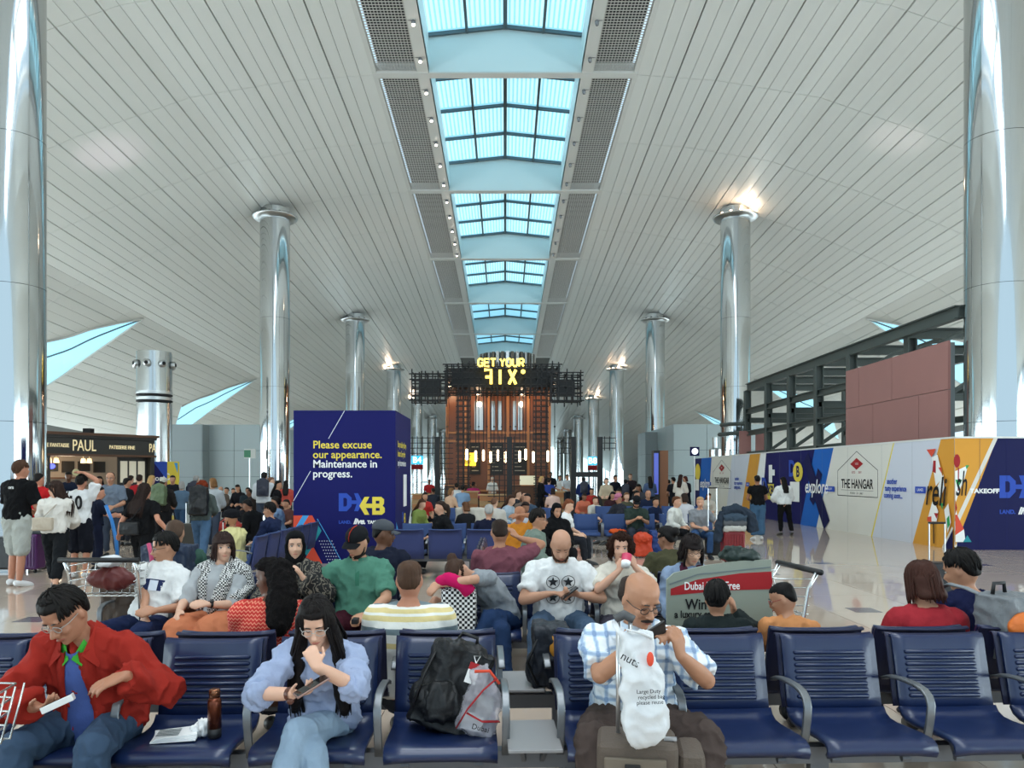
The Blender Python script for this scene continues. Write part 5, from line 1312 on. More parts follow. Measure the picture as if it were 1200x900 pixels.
    ctx = dict(front=front, root=root, T=T, RH=RH, hk=hk, k=k, pts=pts, aL=aL, aR=aR, gL=gL, gR=gR, ch=ch, uc=uc, axc=axc, ayc=ayc, nb=nb, fwd=fwd, lod=lod, torso=torso, vc=vc)
    for e_ in extra: e_(ctx)
    root['ctx'] = 0; del root['ctx']
    PEOPLE.append(ctx)
    return ctx
PEOPLE = []
# ---- wearable extras -----------------------------------------------------------
def glasses(col='2a2422', style='full', r=.021):
    def f(c):
        T, hk = c['T'], c['hk']; mb = MB()
        for sg in (-1, 1):
            cc = V((sg*.033, -.102, .114)); n = 14
            mb.tube([T(cc+V((r*1.15*cos(2*pi*j/n), .004*abs(cos(2*pi*j/n)), r*.82*sin(2*pi*j/n)))) for j in range(n+1)], .0021*hk, 5, cap=False)
            mb.tube([T(V((sg*.056, -.098, .119))), T(V((sg*.076, -.06, .118))), T(V((sg*.081, .01, .116)))], .0021*hk, 5)
        mb.tube([T(V((-.011, -.105, .117))), T(V((0, -.108, .119))), T(V((.011, -.105, .117)))], .002*hk, 5)
        link('glasses', mb.mesh('glasses', True), m_leather, c['root'], hx(col))
    return f
def moustache(col):
    def f(c): T, hk = c['T'], c['hk']; link('moustache', MB().tube([T(V((-.032, -.088, .051))), T(V((-.012, -.108, .0605))), T(V((0, -.11, .0625))), T(V((.012, -.108, .0605))), T(V((.032, -.088, .051)))], [.004*hk, .008*hk, .0075*hk, .008*hk, .004*hk], 8).mesh('moustache', True), m_hair, c['root'], hx(col))
    return f
def beard(col, full=.004):
    def f(c):
        T, hk = c['T'], c['hk']; mb = MB(); rr = []
        for z, fr, w_ in ((-.016, .058, .034), (0, .0935, .047), (.02, .1015, .06), (.036, .1005, .065), (.05, .06, .0675), (.075, .02, .0715)):
            n = 13; a0 = pi*.0 if z < .04 else 0
            rr.append([T(V((w_*cos(pi*j/(n-1))*(1.02), -max(fr, .0)*sin(pi*j/(n-1))*1.0+.005 if z < .045 else (-.05*abs(cos(pi*j/(n-1)))**.3 if 3 < j < 9 else -fr*sin(pi*j/(n-1))), z))) for j in range(n)])
        mb.grid(rr[:4]); link('beard', mb.mesh('beard', True), m_hair, c['root'], hx(col))
        for sg in (-1, 1): link('beard', MB().tube([T(V((sg*.03, -.078, .012))), T(V((sg*.055, -.052, .02))), T(V((sg*.066, -.02, .05))), T(V((sg*.073, .0, .1)))], [.013*hk, .010*hk, .007*hk, .004*hk], 8).mesh('beard', True), m_hair, c['root'], hx(col))
    return f
def cap(col, brim=None, back=False, stripe=None):
    def f(c):
        T, hk = c['T'], c['hk']; mb = MB()
        head_rings(mb, T, [(.150, .098, .112, .084), (.165, .102, .116, .088), (.19, .10, .114, .087), (.215, .09, .104, .079), (.238, .06, .08, .058), (.255, .01, .03, .02)], 0, 24)
        o = link('cap', mb.mesh('cap', True), m_cloth, c['root'], hx(col))
        s_ = 1 if back else -1
        g = []
        for i in range(5):
            d = .085+.085*i/4; g.append([T(V((x*(.082-.012*(i/4)**2)/1, s_*(d*sqrt(max(0, 1-(x*.72)**2))+.012*0), .158-.020*(i/4)-.018*x*x))) for x in [-1+2*j/10 for j in range(11)]])
        mb = MB().grid(g).grid([[p+c['RH'] @ V((0, 0, -.006*hk)) for p in r] for r in g]); link('cap_brim', mb.mesh('brim', True), m_cloth, c['root'], hx(brim or col))
        if stripe: link('cap_stripe', MB().tube([T(V((.0, -.104, .168))), T(V((0, -.1, .2))), T(V((0, -.075, .235))), T(V((0, -.03, .256))), T(V((0, .03, .254)))], .009*hk, 6, .35, up=(1, 0, 0)).mesh('stripe', True), m_cloth, c['root'], hx(stripe))
    return f
def watch(side='L', col='1a1a1c'):
    def f(c):
        a = c['a'+side]; p = a['wr']-(a['wr']-a['el']).normalized()*.02; d = (a['wr']-a['el']).normalized()
        link('watch', MB().tube([p-d*.011, p+d*.011], .033*c['k'], 14, cap=False).ell(p-a['pn']*.031*c['k'], (.017, .017, .017), n=8, m=5).mesh('watch', True), m_leather, c['root'], hx(col))
    return f
# ================================================================ THE TRAVELLERS
def xw(px, y): return (px-CX)/FP*y
def phone(label, c, rot, m=None, sz=(.075, .15, .009)):
    o = empty('phone', c); o.rotation_euler = rot; tag(o, label, 'phone')
    MB().box((0, 0, 0), sz).build('case', m or m_blk, o, bevel=.003); MB().box((0, 0, sz[2]/2+.0006), (sz[0]*.9, sz[1]*.93, .001)).build('screen', mat('phone_screen', hx('0c0d12'), .1), o)
    return o
def W(ctx, v):   # local person point -> world
    return ctx['root'].matrix_basis @ V(v)
# --- man in the red jacket ------------------------------------------------------
def open_jacket(col, shirt, col2=None):
    """inner shirt strip and jacket lapels on the front of a torso"""
    def f(c):
        pts, k, fr = c['pts'], c['k'], c['front']; g = []
        for i, w_ in ((1, .085), (2, .08), (3, .075), (4, .07), (5, .06), (6, .05), (7, .03)):
            p, ax, ay, u = pts[i]; g.append([p+ax*w_*k*x-ay*(fr[i]+.022-.02*x*x) for x in (-1, -.5, 0, .5, 1)])
        link('polo_shirt', MB().grid(g).mesh('polo', True), m_cloth, c['root'], hx(shirt))
        for sg in (-1, 1):
            lap = []
            for i, w_, e_ in ((1, .085, .03), (2, .082, .03), (3, .076, .03), (4, .07, .03), (5, .06, .035), (6, .05, .04), (7, .045, .03)):
                p, ax, ay, u = pts[i]; lap.append([p+ax*sg*(w_-.012)*k-ay*(fr[i]-.004), p+ax*sg*(w_-.012)*k-ay*(fr[i]+.016), p+ax*sg*(w_+e_*.5)*k-ay*(fr[i]+.008), p+ax*sg*(w_+e_)*k-ay*(fr[i]-.012)])
            link('lapel', MB().grid(lap).mesh('lapel', True), m_cloth, c['root'], hx(col))
            p, ax, ay, u = pts[7]; q_ = pts[6]
            cw = [[p+ax*sg*.06*k+ay*.06*k+u*.055*k, p+ax*sg*.09*k+ay*.075*k], [p+ax*sg*.075*k-ay*.01*k+u*.05*k, p+ax*sg*.115*k-ay*.01*k-u*.005*k], [q_[0]+ax*sg*.05*k-ay*(fr[6]+.0)+u*.05*k, q_[0]+ax*sg*.12*k-ay*(fr[6]+.012)-u*.015*k]]
            link('collar', MB().grid(cw).mesh('collar', True), m_cloth, c['root'], hx(col))
            if col2: link('collar', MB().grid([[p+ax*sg*.045*k-ay*.05*k+u*.035*k, p+ax*sg*.07*k-ay*.06*k-u*.005*k], [q_[0]+ax*sg*.006*k-ay*(fr[6]+.015)+u*.04*k, q_[0]+ax*sg*.045*k-ay*(fr[6]+.018)+u*.0*k]]).mesh('collar', True), m_cloth, c['root'], hx(col2))
    return f
c = person('man in a red jacket looking down at a white phone on the front bench', (-1.95, 3.69), 0, 1.02, 0, 'a9765c', build=1.02, belly=.05, lean=(14, 32), hip=(0, .06, .50), headr=(38, -14, -6),
    L=dict(w=(.285, -.33, .79), pole=(.8, .35, -.75), hd=(-.85, -.4, -.3), pn=(-.15, .3, -.95), curl=.32, spread=1.5), Rr=dict(w=(-.08, -.37, .665), pole=(-1, .35, -.3), hd=(.85, -.4, .1), pn=(.1, .25, .95), curl=.75),
    LL=dict(a=(.14, -.42, .085)), RL=dict(a=(-.2, -.40, .085)), top=dict(color='93281f', sleeve=1.93, infl=.019, loose=.02, disp=.04, dscale=7, name='jacket', flare=.02),
    bottom=dict(color='3c4f66', mat=m_denim, infl=.018, disp=.022, dscale=8), hair=('short', '14100e'), eyes='down', extra=[glasses('9c9690'), open_jacket('93281f', '4a5f9c', '3f9c35')], seed=3)
phone('white phone held low by the man in the red jacket', W(c, (.055, -.435, .70)), (R(22), R(-8), R(-68)), mat('phone_white', hx('dcdcda'), .3), (.07, .125, .028))
# --- young woman in the pale blue blouse --------------------------------------------
c = person('young woman in a pale blue blouse resting her chin on her hand', (-.88, 3.72), 0, .95, 0, 'd9ab92', 'f', .86, lean=(16, 32), hip=(0, .05, .50), headr=(30, 4, -3), side=4,
    L=dict(w=(.085, -.485, .86), pole=(1, -.1, -1), hd=(-.35, .25, .75), pn=(-.5, .75, .2), curl=1.25), Rr=dict(w=(-.02, -.45, .735), pole=(-1, .2, -.4), hd=(.8, -.45, .25), pn=(.1, .3, .95), curl=.7),
    LL=dict(a=(-.10, -.52, .22), pole=(-.25, -.6, 1), fd=(-.3, -1, -.5)), RL=dict(a=(.10, -.42, .085), pole=(.05, -.6, 1)), top=dict(color='9aa6c2', sleeve=1.0, infl=.012, loose=.035, disp=.032, dscale=10, name='blouse', flare=.03),
    bottom=dict(color='8ba0b4', mat=m_denim, infl=.008, disp=.012, len=1.95), shoes='d8d5d0', hair=('longfront', '15100f'), eyes='down', extra=[glasses('b9b4ae', r=.024), watch('R', '5a3020')], seed=5)
def puff(c, sd, col):
    a = c['a'+sd]; e_, s_ = a['el'], a['sh']; mb = MB(); mb.tube([s_.lerp(e_, .7), e_, e_.lerp(a['wr'], .28)], [.048, .062, .046], 12); mb.ell(e_, (.062, .062, .06))
    link('cuff', remesh(mb, .0075, 3, .026, 13, 2), m_cloth, c['root'], hx(col))
puff(c, 'R', '9aa6c2'); puff(c, 'L', '9aa6c2')
phone('rose gold phone in the hand of the woman in the blue blouse', W(c, (.075, -.53, .79)), (R(25), R(0), R(-60)), mat('phone_rose', hx('8d6f66'), .3, .4))
# --- man with moustache ---------------------------------------------------------------
c = person('balding man with moustache and plaid shirt reading a black phone', (.625, 3.785), 0, 1.02, 0, 'b07f63', 'm', 1.06, .06, lean=(6, 17), hip=(0, .05, .475), headr=(25, 24, 0),
    L=dict(w=(.155, -.36, .865), pole=(1, .3, -1), hd=(-.2, -.15, 1), pn=(-.6, .6, .2), curl=.8), Rr=dict(w=(-.02, -.33, .925), pole=(-1, .1, -1), hd=(.8, -.3, .4), pn=(.3, -.1, -.9), curl=.85),
    LL=dict(a=(.26, -.40, .085), pole=(.4, -.6, 1)), RL=dict(a=(-.2, -.44, .085), pole=(-.35, -.6, 1)), top=dict(sleeve=.86, infl=.018, loose=.035, mat=m_plaid, disp=.03, dscale=9, flare=.012, collar='c5d2df'),
    bottom=dict(color='4a3f3b', infl=.024, disp=.036, dscale=7, loose=.015), hair=('fringe', '3a302b'), eyes='down', extra=[glasses('2b2320', r=.021), moustache('2a211d')], seed=7, hscale=1.05)
_y = V((.8, .25, .42)).normalized(); _z = V((-.25, .75, .5)); _z = (_z-_y*_z.dot(_y)).normalized()
phone('black phone held up by the man with the moustache', (.645, 3.385, .965), M3((_y.cross(_z), _y, _z)).transposed().to_euler(), None, (.075, .15, .01))
# --- second row back to back: people facing away ------------------------------------------
def away(x, y): return (x, y)
c = person('woman with long dark braids in a red zigzag top, seen from behind', (-1.40, 4.62), pi, 1.0, 1, '5b3a2a', 'f', 1.2, .03, lean=(-6, 6), hip=(0, .04, .45), headr=(12, 62, 0), side=-2, twist=14,
    L=dict(w=(.16, -.34, .66)), Rr=dict(w=(-.05, -.36, .68)), top=dict(sleeve=1.6, infl=.02, mat=m_zig, disp=.008, loose=.02), bottom=dict(color='22242a'), hair=('braids', '120f0f'), extra=[], seed=11)
c = person('broad man with short brown hair in a striped knit top, seen from behind', (-.57, 4.64), pi, 1.0, 1, 'b98066', 'm', 1.3, .06, lean=(-10, 3), hip=(0, .06, .43), headr=(4, 3, 0), top=dict(sleeve=1.0, infl=.02, mat=m_str, disp=.006, loose=.03), bottom=dict(color='3a3f48'), hair=('crop', '4a3426'), seed=13, hscale=1.02)
c = person('small boy in a dark jacket holding a phone to his ear', (1.30, 4.75), pi, .80, 1, 'b07f63', 'm', 1.0, 0, lean=(-4, 4), hip=(0, .04, .42), headr=(6, -22, 0), Rr=dict(w=(-.15, -.15, .80), pole=(-1, .2, -1), hd=(.1, .1, 1), pn=(1, .2, 0), curl=.9), top=dict(color='1f2626', sleeve=1.95, infl=.022, name='jacket'), bottom=dict(color='22242a'), hair=('short', '100d0c'), seed=15, hscale=1.14)
c = person('boy in an orange shirt with red glasses, turned to the side', (1.77, 4.75), pi, .78, 1, 'b58468', 'm', .95, 0, lean=(0, 14), hip=(0, .02, .43), headr=(22, 58, 0), top=dict(color='c58656', sleeve=.8, infl=.015), bottom=dict(color='33363c'), hair=('crop', '0f0d0c'), extra=[glasses('9a2b2b')], seed=17, hscale=1.1)
c = person('woman with brown shoulder-length hair in a plain red top, seen from behind', (2.53, 4.62), pi, 1.0, 1, 'c08f75', 'f', 1.14, .02, lean=(0, 8), hip=(0, .04, .41), headr=(14, 6, 0), top=dict(color='9a2a32', sleeve=1.7, infl=.018, disp=.008, loose=.02), bottom=dict(color='22242a'), hair=('bob', '3a1f17'), seed=19, hscale=1.08)
c = person('dark haired man in a navy shirt with a backpack strap, behind the woman in red', (2.96, 4.83), pi, 1.03, 1, 'b58468', 'm', 1.05, 0, lean=(4, 14), hip=(0, .02, .44), headr=(20, 35, 0), top=dict(color='161b3c', sleeve=.9, infl=.018), bottom=dict(color='2a2d33'), hair=('short', '0f0c0b'), seed=21, hscale=1.05)
# --- row with the star shirt ----------------------------------------------------------------
YR1 = 6.27
c = person('man in a white polo with a navy chest band, leaning on the couple seat', (-2.80, YR1), 0, 1.0, 1, 'b58468', 'm', 1.02, .02, lean=(-22, -16), side=10, twist=-14, hip=(-.05, -.08, .49), headr=(12, -62, 0), L=dict(w=(.10, -.34, .62), pole=(.6, .4, -.7)), Rr=dict(w=(.02, -.36, .56)), LL=dict(a=(.0, -.52, .085)), RL=dict(a=(-.3, -.52, .085)),
    top=dict(color='dcdcda', sleeve=.85, infl=.02, collar='dcdcda', loose=.03), bottom=dict(color='1b2544', infl=.018), hair=('short', '12100f'), extra=[glasses('2a2422')], seed=23, hscale=1.02)
p_ = c['pts'][4]
link('chest_band', MB().grid([[p_[0]+p_[1]*x*.15+p_[3]*z-p_[2]*(c['front'][4]+.012-.06*x*x) for x in [-1+.2*i for i in range(11)]] for z in (-.02, .07)]).mesh('band', True), m_cloth, c['root'], hx('2b3357'))
link('chest_patch', MB().grid([[p_[0]+p_[1]*x*.15+p_[3]*z-p_[2]*(c['front'][4]+.018-.06*x*x) for x in (.0, .15, .3, .45)] for z in (-.022, .06)]).mesh('patch', True), m_cloth, c['root'], hx('d5dbe6'))
c = person('woman with a dark bob and black and white shawl looking sideways', (-2.33, YR1), 0, .97, 1, 'd3a78e', 'f', 1.02, .02, lean=(-6, 2), side=4, hip=(0, .0, .49), headr=(2, 28, 0), L=dict(w=(.02, -.3, .66)), Rr=dict(w=(-.2, -.33, .60)), LL=dict(a=(.05, -.45, .085)), RL=dict(a=(-.15, -.5, .085)), top=dict(color='a9acae', sleeve=1.05, infl=.016, loose=.02), bottom=dict(color='b9704f', kind='skirt', name='skirt', infl=.02, len=1.5, loose=.08, disp=.016, dscale=10), hair=('bobfringe', '2a1a16'), extra=[watch('L')], seed=25, hscale=1.04)
sh_ = MB(); pc_ = c['pts'][6]; c_ch = c['ch']
sh_.tube([c['aR']['sh']+V((-.03, .02, -.1)), c['aR']['sh']+V((0, -.01, .03)), c['nb']+V((-.05, .04, .0)), c['nb']+V((.06, .04, .0)), c['aL']['sh']+V((.02, -.01, .03)), c['aL']['sh']+V((.045, .0, -.1)), c['aL']['el']+V((.01, -.03, .04))], [.05, .065, .065, .065, .075, .08, .05], 12)
sh_.tube([c['nb']+V((.07, -.02, .0)), c_ch+V((.07, -.11, -.05)), c_ch+V((.0, -.13, -.22)), c_ch+V((-.06, -.13, -.32))], [.05, .06, .055, .03], 10); sh_.tube([c['nb']+V((-.07, -.02, .0)), c_ch+V((-.11, -.09, -.05)), c_ch+V((-.13, -.1, -.28))], [.05, .055, .03], 10)
link('shawl', remesh(sh_, .011, 4, .008, 11, 3), m_chk, c['root'])
c = person('woman in a black headscarf and patterned black robe glancing at the viewer', (-1.72, YR1+.02), 0, .98, 1, 'd0a48a', 'f', .98, .02, lean=(-2, 4), hip=(0, .02, .50), headr=(4, 16, 0), Rr=dict(w=(-.15, -.3, .62)), L=dict(w=(.12, -.24, .86), pole=(1, .2, -1), hd=(-.4, -.2, .8), curl=.7), top=dict(color='101011', mat=m_flor, sleeve=1.9, infl=.028, loose=.05, name='robe', flare=.03), bottom=dict(color='101011', kind='skirt', name='robe_skirt', len=1.8, infl=.01), hair=('hijab', '0c0c0e'), seed=27)
def polo(col):
    def f(c):
        p, ax, ay, u = c['pts'][6]; k = c['k']
        link('placket', MB().grid([[p+ax*x*.016*k+u*z*k-ay*d for x in (-1, 1)] for z, d in ((.035, c['front'][6]-.02), (0, c['front'][6]+.008), (-.06, c['front'][5]+.008), (-.12, c['front'][5]+.01))]).mesh('placket', True), m_cloth, c['root'], tuple(v*.8 for v in hx(col)))
    return f
c = person('bearded man in a green polo and black cap with a red stripe', (-1.18, YR1), 0, 1.03, 1, 'b98a6e', 'm', 1.15, .03, lean=(2, 8), hip=(0, .03, .50), headr=(20, -28, 4), Rr=dict(w=(-.32, -.26, .66), pole=(-1, .6, -.3), hd=(-.3, -1, -.1), pn=(.2, 0, -1), curl=.3), L=dict(w=(.12, -.38, .59), pole=(1, .5, -.2), hd=(-.7, -.6, -.2), pn=(-.3, .2, -.9), curl=.8), LL=dict(a=(.2, -.42, .085)), RL=dict(a=(-.16, -.46, .085)), top=dict(color='4f7f6c', sleeve=.85, infl=.016, loose=.03, collar='4a7866'), bottom=dict(color='3b1420', infl=.018), hair=('crop', '191412'), eyes='down', extra=[cap('17181b', stripe='a33527'), beard('1d1613'), polo('3f7a63'), watch('L')], seed=29)
o = MB().box(W(c, (.05, -.47, .565)), (.05, .09, .04)).build('camera_case', m_blk, bevel=.008); tag(o, 'small black camera in the hand of the man in green polo', 'camera')
# sleeping woman hugging the bag
c = person('sleeping woman in a grey tee folded sideways over a patterned bag', (-.06, YR1), 0, .98, 1, 'c9977c', 'f', .95, 0, lean=(14, 20), side=-50, twist=-35, hip=(.03, .03, .50), headr=(62, 30, -70), Rr=dict(w=(-.50, -.24, .70), pole=(-.4, -.4, -1), hd=(-.4, .2, -.8), pn=(.6, .3, 0), curl=.4), L=dict(w=(-.44, -.34, .82), pole=(.3, -1, .2), hd=(-.8, .0, -.5), pn=(0, .6, -.6), curl=.5),
    LL=dict(a=(-.22, -.42, .22), pole=(-.1, -.6, 1), fd=(-.8, -.6, -.4)), RL=dict(a=(.06, -.40, .085), pole=(.1, -.6, 1)), top=dict(color='8f9499', sleeve=.6, infl=.012), bottom=dict(color='1f3354', mat=m_denim, infl=.012), shoes='d8d8d6', hair=('bun', '3d2a20'), eyes='down', seed=31)
# star shirt man
def stars(c):
    p, ax, ay, u = c['pts'][4]; k = c['k']
    for i, (x, z, d) in enumerate(((-.062, .10, .142), (.062, .10, .142), (-.062, -.03, .147), (.062, -.03, .147))):
        ctr = p+ax*x*k+u*z*k-ay*(c['front'][4]+(.004 if z > 0 else .010))
        n = 18; ring = MB().tube([ctr+ax*.052*cos(2*pi*j/n)+u*.052*sin(2*pi*j/n)-ay*.002 for j in range(n+1)], .0028, 5, cap=False)
        link('printed_ring', ring.mesh('ring'), m_cloth, c['root'], hx('26282c'))
        st = [(.043*(1 if j % 2 == 0 else .42)*sin(j*pi/5), .043*(1 if j % 2 == 0 else .42)*cos(j*pi/5)) for j in range(10)]
        link('printed_star', MB().prism(st, ctr, ax, u, .004).mesh('star'), m_cloth, c['root'], hx('2c2f33'))
c = person('shaven headed man in a white tee printed with four stars', (.44, YR1), 0, 1.04, 1, 'b98a70', 'm', 1.16, .03, lean=(4, 16), hip=(0, .04, .50), headr=(36, 4, 0), Rr=dict(w=(-.09, -.30, .745), pole=(-1, .4, -.5), hd=(.85, -.4, .1), pn=(.1, -.1, -1), curl=.7), L=dict(w=(.13, -.31, .735), pole=(1, .4, -.5), hd=(-.85, -.4, .1), pn=(-.1, .2, .9), curl=.7), LL=dict(a=(.22, -.46, .085)), RL=dict(a=(-.22, -.46, .085)), top=dict(color='dedfde', sleeve=.72, infl=.016, loose=.04), bottom=dict(color='445870', mat=m_denim, infl=.016), hair=('none', '5a4232'), eyes='down', extra=[stars, beard('4a3226')], seed=33, hscale=1.02)
phone('dark phone in the hands of the star shirt man', W(c, (.05, -.40, .765)), (R(35), 0, R(-80)))
c = person('woman with curly brown hair drinking from a pink cup', (.94, YR1), 0, .96, 1, 'cf9f86', 'f', .95, 0, lean=(2, 8), hip=(0, .03, .50), headr=(6, -6, 0), Rr=dict(w=(-.045, -.26, .92), pole=(-1, -.2, -1), hd=(.35, -.1, .8), pn=(.6, .5, 0), curl=.9), L=dict(w=(.07, -.26, .95), pole=(1, -.2, -1), hd=(-.35, -.05, .8), pn=(-.6, .5, 0), curl=.9), top=dict(color='d5cfc2', sleeve=.8, infl=.014), bottom=dict(color='4a4752'), hair=('curly', '2e1c15'), seed=35, hscale=1.04)
cp = empty('paper_cup', W(c, (.0, -.305, 1.0)), 0); cp.rotation_euler = (R(-35), R(15), 0); tag(cp, 'pink and white paper cup lifted by the curly haired woman', 'cup')
MB().lathe([(.032, -.05), (.033, -.048), (.041, .05), (.037, .05), (.03, -.044)], n=20).build('cup_body', mat('cup_pink', hx('c83a5e'), .5), cp, True); MB().lathe([(.0335, -.052), (.036, -.01), (.0365, -.01), (.034, -.053)], n=20).build('sleeve', m_pwhite, cp, True)
c = person('woman in a denim jacket with glasses and a dark bob behind the trolley sign', (1.50, YR1), 0, .96, 1, 'cfa286', 'f', .95, 0, lean=(2, 10), hip=(0, .03, .49), headr=(20, 8, 0), top=dict(color='8496b0', mat=m_denim, sleeve=1.9, infl=.02, name='jacket', loose=.03), bottom=dict(color='2a2d35'), hair=('bobfringe', '191110'), eyes='down', extra=[glasses('3a2a24', r=.022)], seed=37, hscale=1.08)
link('scarf', remesh(MB().tube([c['nb']+V((-.07, 0, .0)), c['nb']+V((-.05, -.08, -.05)), c['nb']+V((-.01, -.13, -.18))], [.035, .035, .03], 8).tube([c['nb']+V((.07, 0, .0)), c['nb']+V((.05, -.08, -.05)), c['nb']+V((.02, -.13, -.2))], [.035, .035, .03], 8), .009, 2, .006, 14), m_cloth, c['root'], hx('4a2233'))
# --- row behind, facing away -------------------------------------------------------------------
c = person('man with a short fade and maroon tee scratching his ear, seen from behind', (-.05, 7.1), pi, 1.04, 1, 'ad7a5e', 'm', 1.08, lean=(0, 4), hip=(0, .03, .50), headr=(10, 4, 0), Rr=dict(w=(-.17, -.05, 1.08), pole=(-1, -.1, -1), hd=(.5, .2, .8), pn=(.8, 0, 0), curl=.8), top=dict(color='764650', sleeve=.75, infl=.016), bottom=dict(color='22242a'), hair=('crop', '2a1d16'), seed=41)
c = person('man in a grey cap turned to the side behind the green polo', (-1.15, 7.15), pi, 1.02, 1, '6a4632', 'm', 1.1, lean=(-2, 4), hip=(0, .03, .5), headr=(6, -75, 0), top=dict(color='1c2030', sleeve=1.8, infl=.02, name='jacket'), bottom=dict(color='22242a'), hair=('crop', '12100f'), extra=[cap('4a4d52')], seed=43)
c = person('man with thinning hair behind the couple, seen from behind', (-3.02, 7.05), pi, 1.04, 1, 'a87c62', 'm', 1.2, lean=(-4, 2), hip=(0, .03, .5), headr=(8, 10, 0), top=dict(color='355046', sleeve=1.0, infl=.02), bottom=dict(color='3a3c40'), hair=('recede', '4a382c'), seed=45)
c = person('person in an olive top with tied-up dark hair behind the denim jacket woman', (1.57, 7.15), pi, 1.0, 1, '8a5f48', 'f', 1.1, lean=(10, 30), hip=(0, .0, .5), headr=(14, 40, 0), top=dict(color='45432f', sleeve=1.4, infl=.02), bottom=dict(color='2a2d33'), hair=('bun', '130f0e'), seed=47)
# ================================================================ LUGGAGE AND SMALL THINGS
m_gl = mat('wire_chrome', (.66, .67, .66), .25, .9)
def sblob(name, m, parts, vox=.012, disp=.012, ds=10, seed=1, parent=None, color=None, smooth=3):
    mb = MB()
    for p in parts:
        if p[0] == 'e': mb.ell(p[1], p[2], p[3] if len(p) > 3 else None)
        elif p[0] == 'b': mb.box(p[1], p[2], p[3] if len(p) > 3 else None)
        elif p[0] == 't': mb.tube([V(q_) for q_ in p[1]], p[2], p[3] if len(p) > 3 else 8)
    return link(name, remesh(mb, vox, smooth, disp, ds, seed), m, parent, color)
def hxr(rx, ry, rz_): return mathutils.Euler((R(rx), R(ry), R(rz_))).to_matrix()
m_nylon = mat('nylon', (.1, .1, .1), .5, objcol=True, bump=.5, bscale=30, spec=.4)
# black backpack on the empty front seat
bp = empty('backpack', (-.335, 3.80, .42), 0, 'black rucksack slumped on the front seat with a red and white tag', 'backpack'); bp.rotation_euler = (R(-14), R(20), 0)
sblob('bag_body', m_nylon, [('b', (0, .0, .20), (.30, .17, .40)), ('e', (-.02, -.02, .12), (.16, .12, .12)), ('b', (0, .02, .40), (.2, .13, .06))], .012, .03, 9, 3, bp, hx('131416'))
sblob('front_pocket', m_nylon, [('e', (-.03, -.10, .12), (.12, .05, .10))], .01, .02, 14, 5, bp, hx('0f1012'))
MB().tube([(-.13, -.06, .36), (-.15, -.12, .22), (-.15, -.1, .06)], .016, 8, .4).build('strap', m_blk, bp, True); MB().tube([(-.05, 0, .43), (-.04, -.02, .47), (.04, -.02, .47), (.05, 0, .43)], .01, 6).build('handle', m_blk, bp, True)
tgp = MB().box((.07, -.125, .30), (.055, .003, .10)).build('luggage_tag', m_pwhite, bp); MB().box((.07, -.127, .333), (.055, .003, .035)).build('tag_head', m_dred, tgp); MB().tube([(.07, -.125, .35), (.05, -.11, .38), (.08, -.1, .39), (.07, -.125, .35)], .003, 5).build('tag_loop', m_alu, bp)
# clear duty free bag
df = empty('duty_free_bag', (-.15, 3.70, .425), 0, 'clear plastic duty free bag with red bands beside the rucksack', 'plastic bag'); df.rotation_euler = (R(-6), R(14), 0)
m_clear = mat('clear_plastic', hx('c8c4cc'), .25, alpha=.45, bump=.6, bscale=18)
sblob('bag_skin', m_clear, [('e', (0, 0, .13), (.10, .07, .14)), ('b', (0, 0, .06), (.17, .11, .1)), ('e', (-.02, 0, .26), (.06, .03, .06))], .011, .03, 11, 2, df, hx('ffffff'))
MB().tube([(-.09, -.075, .02), (-.06, -.095, .12), (-.01, -.09, .22), (.04, -.05, .28)], .014, 8, .25).build('red_band', m_dred, df, True); MB().tube([(-.06, -.085, .10), (.02, -.095, .08), (.1, -.05, .09)], .014, 8, .3).build('red_band', m_dred, df, True)
MB().tube([(-.07, -.06, .29), (0, -.06, .31), (.06, -.04, .26)], .008, 6).build('bag_handle', m_red, df, True)
MB().box((.02, -.0, .13), (.08, .05, .09)).build('carton', mat('carton_grey', hx('9aa6a4'), .5), df); MB().box((-.02, -.0, .05), (.1, .06, .07)).build('carton', m_pwhite, df); text('lettering', 'Dubai', .035, (.02, -.105, .05), (R(90), 0, 0), m_black, df)
# bottle, newspaper, tissue
bo = empty('thermos_bottle', (-1.385, 3.66, .418), 0, 'coppery brown steel bottle standing on the front seat', 'bottle')
mcp_ = mat('copper_print', hx('6b3520'), .25, .6, var=.6, vscale=14)
MB().lathe([(.028, 0), (.032, .004), (.032, .045)], n=24).build('base', m_blk, bo, True); MB().lathe([(.032, .045), (.032, .17), (.026, .19)], n=24).build('bottle_body', mcp_, bo, True); MB().lathe([(.026, .19), (.026, .225), (.022, .23), (.01, .231)], n=24).build('cap', mat('copper_cap', hx('8a5a40'), .25, .8), bo, True)
nw = empty('newspaper', (-1.56, 3.64, .425), R(12), 'folded newspaper lying on the front seat beside the bottle', 'newspaper')
for i in range(4): MB().box((0, 0, .003+i*.006), (.2-.006*i, .15-.005*i, .005)).build('folded_sheet', m_pwhite, nw).rotation_euler = (0, 0, R(i*4))
for i in range(6): MB().box((-.03+.0*i, -.05+i*.018, .0265), (.1, .006, .0006)).build('print_line', m_gap, nw)
o = sblob('crumpled_tissue', m_pwhite, [('e', (-1.455, 3.68, .458), (.045, .04, .03)), ('e', (-1.43, 3.67, .48), (.03, .025, .025))], .007, .03, 28, 3); tag(o, 'crumpled white tissue between the newspaper and the bottle', 'tissue')
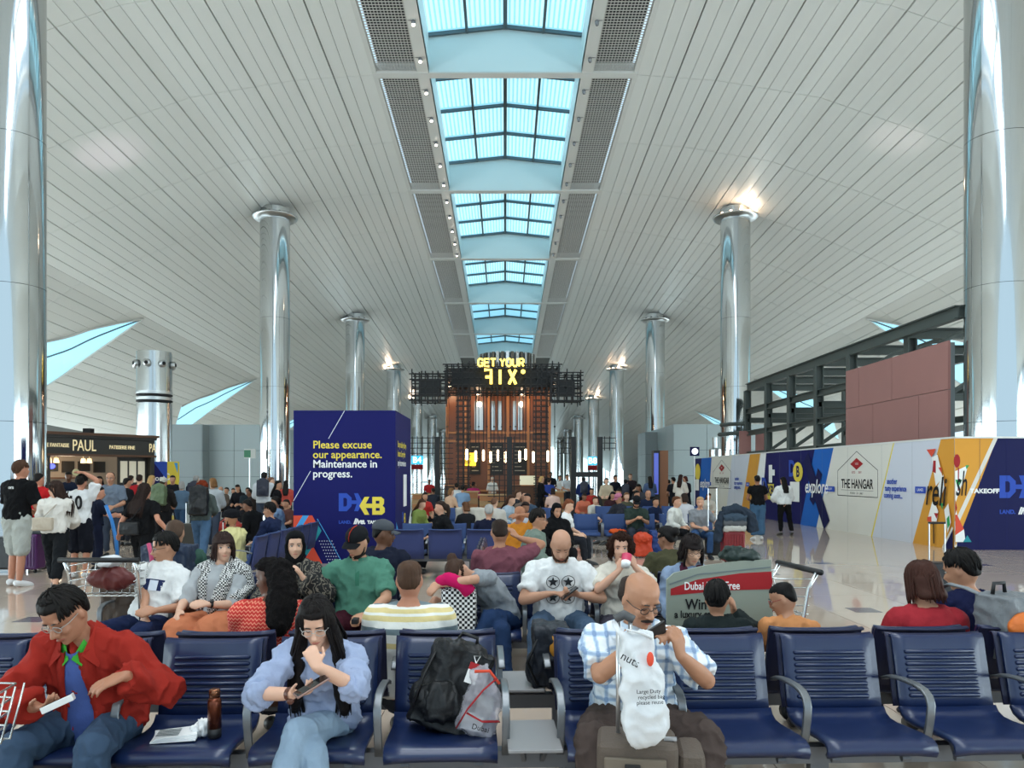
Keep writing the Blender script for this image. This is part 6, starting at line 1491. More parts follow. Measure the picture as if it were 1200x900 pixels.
# brown suitcase with the white carrier bag
sc_ = empty('suitcase', (.565, 3.12, 0), R(-8), 'brown cabin suitcase with raised handle in front of the moustached man', 'suitcase')
m_case = mat('suitcase_brown', hx('55493f'), .7, bump=.3, bscale=120)
MB().b2((-.19, -.12, .05), (.13, .12, .61)).build('case_body', m_case, sc_, bevel=.035); MB().b2((-.16, -.135, .09), (.08, -.115, .56)).build('front_panel', mat('suitcase_panel', hx('6a5f52'), .7), sc_, bevel=.009)
MB().b2((.13, -.10, .06), (.235, .12, .58)).build('side_pocket', m_case, sc_, bevel=.04); MB().box((-.05, -.14, .53), (.06, .006, .02)).build('badge', m_blk, sc_, bevel=.002); MB().box((.10, -.05, .618), (.05, .015, .012)).build('top_handle', m_alu, sc_)
MB().tube([(.2, -.11, .2), (.23, -.10, .40), (.21, -.05, .55)], .004, 5).build('zip', m_alu, sc_)
for x in (-.15, .1):
    for y in (-.08, .08): MB().tube([(x-.012, y, .03), (x+.012, y, .03)], .03, 12).build('wheel', m_blk, sc_)
for dx in (-.105, -.055):
    MB().tube([(dx, .02, .59), (dx, .02, 1.07)], .009, 8).build('handle_tube', m_alu, sc_, True)
MB().tube([(-.118, .02, 1.075), (-.08, .02, 1.095), (-.042, .02, 1.075)], [.018, .02, .018], 10).build('handle_grip', mat('grip_grey', hx('4a4a4c'), .5), sc_, True)
cb = empty('carrier_bag', (.515, 3.02, .615), R(-4), 'white plastic carrier bag hooked over the suitcase handle', 'plastic bag')
m_bagw = mat('bag_white', hx('d4d6d8'), .4, bump=.7, bscale=14, alpha=.97)
sblob('bag_body', m_bagw, [('e', (.03, -.06, .105), (.1, .055, .105)), ('e', (.015, -.05, .23), (.085, .045, .14)), ('e', (.0, -.03, .34), (.068, .03, .09)), ('b', (.0, -.02, .41), (.125, .03, .06))], .0095, .022, 10, 6, cb, hx('ffffff'))
MB().tube([(-.05, -.02, .42), (-.075, .02, .45), (-.08, .08, .46)], [.02, .014, .01], 8, .4).build('bag_handle', m_bagw, cb, True); MB().tube([(.05, -.03, .42), (.02, -.05, .44), (-.04, -.03, .45)], [.02, .016, .01], 8, .4).build('bag_handle', m_bagw, cb, True)
for s_, z, x in (('Large Duty', .235, .035), ('recycled bag', .215, .045), ('please reuse', .195, .04)): text('lettering', s_, .021, (x, -.118+(.235-z)*-.12, z), (R(84), 0, R(12)), m_black, cb, .0006, 0, 1, 'CENTER', 0)
text('lettering', 'nuts', .045, (-.03, -.085, .345), (R(90), R(28), 0), m_black, cb, .0006); MB().ell((.045, -.085, .35), (.014, .012, .028)).build('red_print', m_red, cb, True)
# ---- luggage trolleys -----------------------------------------------------
def trolley(label, loc, rz_, sign=False, near=False):
    t = empty('luggage_trolley', loc, rz_, label, 'trolley', 'luggage trolleys')
    # facing: handle at local -Y end (user side), front at +Y
    for sx_ in (-.27, .27): MB().tube([(sx_, -.42, 1.0), (sx_, -.36, .9), (sx_*.96, -.26, .28), (sx_*.9, .55, .2)], .014, 8).build('frame_tube', m_gl, t, True)
    MB().tube([(-.31, -.43, 1.01), (.31, -.43, 1.01)], .02, 10).build('handle_bar', m_blk, t, True)
    bk = MB().tube([(-.25, -.34, .72), (.25, -.34, .72)], .006, 6).build('basket', m_gl, t)
    for i in range(5):
        z = .72+.24*i/4; y0 = -.37-.03*i/4
        MB().tube([(-.25, y0, z), (-.23, y0+.16+.02*i, z-.0), (0, y0+.2+.02*i, z), (.23, y0+.16+.02*i, z), (.25, y0, z)], .005, 5).build('basket_wire', m_gl, bk, True)
    for i in range(9):
        x = -.24+.48*i/8; MB().tube([(x, -.36, .72), (x, -.19, .72), (x, -.13, .96)], .0045, 5).build('basket_wire', m_gl, bk, True)
    for i in range(7): x = -.22+.44*i/6; MB().tube([(x, -.27, .30), (x, -.20, .30), (x, .55, .22)], .007, 5).build('deck_bar', m_gl, t, True)
    for i in range(3): MB().tube([(-.25, -.28+.03*i, .45-.1*i), (.25, -.28+.03*i, .45-.1*i)], .008, 5).build('cross_bar', m_gl, t)
    for sx_, y in ((-.25, -.25), (.25, -.25), (0, .52)): MB().tube([(sx_-.02, y, .08), (sx_+.02, y, .08)], .08, 14).build('wheel', m_blk, t); MB().bar((sx_, y, .08), (sx_*.95, y, .28), .03, .03).build('fork', m_gl, t)
    return t
T1 = trolley('luggage trolley with a wire basket behind the man in red', (xw(122, 6.0), 6.35, 0), R(0))
T2 = trolley('luggage trolley with a wire basket cut by the left edge of the picture', (-1.74, 2.75, 0), -pi/2)
T2.scale = (.92, .92, .9)
# bags riding on the first trolley
for nm, lab, col, prt in (('travel_bag', 'dark red holdall inside the trolley basket', '5c1f1c', [('e', (0, -.23, .84), (.2, .075, .09))]), ('striped_bag', 'brown striped bag on the trolley deck', '4a3a2e', [('b', (.02, .12, .52), (.44, .3, .42))]), ('blue_rucksack', 'large navy rucksack on the trolley front', '1e2c44', [('b', (.12, .55, .80), (.42, .26, .48)), ('e', (.12, .42, .75), (.18, .1, .2))]), ('white_cap', 'white cap resting on the trolley handle', 'd0d2d4', [('e', (-.02, -.22, .98), (.085, .085, .05)), ('e', (-.02, -.3, .96), (.06, .06, .012))]), ('tan_bag', 'tan and red shopping bag beside the trolley', '9a6a52', [('b', (.47, .12, .62), (.22, .22, .42))])):
    L0 = T1.location
    prt = [(p[0], tuple(V(p[1])+L0),)+tuple(p[2:]) for p in prt]
    if nm == 'tan_bag': prt = [(p[0], (p[1][0], p[1][1], .30), (.22, .22, .6)) for p in prt]
    o = sblob(nm, m_nylon, prt, .014, .02, 10, 4, None, hx(col)); tag(o, lab, 'bag' if nm != 'white_cap' else 'cap')
o = MB().tube([T1.location+V(v) for v in ((.0, .40, 1.06), (.04, .36, .98), (.08, .34, .7))], .02, 6).build('pink_strap', mat('strap_pink', hx('b03a62'), .6), None, True); tag(o, 'pink strap trailing over the navy rucksack', 'strap')
# trolley with the advert board on the right
T3 = trolley('luggage trolley carrying a curved prize advert board on the right', (1.66, 5.42, 0), R(97))
bd = empty('advert_board', (1.50, 5.22, .13)); tag(bd, 'curved trolley advert board reading Win a luxury car', 'advert'); bd.rotation_euler = (0, 0, R(4)); bd.scale = (.84, 1, 1); bd.location.x = 1.44
prof = [(-.42, .45), (-.42, .83), (-.36, .875), (-.1, .925), (.2, .955), (.44, .96), (.46, .45)]
MB().prism([(a, b) for a, b in prof], (0, 0, 0), (1, 0, 0), (0, 0, 1), .02).build('board', mat('board_grey', hx('8f9689'), .4), bd)
BF = Face(bd, (-.42, -.022, .96), (1, 0, 0), (0, 0, -1))
BF.poly('red_band', [(.03, .19), (.25, .13), (.6, .09), (.86, .08), (.87, .15), (.86, .2), (.5, .205), (.03, .235)], m_dred)
BF.text('lettering', 'Dubai Duty Free', .075, .14, .175, m_pwhite, off=.001, sx=.9); BF.text('lettering', 'Win', .10, .15, .30, m_black, off=.002); BF.text('lettering', 'a luxury car', .068, .06, .365, m_black, off=.0015)
BF.poly('navy_band', [(.03, .47), (.2, .445), (.45, .46), (.6, .5), (.03, .5)], m_navy2); BF.text('lettering', '(O) Full', .05, .17, .475, m_pwhite, off=.0005)
BF.line('edge_line', (.02, .16), (.25, .095), .008, m_gap); BF.line('edge_line', (.25, .095), (.85, .05), .008, m_gap)
for x in (-.35, .35): MB().tube([(x, .04, -.13), (x, .04, .7)], .012, 6).build('support', m_gl, bd)
o = sblob('green_bag', m_nylon, [('e', (1.62, 5.3, 1.11), (.15, .1, .05)), ('t', [(1.49, 5.28, 1.11), (1.51, 5.25, 1.17), (1.62, 5.25, 1.17)], .015)], .011, .02, 14, 3, None, hx('1c2c28')); tag(o, 'dark green soft bag draped over the trolley advert board', 'bag')
# ---- bags around the second row --------------------------------------------
o = sblob('patterned_bag', m_chk2, [('b', (-.36, 6.02, .60), (.26, .22, .36)), ('e', (-.36, 6.02, .76), (.13, .11, .1))], .012, .014, 9, 2); tag(o, 'black and white checked rucksack hugged by the sleeping woman', 'backpack')
o = sblob('neck_pillow', m_cloth, [('t', [(-.50, 5.98, .83), (-.44, 5.9, .87), (-.33, 5.9, .83), (-.27, 5.92, .76)], .055, 10)], .011, .006, 10, 2, None, hx('c2185b')); tag(o, 'bright pink neck pillow under the sleeping head', 'pillow')
def pbottle(loc, capc, label, h=.2, body='a9c3cf'):
    b = empty('water_bottle', loc, 0, label, 'bottle'); MB().lathe([(.03, 0), (.033, .005), (.033, h*.6), (.028, h*.75), (.014, h*.86), (.014, h*.9)], n=18).build('bottle_body', mat('pet_'+body, hx(body), .1, alpha=.6), b, True); MB().lathe([(.016, h*.9), (.016, h), (.004, h+.001)], n=14).build('cap', mat('cap_'+capc, hx(capc), .4), b, True); MB().lathe([(.0338, h*.3), (.0338, h*.55)], n=18, cap=False).build('label_band', mat('label_blue', hx('5d86b0'), .5), b, True)
    return b
pbottle((-.475, 6.10, .61), 'd9622a', 'plastic bottle with an orange cap beside the sleeping woman', .24)
# navy rucksack by the grey tables, behind the bench table
o = empty('rucksack', (.27, 4.62, .43), 0, 'navy rucksack with a yellow panel beside the grey side tables', 'backpack')
sblob('bag_body', m_nylon, [('b', (0, 0, .17), (.2, .3, .34)), ('e', (-.08, -.06, .1), (.07, .1, .1))], .012, .025, 10, 4, o, hx('171c26')); MB().ell((.04, -.14, .24), (.06, .03, .08)).build('yellow_panel', mat('yellow_nylon', hx('c98a2a'), .6), o, True); MB().tube([(-.08, -.16, .02), (-.14, -.14, .14), (-.08, -.14, .28)], .018, 8, .4).build('strap', m_blk, o, True)
# backpack worn by the man in navy
o = empty('hiking_backpack', (2.88, 4.44, .72), R(20), 'grey and orange hiking backpack hanging behind the man in navy', 'backpack')
sblob('bag_body', m_nylon, [('b', (.03, -.02, .08), (.30, .22, .36)), ('e', (.03, -.12, .05), (.14, .06, .14))], .012, .02, 9, 4, o, hx('6e7276')); sblob('orange_pocket', m_nylon, [('e', (-.06, -.16, .10), (.10, .05, .085))], .011, .01, 10, 3, o, hx('cc6a28'))
MB().tube([(-.08, .05, .24), (-.12, .14, .28), (-.13, .24, .29), (-.12, .33, .25)], .028, 8, .35).build('strap', mat('strap_grey', hx('7c8084'), .7), o, True); MB().tube([(-.06, .02, .26), (-.05, .02, .32), (.03, .02, .32), (.04, .02, .26)], .012, 6).build('handle', m_blk, o, True); MB().tube([(-.06, -.19, .14), (.06, -.215, .17), (.16, -.19, .12)], .005, 5).build('zip', m_alu, o)
# suitcases further back
def case(label, px, pyf, w_, h_, d_, col, handle=.45, ridged=True, lift=0):
    p = FL(px, pyf); c = empty('suitcase', (p.x, p.y+d_/2, 0), 0, label, 'suitcase')
    m = mat('case_'+col, hx(col), .35, spec=.4)
    MB().b2((-w_/2, -d_/2, .06), (w_/2, d_/2, .06+h_)).build('shell', m, c, bevel=.04)
    if ridged:
        for i in range(7): x = -w_*.38+w_*.76*i/6; MB().b2((x-.008, -d_/2-.012, .12), (x+.008, -d_/2+.01, h_)).build('ridge', m, c)
    for sx_ in (-1, 1):
        MB().tube([(sx_*w_*.28, d_*.3, h_), (sx_*w_*.28, d_*.3, h_+handle)], .009, 6).build('handle_tube', m_alu, c); MB().tube([(sx_*w_*.38-.012, -d_*.3, .03), (sx_*w_*.38+.012, -d_*.3, .03)], .03, 10).build('wheel', m_blk, c)
    MB().tube([(-w_*.3, d_*.3, h_+handle), (w_*.3, d_*.3, h_+handle)], .014, 8).build('handle_grip', m_blk, c)
    return c
cR = case('ridged red suitcase under a heap of coats by the walkway', 861, 662, .40, .56, .26, '7a1f22')
L0 = cR.location
o = empty('coat_heap', (L0.x, L0.y-.08, .62), 0, 'heap of rolled grey coats piled on the red suitcase', 'coats')
for i, (z, r_, cl) in enumerate(((.06, .07, 'b8b6b0'), (.15, .075, '55585c'), (.25, .09, '3c4a58'))): sblob('rolled_coat', m_cloth, [('t', [(-.2, -.02, z), (0, -.06, z+.01), (.2, -.02, z)], r_, 10)], .014, .018, 11, i, o, hx(cl))
sblob('draped_jacket', m_cloth, [('t', [(-.2, 0, .34), (.05, 0, .40), (.3, 0, .28), (.36, .02, .0)], .11, 10), ('t', [(-.2, 0, .34), (-.28, 0, .1), (-.3, 0, -.2)], .08, 10)], .018, .03, 8, 4, o, hx('2b3440'))
cP = case('purple hard suitcase behind the man in the black tee', 28, 672, .42, .60, .28, '4a1c52', .3)
o = sblob('travel_roll', m_cloth, [('t', [(cP.location.x-.1, cP.location.y, .74), (cP.location.x+.38, cP.location.y-.02, .76)], .10, 10)], .016, .012, 9, 2, None, hx('5d6468')); tag(o, 'grey rolled blanket lying on the purple suitcase', 'blanket')
case('olive suitcase wheeled by the red haired woman', 219, 650, .36, .58, .26, '3a352c', .5, False)
case('white suitcase with a black handle behind the woman with the bob', 263, 690, .32, .62, .24, 'c9c9c6', .35, False)
case('black suitcase beside the woman in the grey tee', 838, 655, .3, .5, .25, '17181a', .9, False)
case('dark suitcase cut by the left edge of the picture', 2, 672, .4, .55, .28, '1a1a1c', .3, False)
case('dark cabin bag with raised handle before the couple in red and navy', 1108, 712, .36, .5, .24, '1c1c1f', .55, False)
o = sblob('orange_rucksack', m_nylon, [('b', (2.78, 15.5, .24), (.34, .26, .42)), ('e', (2.76, 15.42, .4), (.18, .15, .12))], .02, .03, 9, 3, None, hx('c4401f')); tag(o, 'orange red rucksack on the floor by the capped man', 'backpack')
o = sblob('blue_rucksack', m_nylon, [('b', (3.12, 15.6, .27), (.32, .26, .5)), ('e', (3.1, 15.6, .2), (.2, .16, .16))], .02, .03, 9, 4, None, hx('1c3a78')); tag(o, 'blue rucksack behind the orange rucksack on the floor', 'backpack')
o = sblob('orange_jacket', m_cloth, [('e', (2.38, 16.25, .46), (.2, .12, .05)), ('e', (2.30, 16.2, .47), (.1, .1, .05))], .018, .03, 11, 5, None, hx('d0552a')); tag(o, 'crumpled orange jacket left on an empty blue seat', 'jacket')
o = sblob('red_holdall', m_nylon, [('e', (P(268, 0, 22).x, 22, .18), (.45, .25, .17)), ('e', (P(270, 0, 22).x, 22, .36), (.2, .18, .1))], .03, .03, 6, 3, None, hx('a32a20')); tag(o, 'red holdall on the floor behind the turbaned man', 'bag')
o = sblob('grey_cart_cover', m_cloth, [('b', (P(556, 0, 15.5).x, 15.5, .62), (.75, .4, .75))], .03, .02, 6, 3, None, hx('b9b4a8')); tag(o, 'pale upholstered lounger back with a dark motif behind the woman in black', 'lounger')

o = sblob('green_duffel', m_nylon, [('e', (-1.72, 2.78, .40), (.24, .18, .15))], .014, .02, 9, 2, None, hx('12201a')); tag(o, 'dark green duffel on the deck of the trolley at the left edge', 'bag')
# ================================================================ WALKERS AND THE CROWD
def stand_p(label, px, ptop, y, rz_, **k):
    h = H-(ptop-CY)/FP*y
    k.setdefault('lod', 2); k.setdefault('s', max(.8, min(1.12, (h-.0)/1.755)))
    return person(label, (xw(px, y), y), rz_, pose='stand', **k)
WALK = dict(LL=dict(a=(.08, -.24, .09), fd=(.1, -1, .1)), RL=dict(a=(-.08, .30, .13), fd=(-.1, -1, -.6)))
def worn_pack(col, w_=.3, h_=.42, d_=.16, lab=None, straps=True):
    def f(c):
        p = c['pts'][5][0]; ay = c['ayc']; u = c['uc']; ax = c['axc']; b = MB(); rot = M3((ax, ay, u)).transposed()
        ctr = p+ay*(.13+d_/2)*c['k']-u*.04
        mb = MB().box(ctr, (w_, d_, h_), rot); mb.ell(ctr+ay*d_*.4-u*.08, (w_*.4, d_*.35, h_*.28), rot); mb.ell(ctr+u*h_*.42, (w_*.42, d_*.45, .1), rot)
        link('backpack', remesh(mb, .016, 4, .02, 9, 3), m_nylon, c['root'], hx(col))
        for sg in (-1, 1): link('backpack_strap', MB().tube([ctr+ax*sg*.1+u*h_*.45, c['ch']+ax*sg*.1+u*.075*c['k'], c['ch']+ax*sg*.115-ay*.13*c['k'], c['pts'][3][0]+ax*sg*.14-ay*.05, ctr+ax*sg*.12-u*h_*.4], .02, 6, .4).mesh('strap', True), m_nylon, c['root'], hx(col))
    return f
def side_bag(col, side=1, z=.0, strapw=.012, size=(.13, .05, .09), across=True):
    def f(c):
        k = c['k']; ay = c['ayc']; ax = c['axc']; ctr = c['pts'][2][0]+ax*side*.13*k+ay*.16*k+V((0, 0, z)); mb = MB().box(ctr, (size[0]*2, size[1]*2, size[2]*2)); mb.ell(ctr, (size[0], size[1]*1.3, size[2]))
        link('handbag', remesh(mb, .014, 3, .01, 9, 2), m_nylon, c['root'], hx(col))
        sh = c['ch']+ax*(-side if across else side)*.12*k+c['uc']*.085*k
        link('bag_strap', MB().tube([ctr+V((0, 0, size[2])), c['pts'][5][0]+ay*.15*k+ax*(-side*.02), sh, c['pts'][4][0]-ay*.16*k], strapw, 6, .5).mesh('strap', True), m_nylon, c['root'], hx(col))
    return f
c = stand_p('tall man in a black tee and pale shorts at the left edge', 20, 538, 11.5, pi-.25, skin='b98066', build=1.08, top=dict(color='0e0e10', sleeve=.85, infl=.02, loose=.04), bottom=dict(color='a9aca6', len=1.05, infl=.03, loose=.03, name='shorts'), shoes='d8d8d8', hair=('short', '4a3224'), headr=(2, -8, 0), RL=dict(a=(-.12, .08, .085)), lod=1)
text('printed_letters', 'ors', .075, c['pts'][5][0]+V((-.02, .155, .04)), (R(90), 0, pi), m_pwhite, c['root'], .002)
c = stand_p('blonde woman behind the man in the black tee', 24, 560, 14.5, pi-.9, skin='d3a78e', sex='f', top=dict(color='222226', sleeve=1.2), bottom=dict(color='8a4a52'), hair=('long', 'c9a878'))
c = stand_p('man in a red hoodie and black trousers seen from behind', 42, 553, 13.6, pi-.2, skin='b98066', build=1.05, top=dict(color='b01e22', sleeve=1.95, infl=.028, loose=.02, name='hoodie'), bottom=dict(color='141416'), hair=('crop', '15100e'), headr=(6, 0, 0))
c = stand_p('woman in a white blouse glancing back while walking', 65, 562, 10.9, pi+.25, skin='c9977c', sex='f', lod=1, headr=(4, 75, 0), top=dict(color='cfcac2', sleeve=1.9, infl=.022, loose=.03, name='blouse'), bottom=dict(color='15171a', infl=.02, len=1.78), shoes='3a2a22', hair=('long', '2a1a14'), extra=[side_bag('b3a694', 1, .02)], **WALK)
c = stand_p('man in a white shirt numbered 10 with a hand on his head', 93, 555, 12.4, pi, skin='b98066', lod=1, Rr=dict(w=(-.06, -.03, 1.70), pole=(-1, 0, .2), hd=(1, 0, .2), pn=(0, 0, -1)), L=dict(w=(.24, -.12, .95)), top=dict(color='d6d6d6', sleeve=.8, infl=.022, loose=.05), bottom=dict(color='14161f', len=1.1, infl=.03, loose=.03, name='shorts'), shoes='c8c8c8', hair=('short', '14100e'))
text('shirt_number', '10', .30, c['pts'][4][0]+V((-.01, .165, .03)), (R(90), 0, pi), m_black, c['root'], .003, .008, .8)
MB().tube([c['ch']+V((.13, .12, .09)), c['pts'][3][0]+V((.17, .16, 0))], .018, 6, .4).build('bag_strap', m_blk, c['root'], True)
c = stand_p('child in navy pushing a blue handled trolley', 112, 572, 13.2, pi-.8, skin='b98066', s=.84, top=dict(color='151a2c', sleeve=.8), bottom=dict(color='171c30'), hair=('short', '17120f'), L=dict(w=(.25, -.35, .95)), Rr=dict(w=(-.1, -.35, .95)))
p0 = P(128, 595, 12.8)
o = MB().tube([P(124, 592, 12.8), P(131, 610, 12.8), P(136, 632, 12.8), P(138, 655, 12.8)], .03, 8).build('blue_handle', mat('handle_blue', hx('2a78c0'), .4), None, True); tag(o, 'bright blue trolley handle beside the child in navy', 'handle'); o.name = 'trolley_handle'
c = stand_p('man in a blue grey polo and glasses facing the viewer', 131, 552, 15.5, .15, skin='b58468', build=1.1, belly=.04, top=dict(color='66717f', sleeve=.85, infl=.02, loose=.03), bottom=dict(color='3a4250'), hair=('recede', '5a4638'), extra=[glasses()])
c = stand_p('woman with long dark hair in a black tee and trousers, arms apart', 167, 565, 10.9, pi, skin='b98066', sex='f', lod=1, headr=(2, -25, 0), L=dict(w=(.36, -.05, .84), pole=(0, 1, 0)), Rr=dict(w=(-.36, -.02, .86), pole=(0, 1, 0)), top=dict(color='0f0f11', sleeve=.7, infl=.018), bottom=dict(color='0f0f11', infl=.02), hair=('long', '22140f'), extra=[side_bag('161618', 1, -.02, across=False), watch('R')], **WALK)
c = stand_p('walker in a pale cap with a green backpack', 190, 559, 17.0, pi, skin='b98066', top=dict(color='23201f', sleeve=1.9, infl=.022), bottom=dict(color='1b1a1c'), hair=('crop', '4a3a2c'), extra=[cap('b8b4a8', back=True), worn_pack('5a6a4c')])
c = stand_p('red haired woman in a grey coat with a black backpack', 236, 562, 14.0, pi+.15, skin='c9977c', sex='f', lod=2, top=dict(color='4a524f', sleeve=1.9, infl=.024, name='coat'), bottom=dict(color='46617e', mat=m_denim, infl=.016), shoes='4a3a30', hair=('curly', '6b2a16'), extra=[worn_pack('0f1012', .3, .5, .2)], **WALK)
c = stand_p('woman in black top and jeans facing the hoarding', 888, 556, 19.6, pi-.1, skin='9a6a50', sex='f', build=1.05, top=dict(color='0f0f11', sleeve=.5, infl=.016), bottom=dict(color='3f5d78', mat=m_denim, infl=.022, loose=.03), shoes='d0d0d0', hair=('bun', '15100f'))
c = stand_p('woman in a loose white top with long black hair by the hoarding', 919, 558, 21.0, pi+.1, skin='c9977c', sex='f', top=dict(color='d6d8d6', sleeve=1.5, infl=.035, loose=.06), bottom=dict(color='0f0f11', infl=.012), shoes='1a1a1a', hair=('long', '0f0c0b'), RL=dict(a=(-.2, .05, .085)))
# ---- seated, middle distance
def sit_p(label, px, ptop, y, rz_, **k):
    k.setdefault('lod', 2)
    return person(label, (xw(px, y), y), rz_, **k)
c = sit_p('woman in a black shirt leaning on the seat back, in profile', 520, 583, 13.15, -1.1, sex='f', skin='c9977c', top=dict(color='121214', sleeve=1.6, infl=.02), bottom=dict(color='17171a'), hair=('ponytail', '2a1c15'), headr=(4, -14, 0), L=dict(w=(.3, -.2, .62)))
c = sit_p('white haired man in navy seen from behind on the padded seats', 573, 595, 12.35, pi, skin='c08f75', top=dict(color='14182c', sleeve=1.8, infl=.02), bottom=dict(color='22242a'), hair=('short', '9a9894'), s=.95)
c = sit_p('bald man in an orange shirt with his arm raised behind his head', 606, 603, 10.9, pi-.6, skin='a06a4c', build=1.1, top=dict(color='c07a28', sleeve=.8, infl=.018), bottom=dict(color='22242a'), hair=('none', '3a2a22'), Rr=dict(w=(-.1, .1, 1.1), pole=(-1, 0, .6), hd=(1, .3, 0)))
c = sit_p('man in a sage jacket and glasses sitting in profile', 622, 597, 9.3, pi/2, skin='b07f63', lod=1, build=1.1, top=dict(color='6d7a70', sleeve=1.93, infl=.028, name='jacket'), bottom=dict(color='22242a'), hair=('short', '17120f'), extra=[glasses()], lean=(2, 10), headr=(8, 0, 0), s=1.04)
c = sit_p('person in a black hood looking at a phone', 650, 588, 12.2, .3, sex='f', skin='b58468', top=dict(color='0e0e10', sleeve=1.9, infl=.03), bottom=dict(color='121215'), hair=('hijab', '0c0c0e'), headr=(18, 0, 0))
c = sit_p('red haired woman in a white tee looking down, in profile', 661, 578, 14.2, 1.2, sex='f', skin='d0a48a', top=dict(color='d8d8d6', sleeve=.8), bottom=dict(color='22242a'), hair=('bob', '6b3a22'), headr=(22, 0, 0))
c = sit_p('man in a dark cap and green tee on the blue seats reading a phone', 745, 584, 16.3, 0, skin='b58468', build=1.08, top=dict(color='2e3a34', sleeve=.8, infl=.018), bottom=dict(color='30343f'), hair=('crop', '17120f'), headr=(28, 0, 0), extra=[cap('15171a'), beard('17120f')], Rr=dict(w=(-.05, -.32, .74)), L=dict(w=(.08, -.32, .74)))
c = sit_p('woman with short brown hair in a white cardigan turned sideways', 787, 583, 16.2, .9, sex='f', skin='c9977c', top=dict(color='cfcfc8', sleeve=1.8, infl=.022), bottom=dict(color='15161a'), hair=('short', '5a3520'), lean=(4, 14), headr=(6, 10, 0))
c = sit_p('woman in a grey tee and jeans holding a phone, end of the blue seats', 820, 587, 15.6, -.1, sex='f', skin='c9977c', build=1.08, top=dict(color='7f8286', sleeve=.75, infl=.018), bottom=dict(color='2f4a70', mat=m_denim), shoes='17171a', hair=('bun', 'a98a62'), Rr=dict(w=(.0, -.28, .60)), L=dict(w=(.3, -.2, .6)))
c = sit_p('bearded man in a black turban and pale yellow shirt, seen from the side', 272, 606, 10.75, -pi/2-.35, skin='9a6a4c', lod=1, top=dict(color='c9c08a', sleeve=.9, infl=.02), bottom=dict(color='22242a'), hair=('turban', '0f1014'), extra=[beard('100d0c')], s=.98, hip=(0, .05, .46))
c = sit_p('man with glasses in a navy shirt sitting in profile behind the headscarf', 318, 597, 12.2, -pi/2-.2, skin='b07f63', lod=1, top=dict(color='1b2440', sleeve=.9, infl=.02), bottom=dict(color='22242a'), hair=('short', '0f0c0b'), extra=[glasses()], lean=(-4, 4))
c = sit_p('man in a light blue shirt seated in profile by the navy enclosure', 327, 578, 15.5, -pi/2, skin='b07f63', top=dict(color='7f9ab8', sleeve=1.2, infl=.02), bottom=dict(color='22242a'), hair=('short', '17120f'))
c = sit_p('person in a black jacket bent forward beyond the turbaned man', 303, 580, 15.0, -pi/2-.3, skin='8a5f48', top=dict(color='0f1012', sleeve=1.9, infl=.026), bottom=dict(color='15161a'), hair=('short', '0f0c0b'), lean=(14, 26), headr=(26, 0, 0))
c = sit_p('person in a pink cap reclining with legs out on the seats', 722, 583, 18.5, -1.1, skin='b07f63', top=dict(color='2a2c34', sleeve=1.9, infl=.02), bottom=dict(color='23252c'), hair=('crop', '17120f'), extra=[cap('b06a80')], lean=(-18, -8), headr=(20, 0, 0))
# ---- crowd prototypes, copied with other colours
def proto(label, **k):
    c = person(label, (0, 60, 0), 0, lod=3, **k); r = c['root']; r['label'] = label
    top = max((c['T'](V((0, 0, .245)))).z, 0); return dict(root=r, top=top, used=False)
PR = {
 'sf': proto('p', sex='f', top=dict(color='808080', sleeve=.8), bottom=dict(color='303030'), hair=('bob', '201510')),
 'sm': proto('p', build=1.08, top=dict(color='808080', sleeve=.8, infl=.018), bottom=dict(color='303030'), hair=('short', '201510')),
 'sl': proto('p', sex='f', top=dict(color='808080', sleeve=1.8, infl=.018), bottom=dict(color='303030'), hair=('long', '201510'), headr=(20, 15, 0), lean=(6, 16)),
 'sb': proto('p', build=1.1, top=dict(color='808080', sleeve=1.8, infl=.02), bottom=dict(color='303030'), hair=('recede', '201510'), headr=(14, -20, 0), lean=(4, 14)),
 'tm': proto('p', pose='stand', build=1.06, top=dict(color='808080', sleeve=.8, infl=.018), bottom=dict(color='303030'), hair=('short', '201510')),
 'tf': proto('p', pose='stand', sex='f', top=dict(color='808080', sleeve=1.0, infl=.018), bottom=dict(color='303030'), hair=('long', '201510')),
 'tj': proto('p', pose='stand', build=1.06, top=dict(color='808080', sleeve=1.93, infl=.024), bottom=dict(color='303030'), hair=('short', '201510'), extra=[worn_pack('1c2030')]),
 'tb': proto('p', pose='stand', sex='f', top=dict(color='808080', sleeve=1.9, infl=.02), bottom=dict(color='303030'), hair=('bob', '201510'), headr=(4, 30, 0), **WALK)}
SK = {'l': 'd0a48a', 'm': 'b58468', 'd': '6a4632', 'b': '8a5f48'}
def crowd(kind, px, ptop, y, deg, topc, botc, hairc, sk, label, group):
    p = PR[kind]; src = p['root']
    r = src if not p['used'] else copy_tree(src)
    p['used'] = True
    want = H-(ptop-CY)/FP*y; s = max(.84, min(1.12, want/p['top'])); r.location = (xw(px, y), y, 0); r.rotation_euler = (0, 0, R(deg)); r.scale = (s, s, s)
    r['label'] = label; r['group'] = group
    for ch_ in r.children:
        n_ = ch_.name.split('.')[0]
        col = {'body': SK[sk], 'shirt': topc, 'trousers': botc, 'hair': hairc, 'hair_locks': hairc}.get(n_)
        if col: ch_.color = (*hx(col), 1)
def CR(group, rows):
    for r_ in rows: crowd(*r_, group)
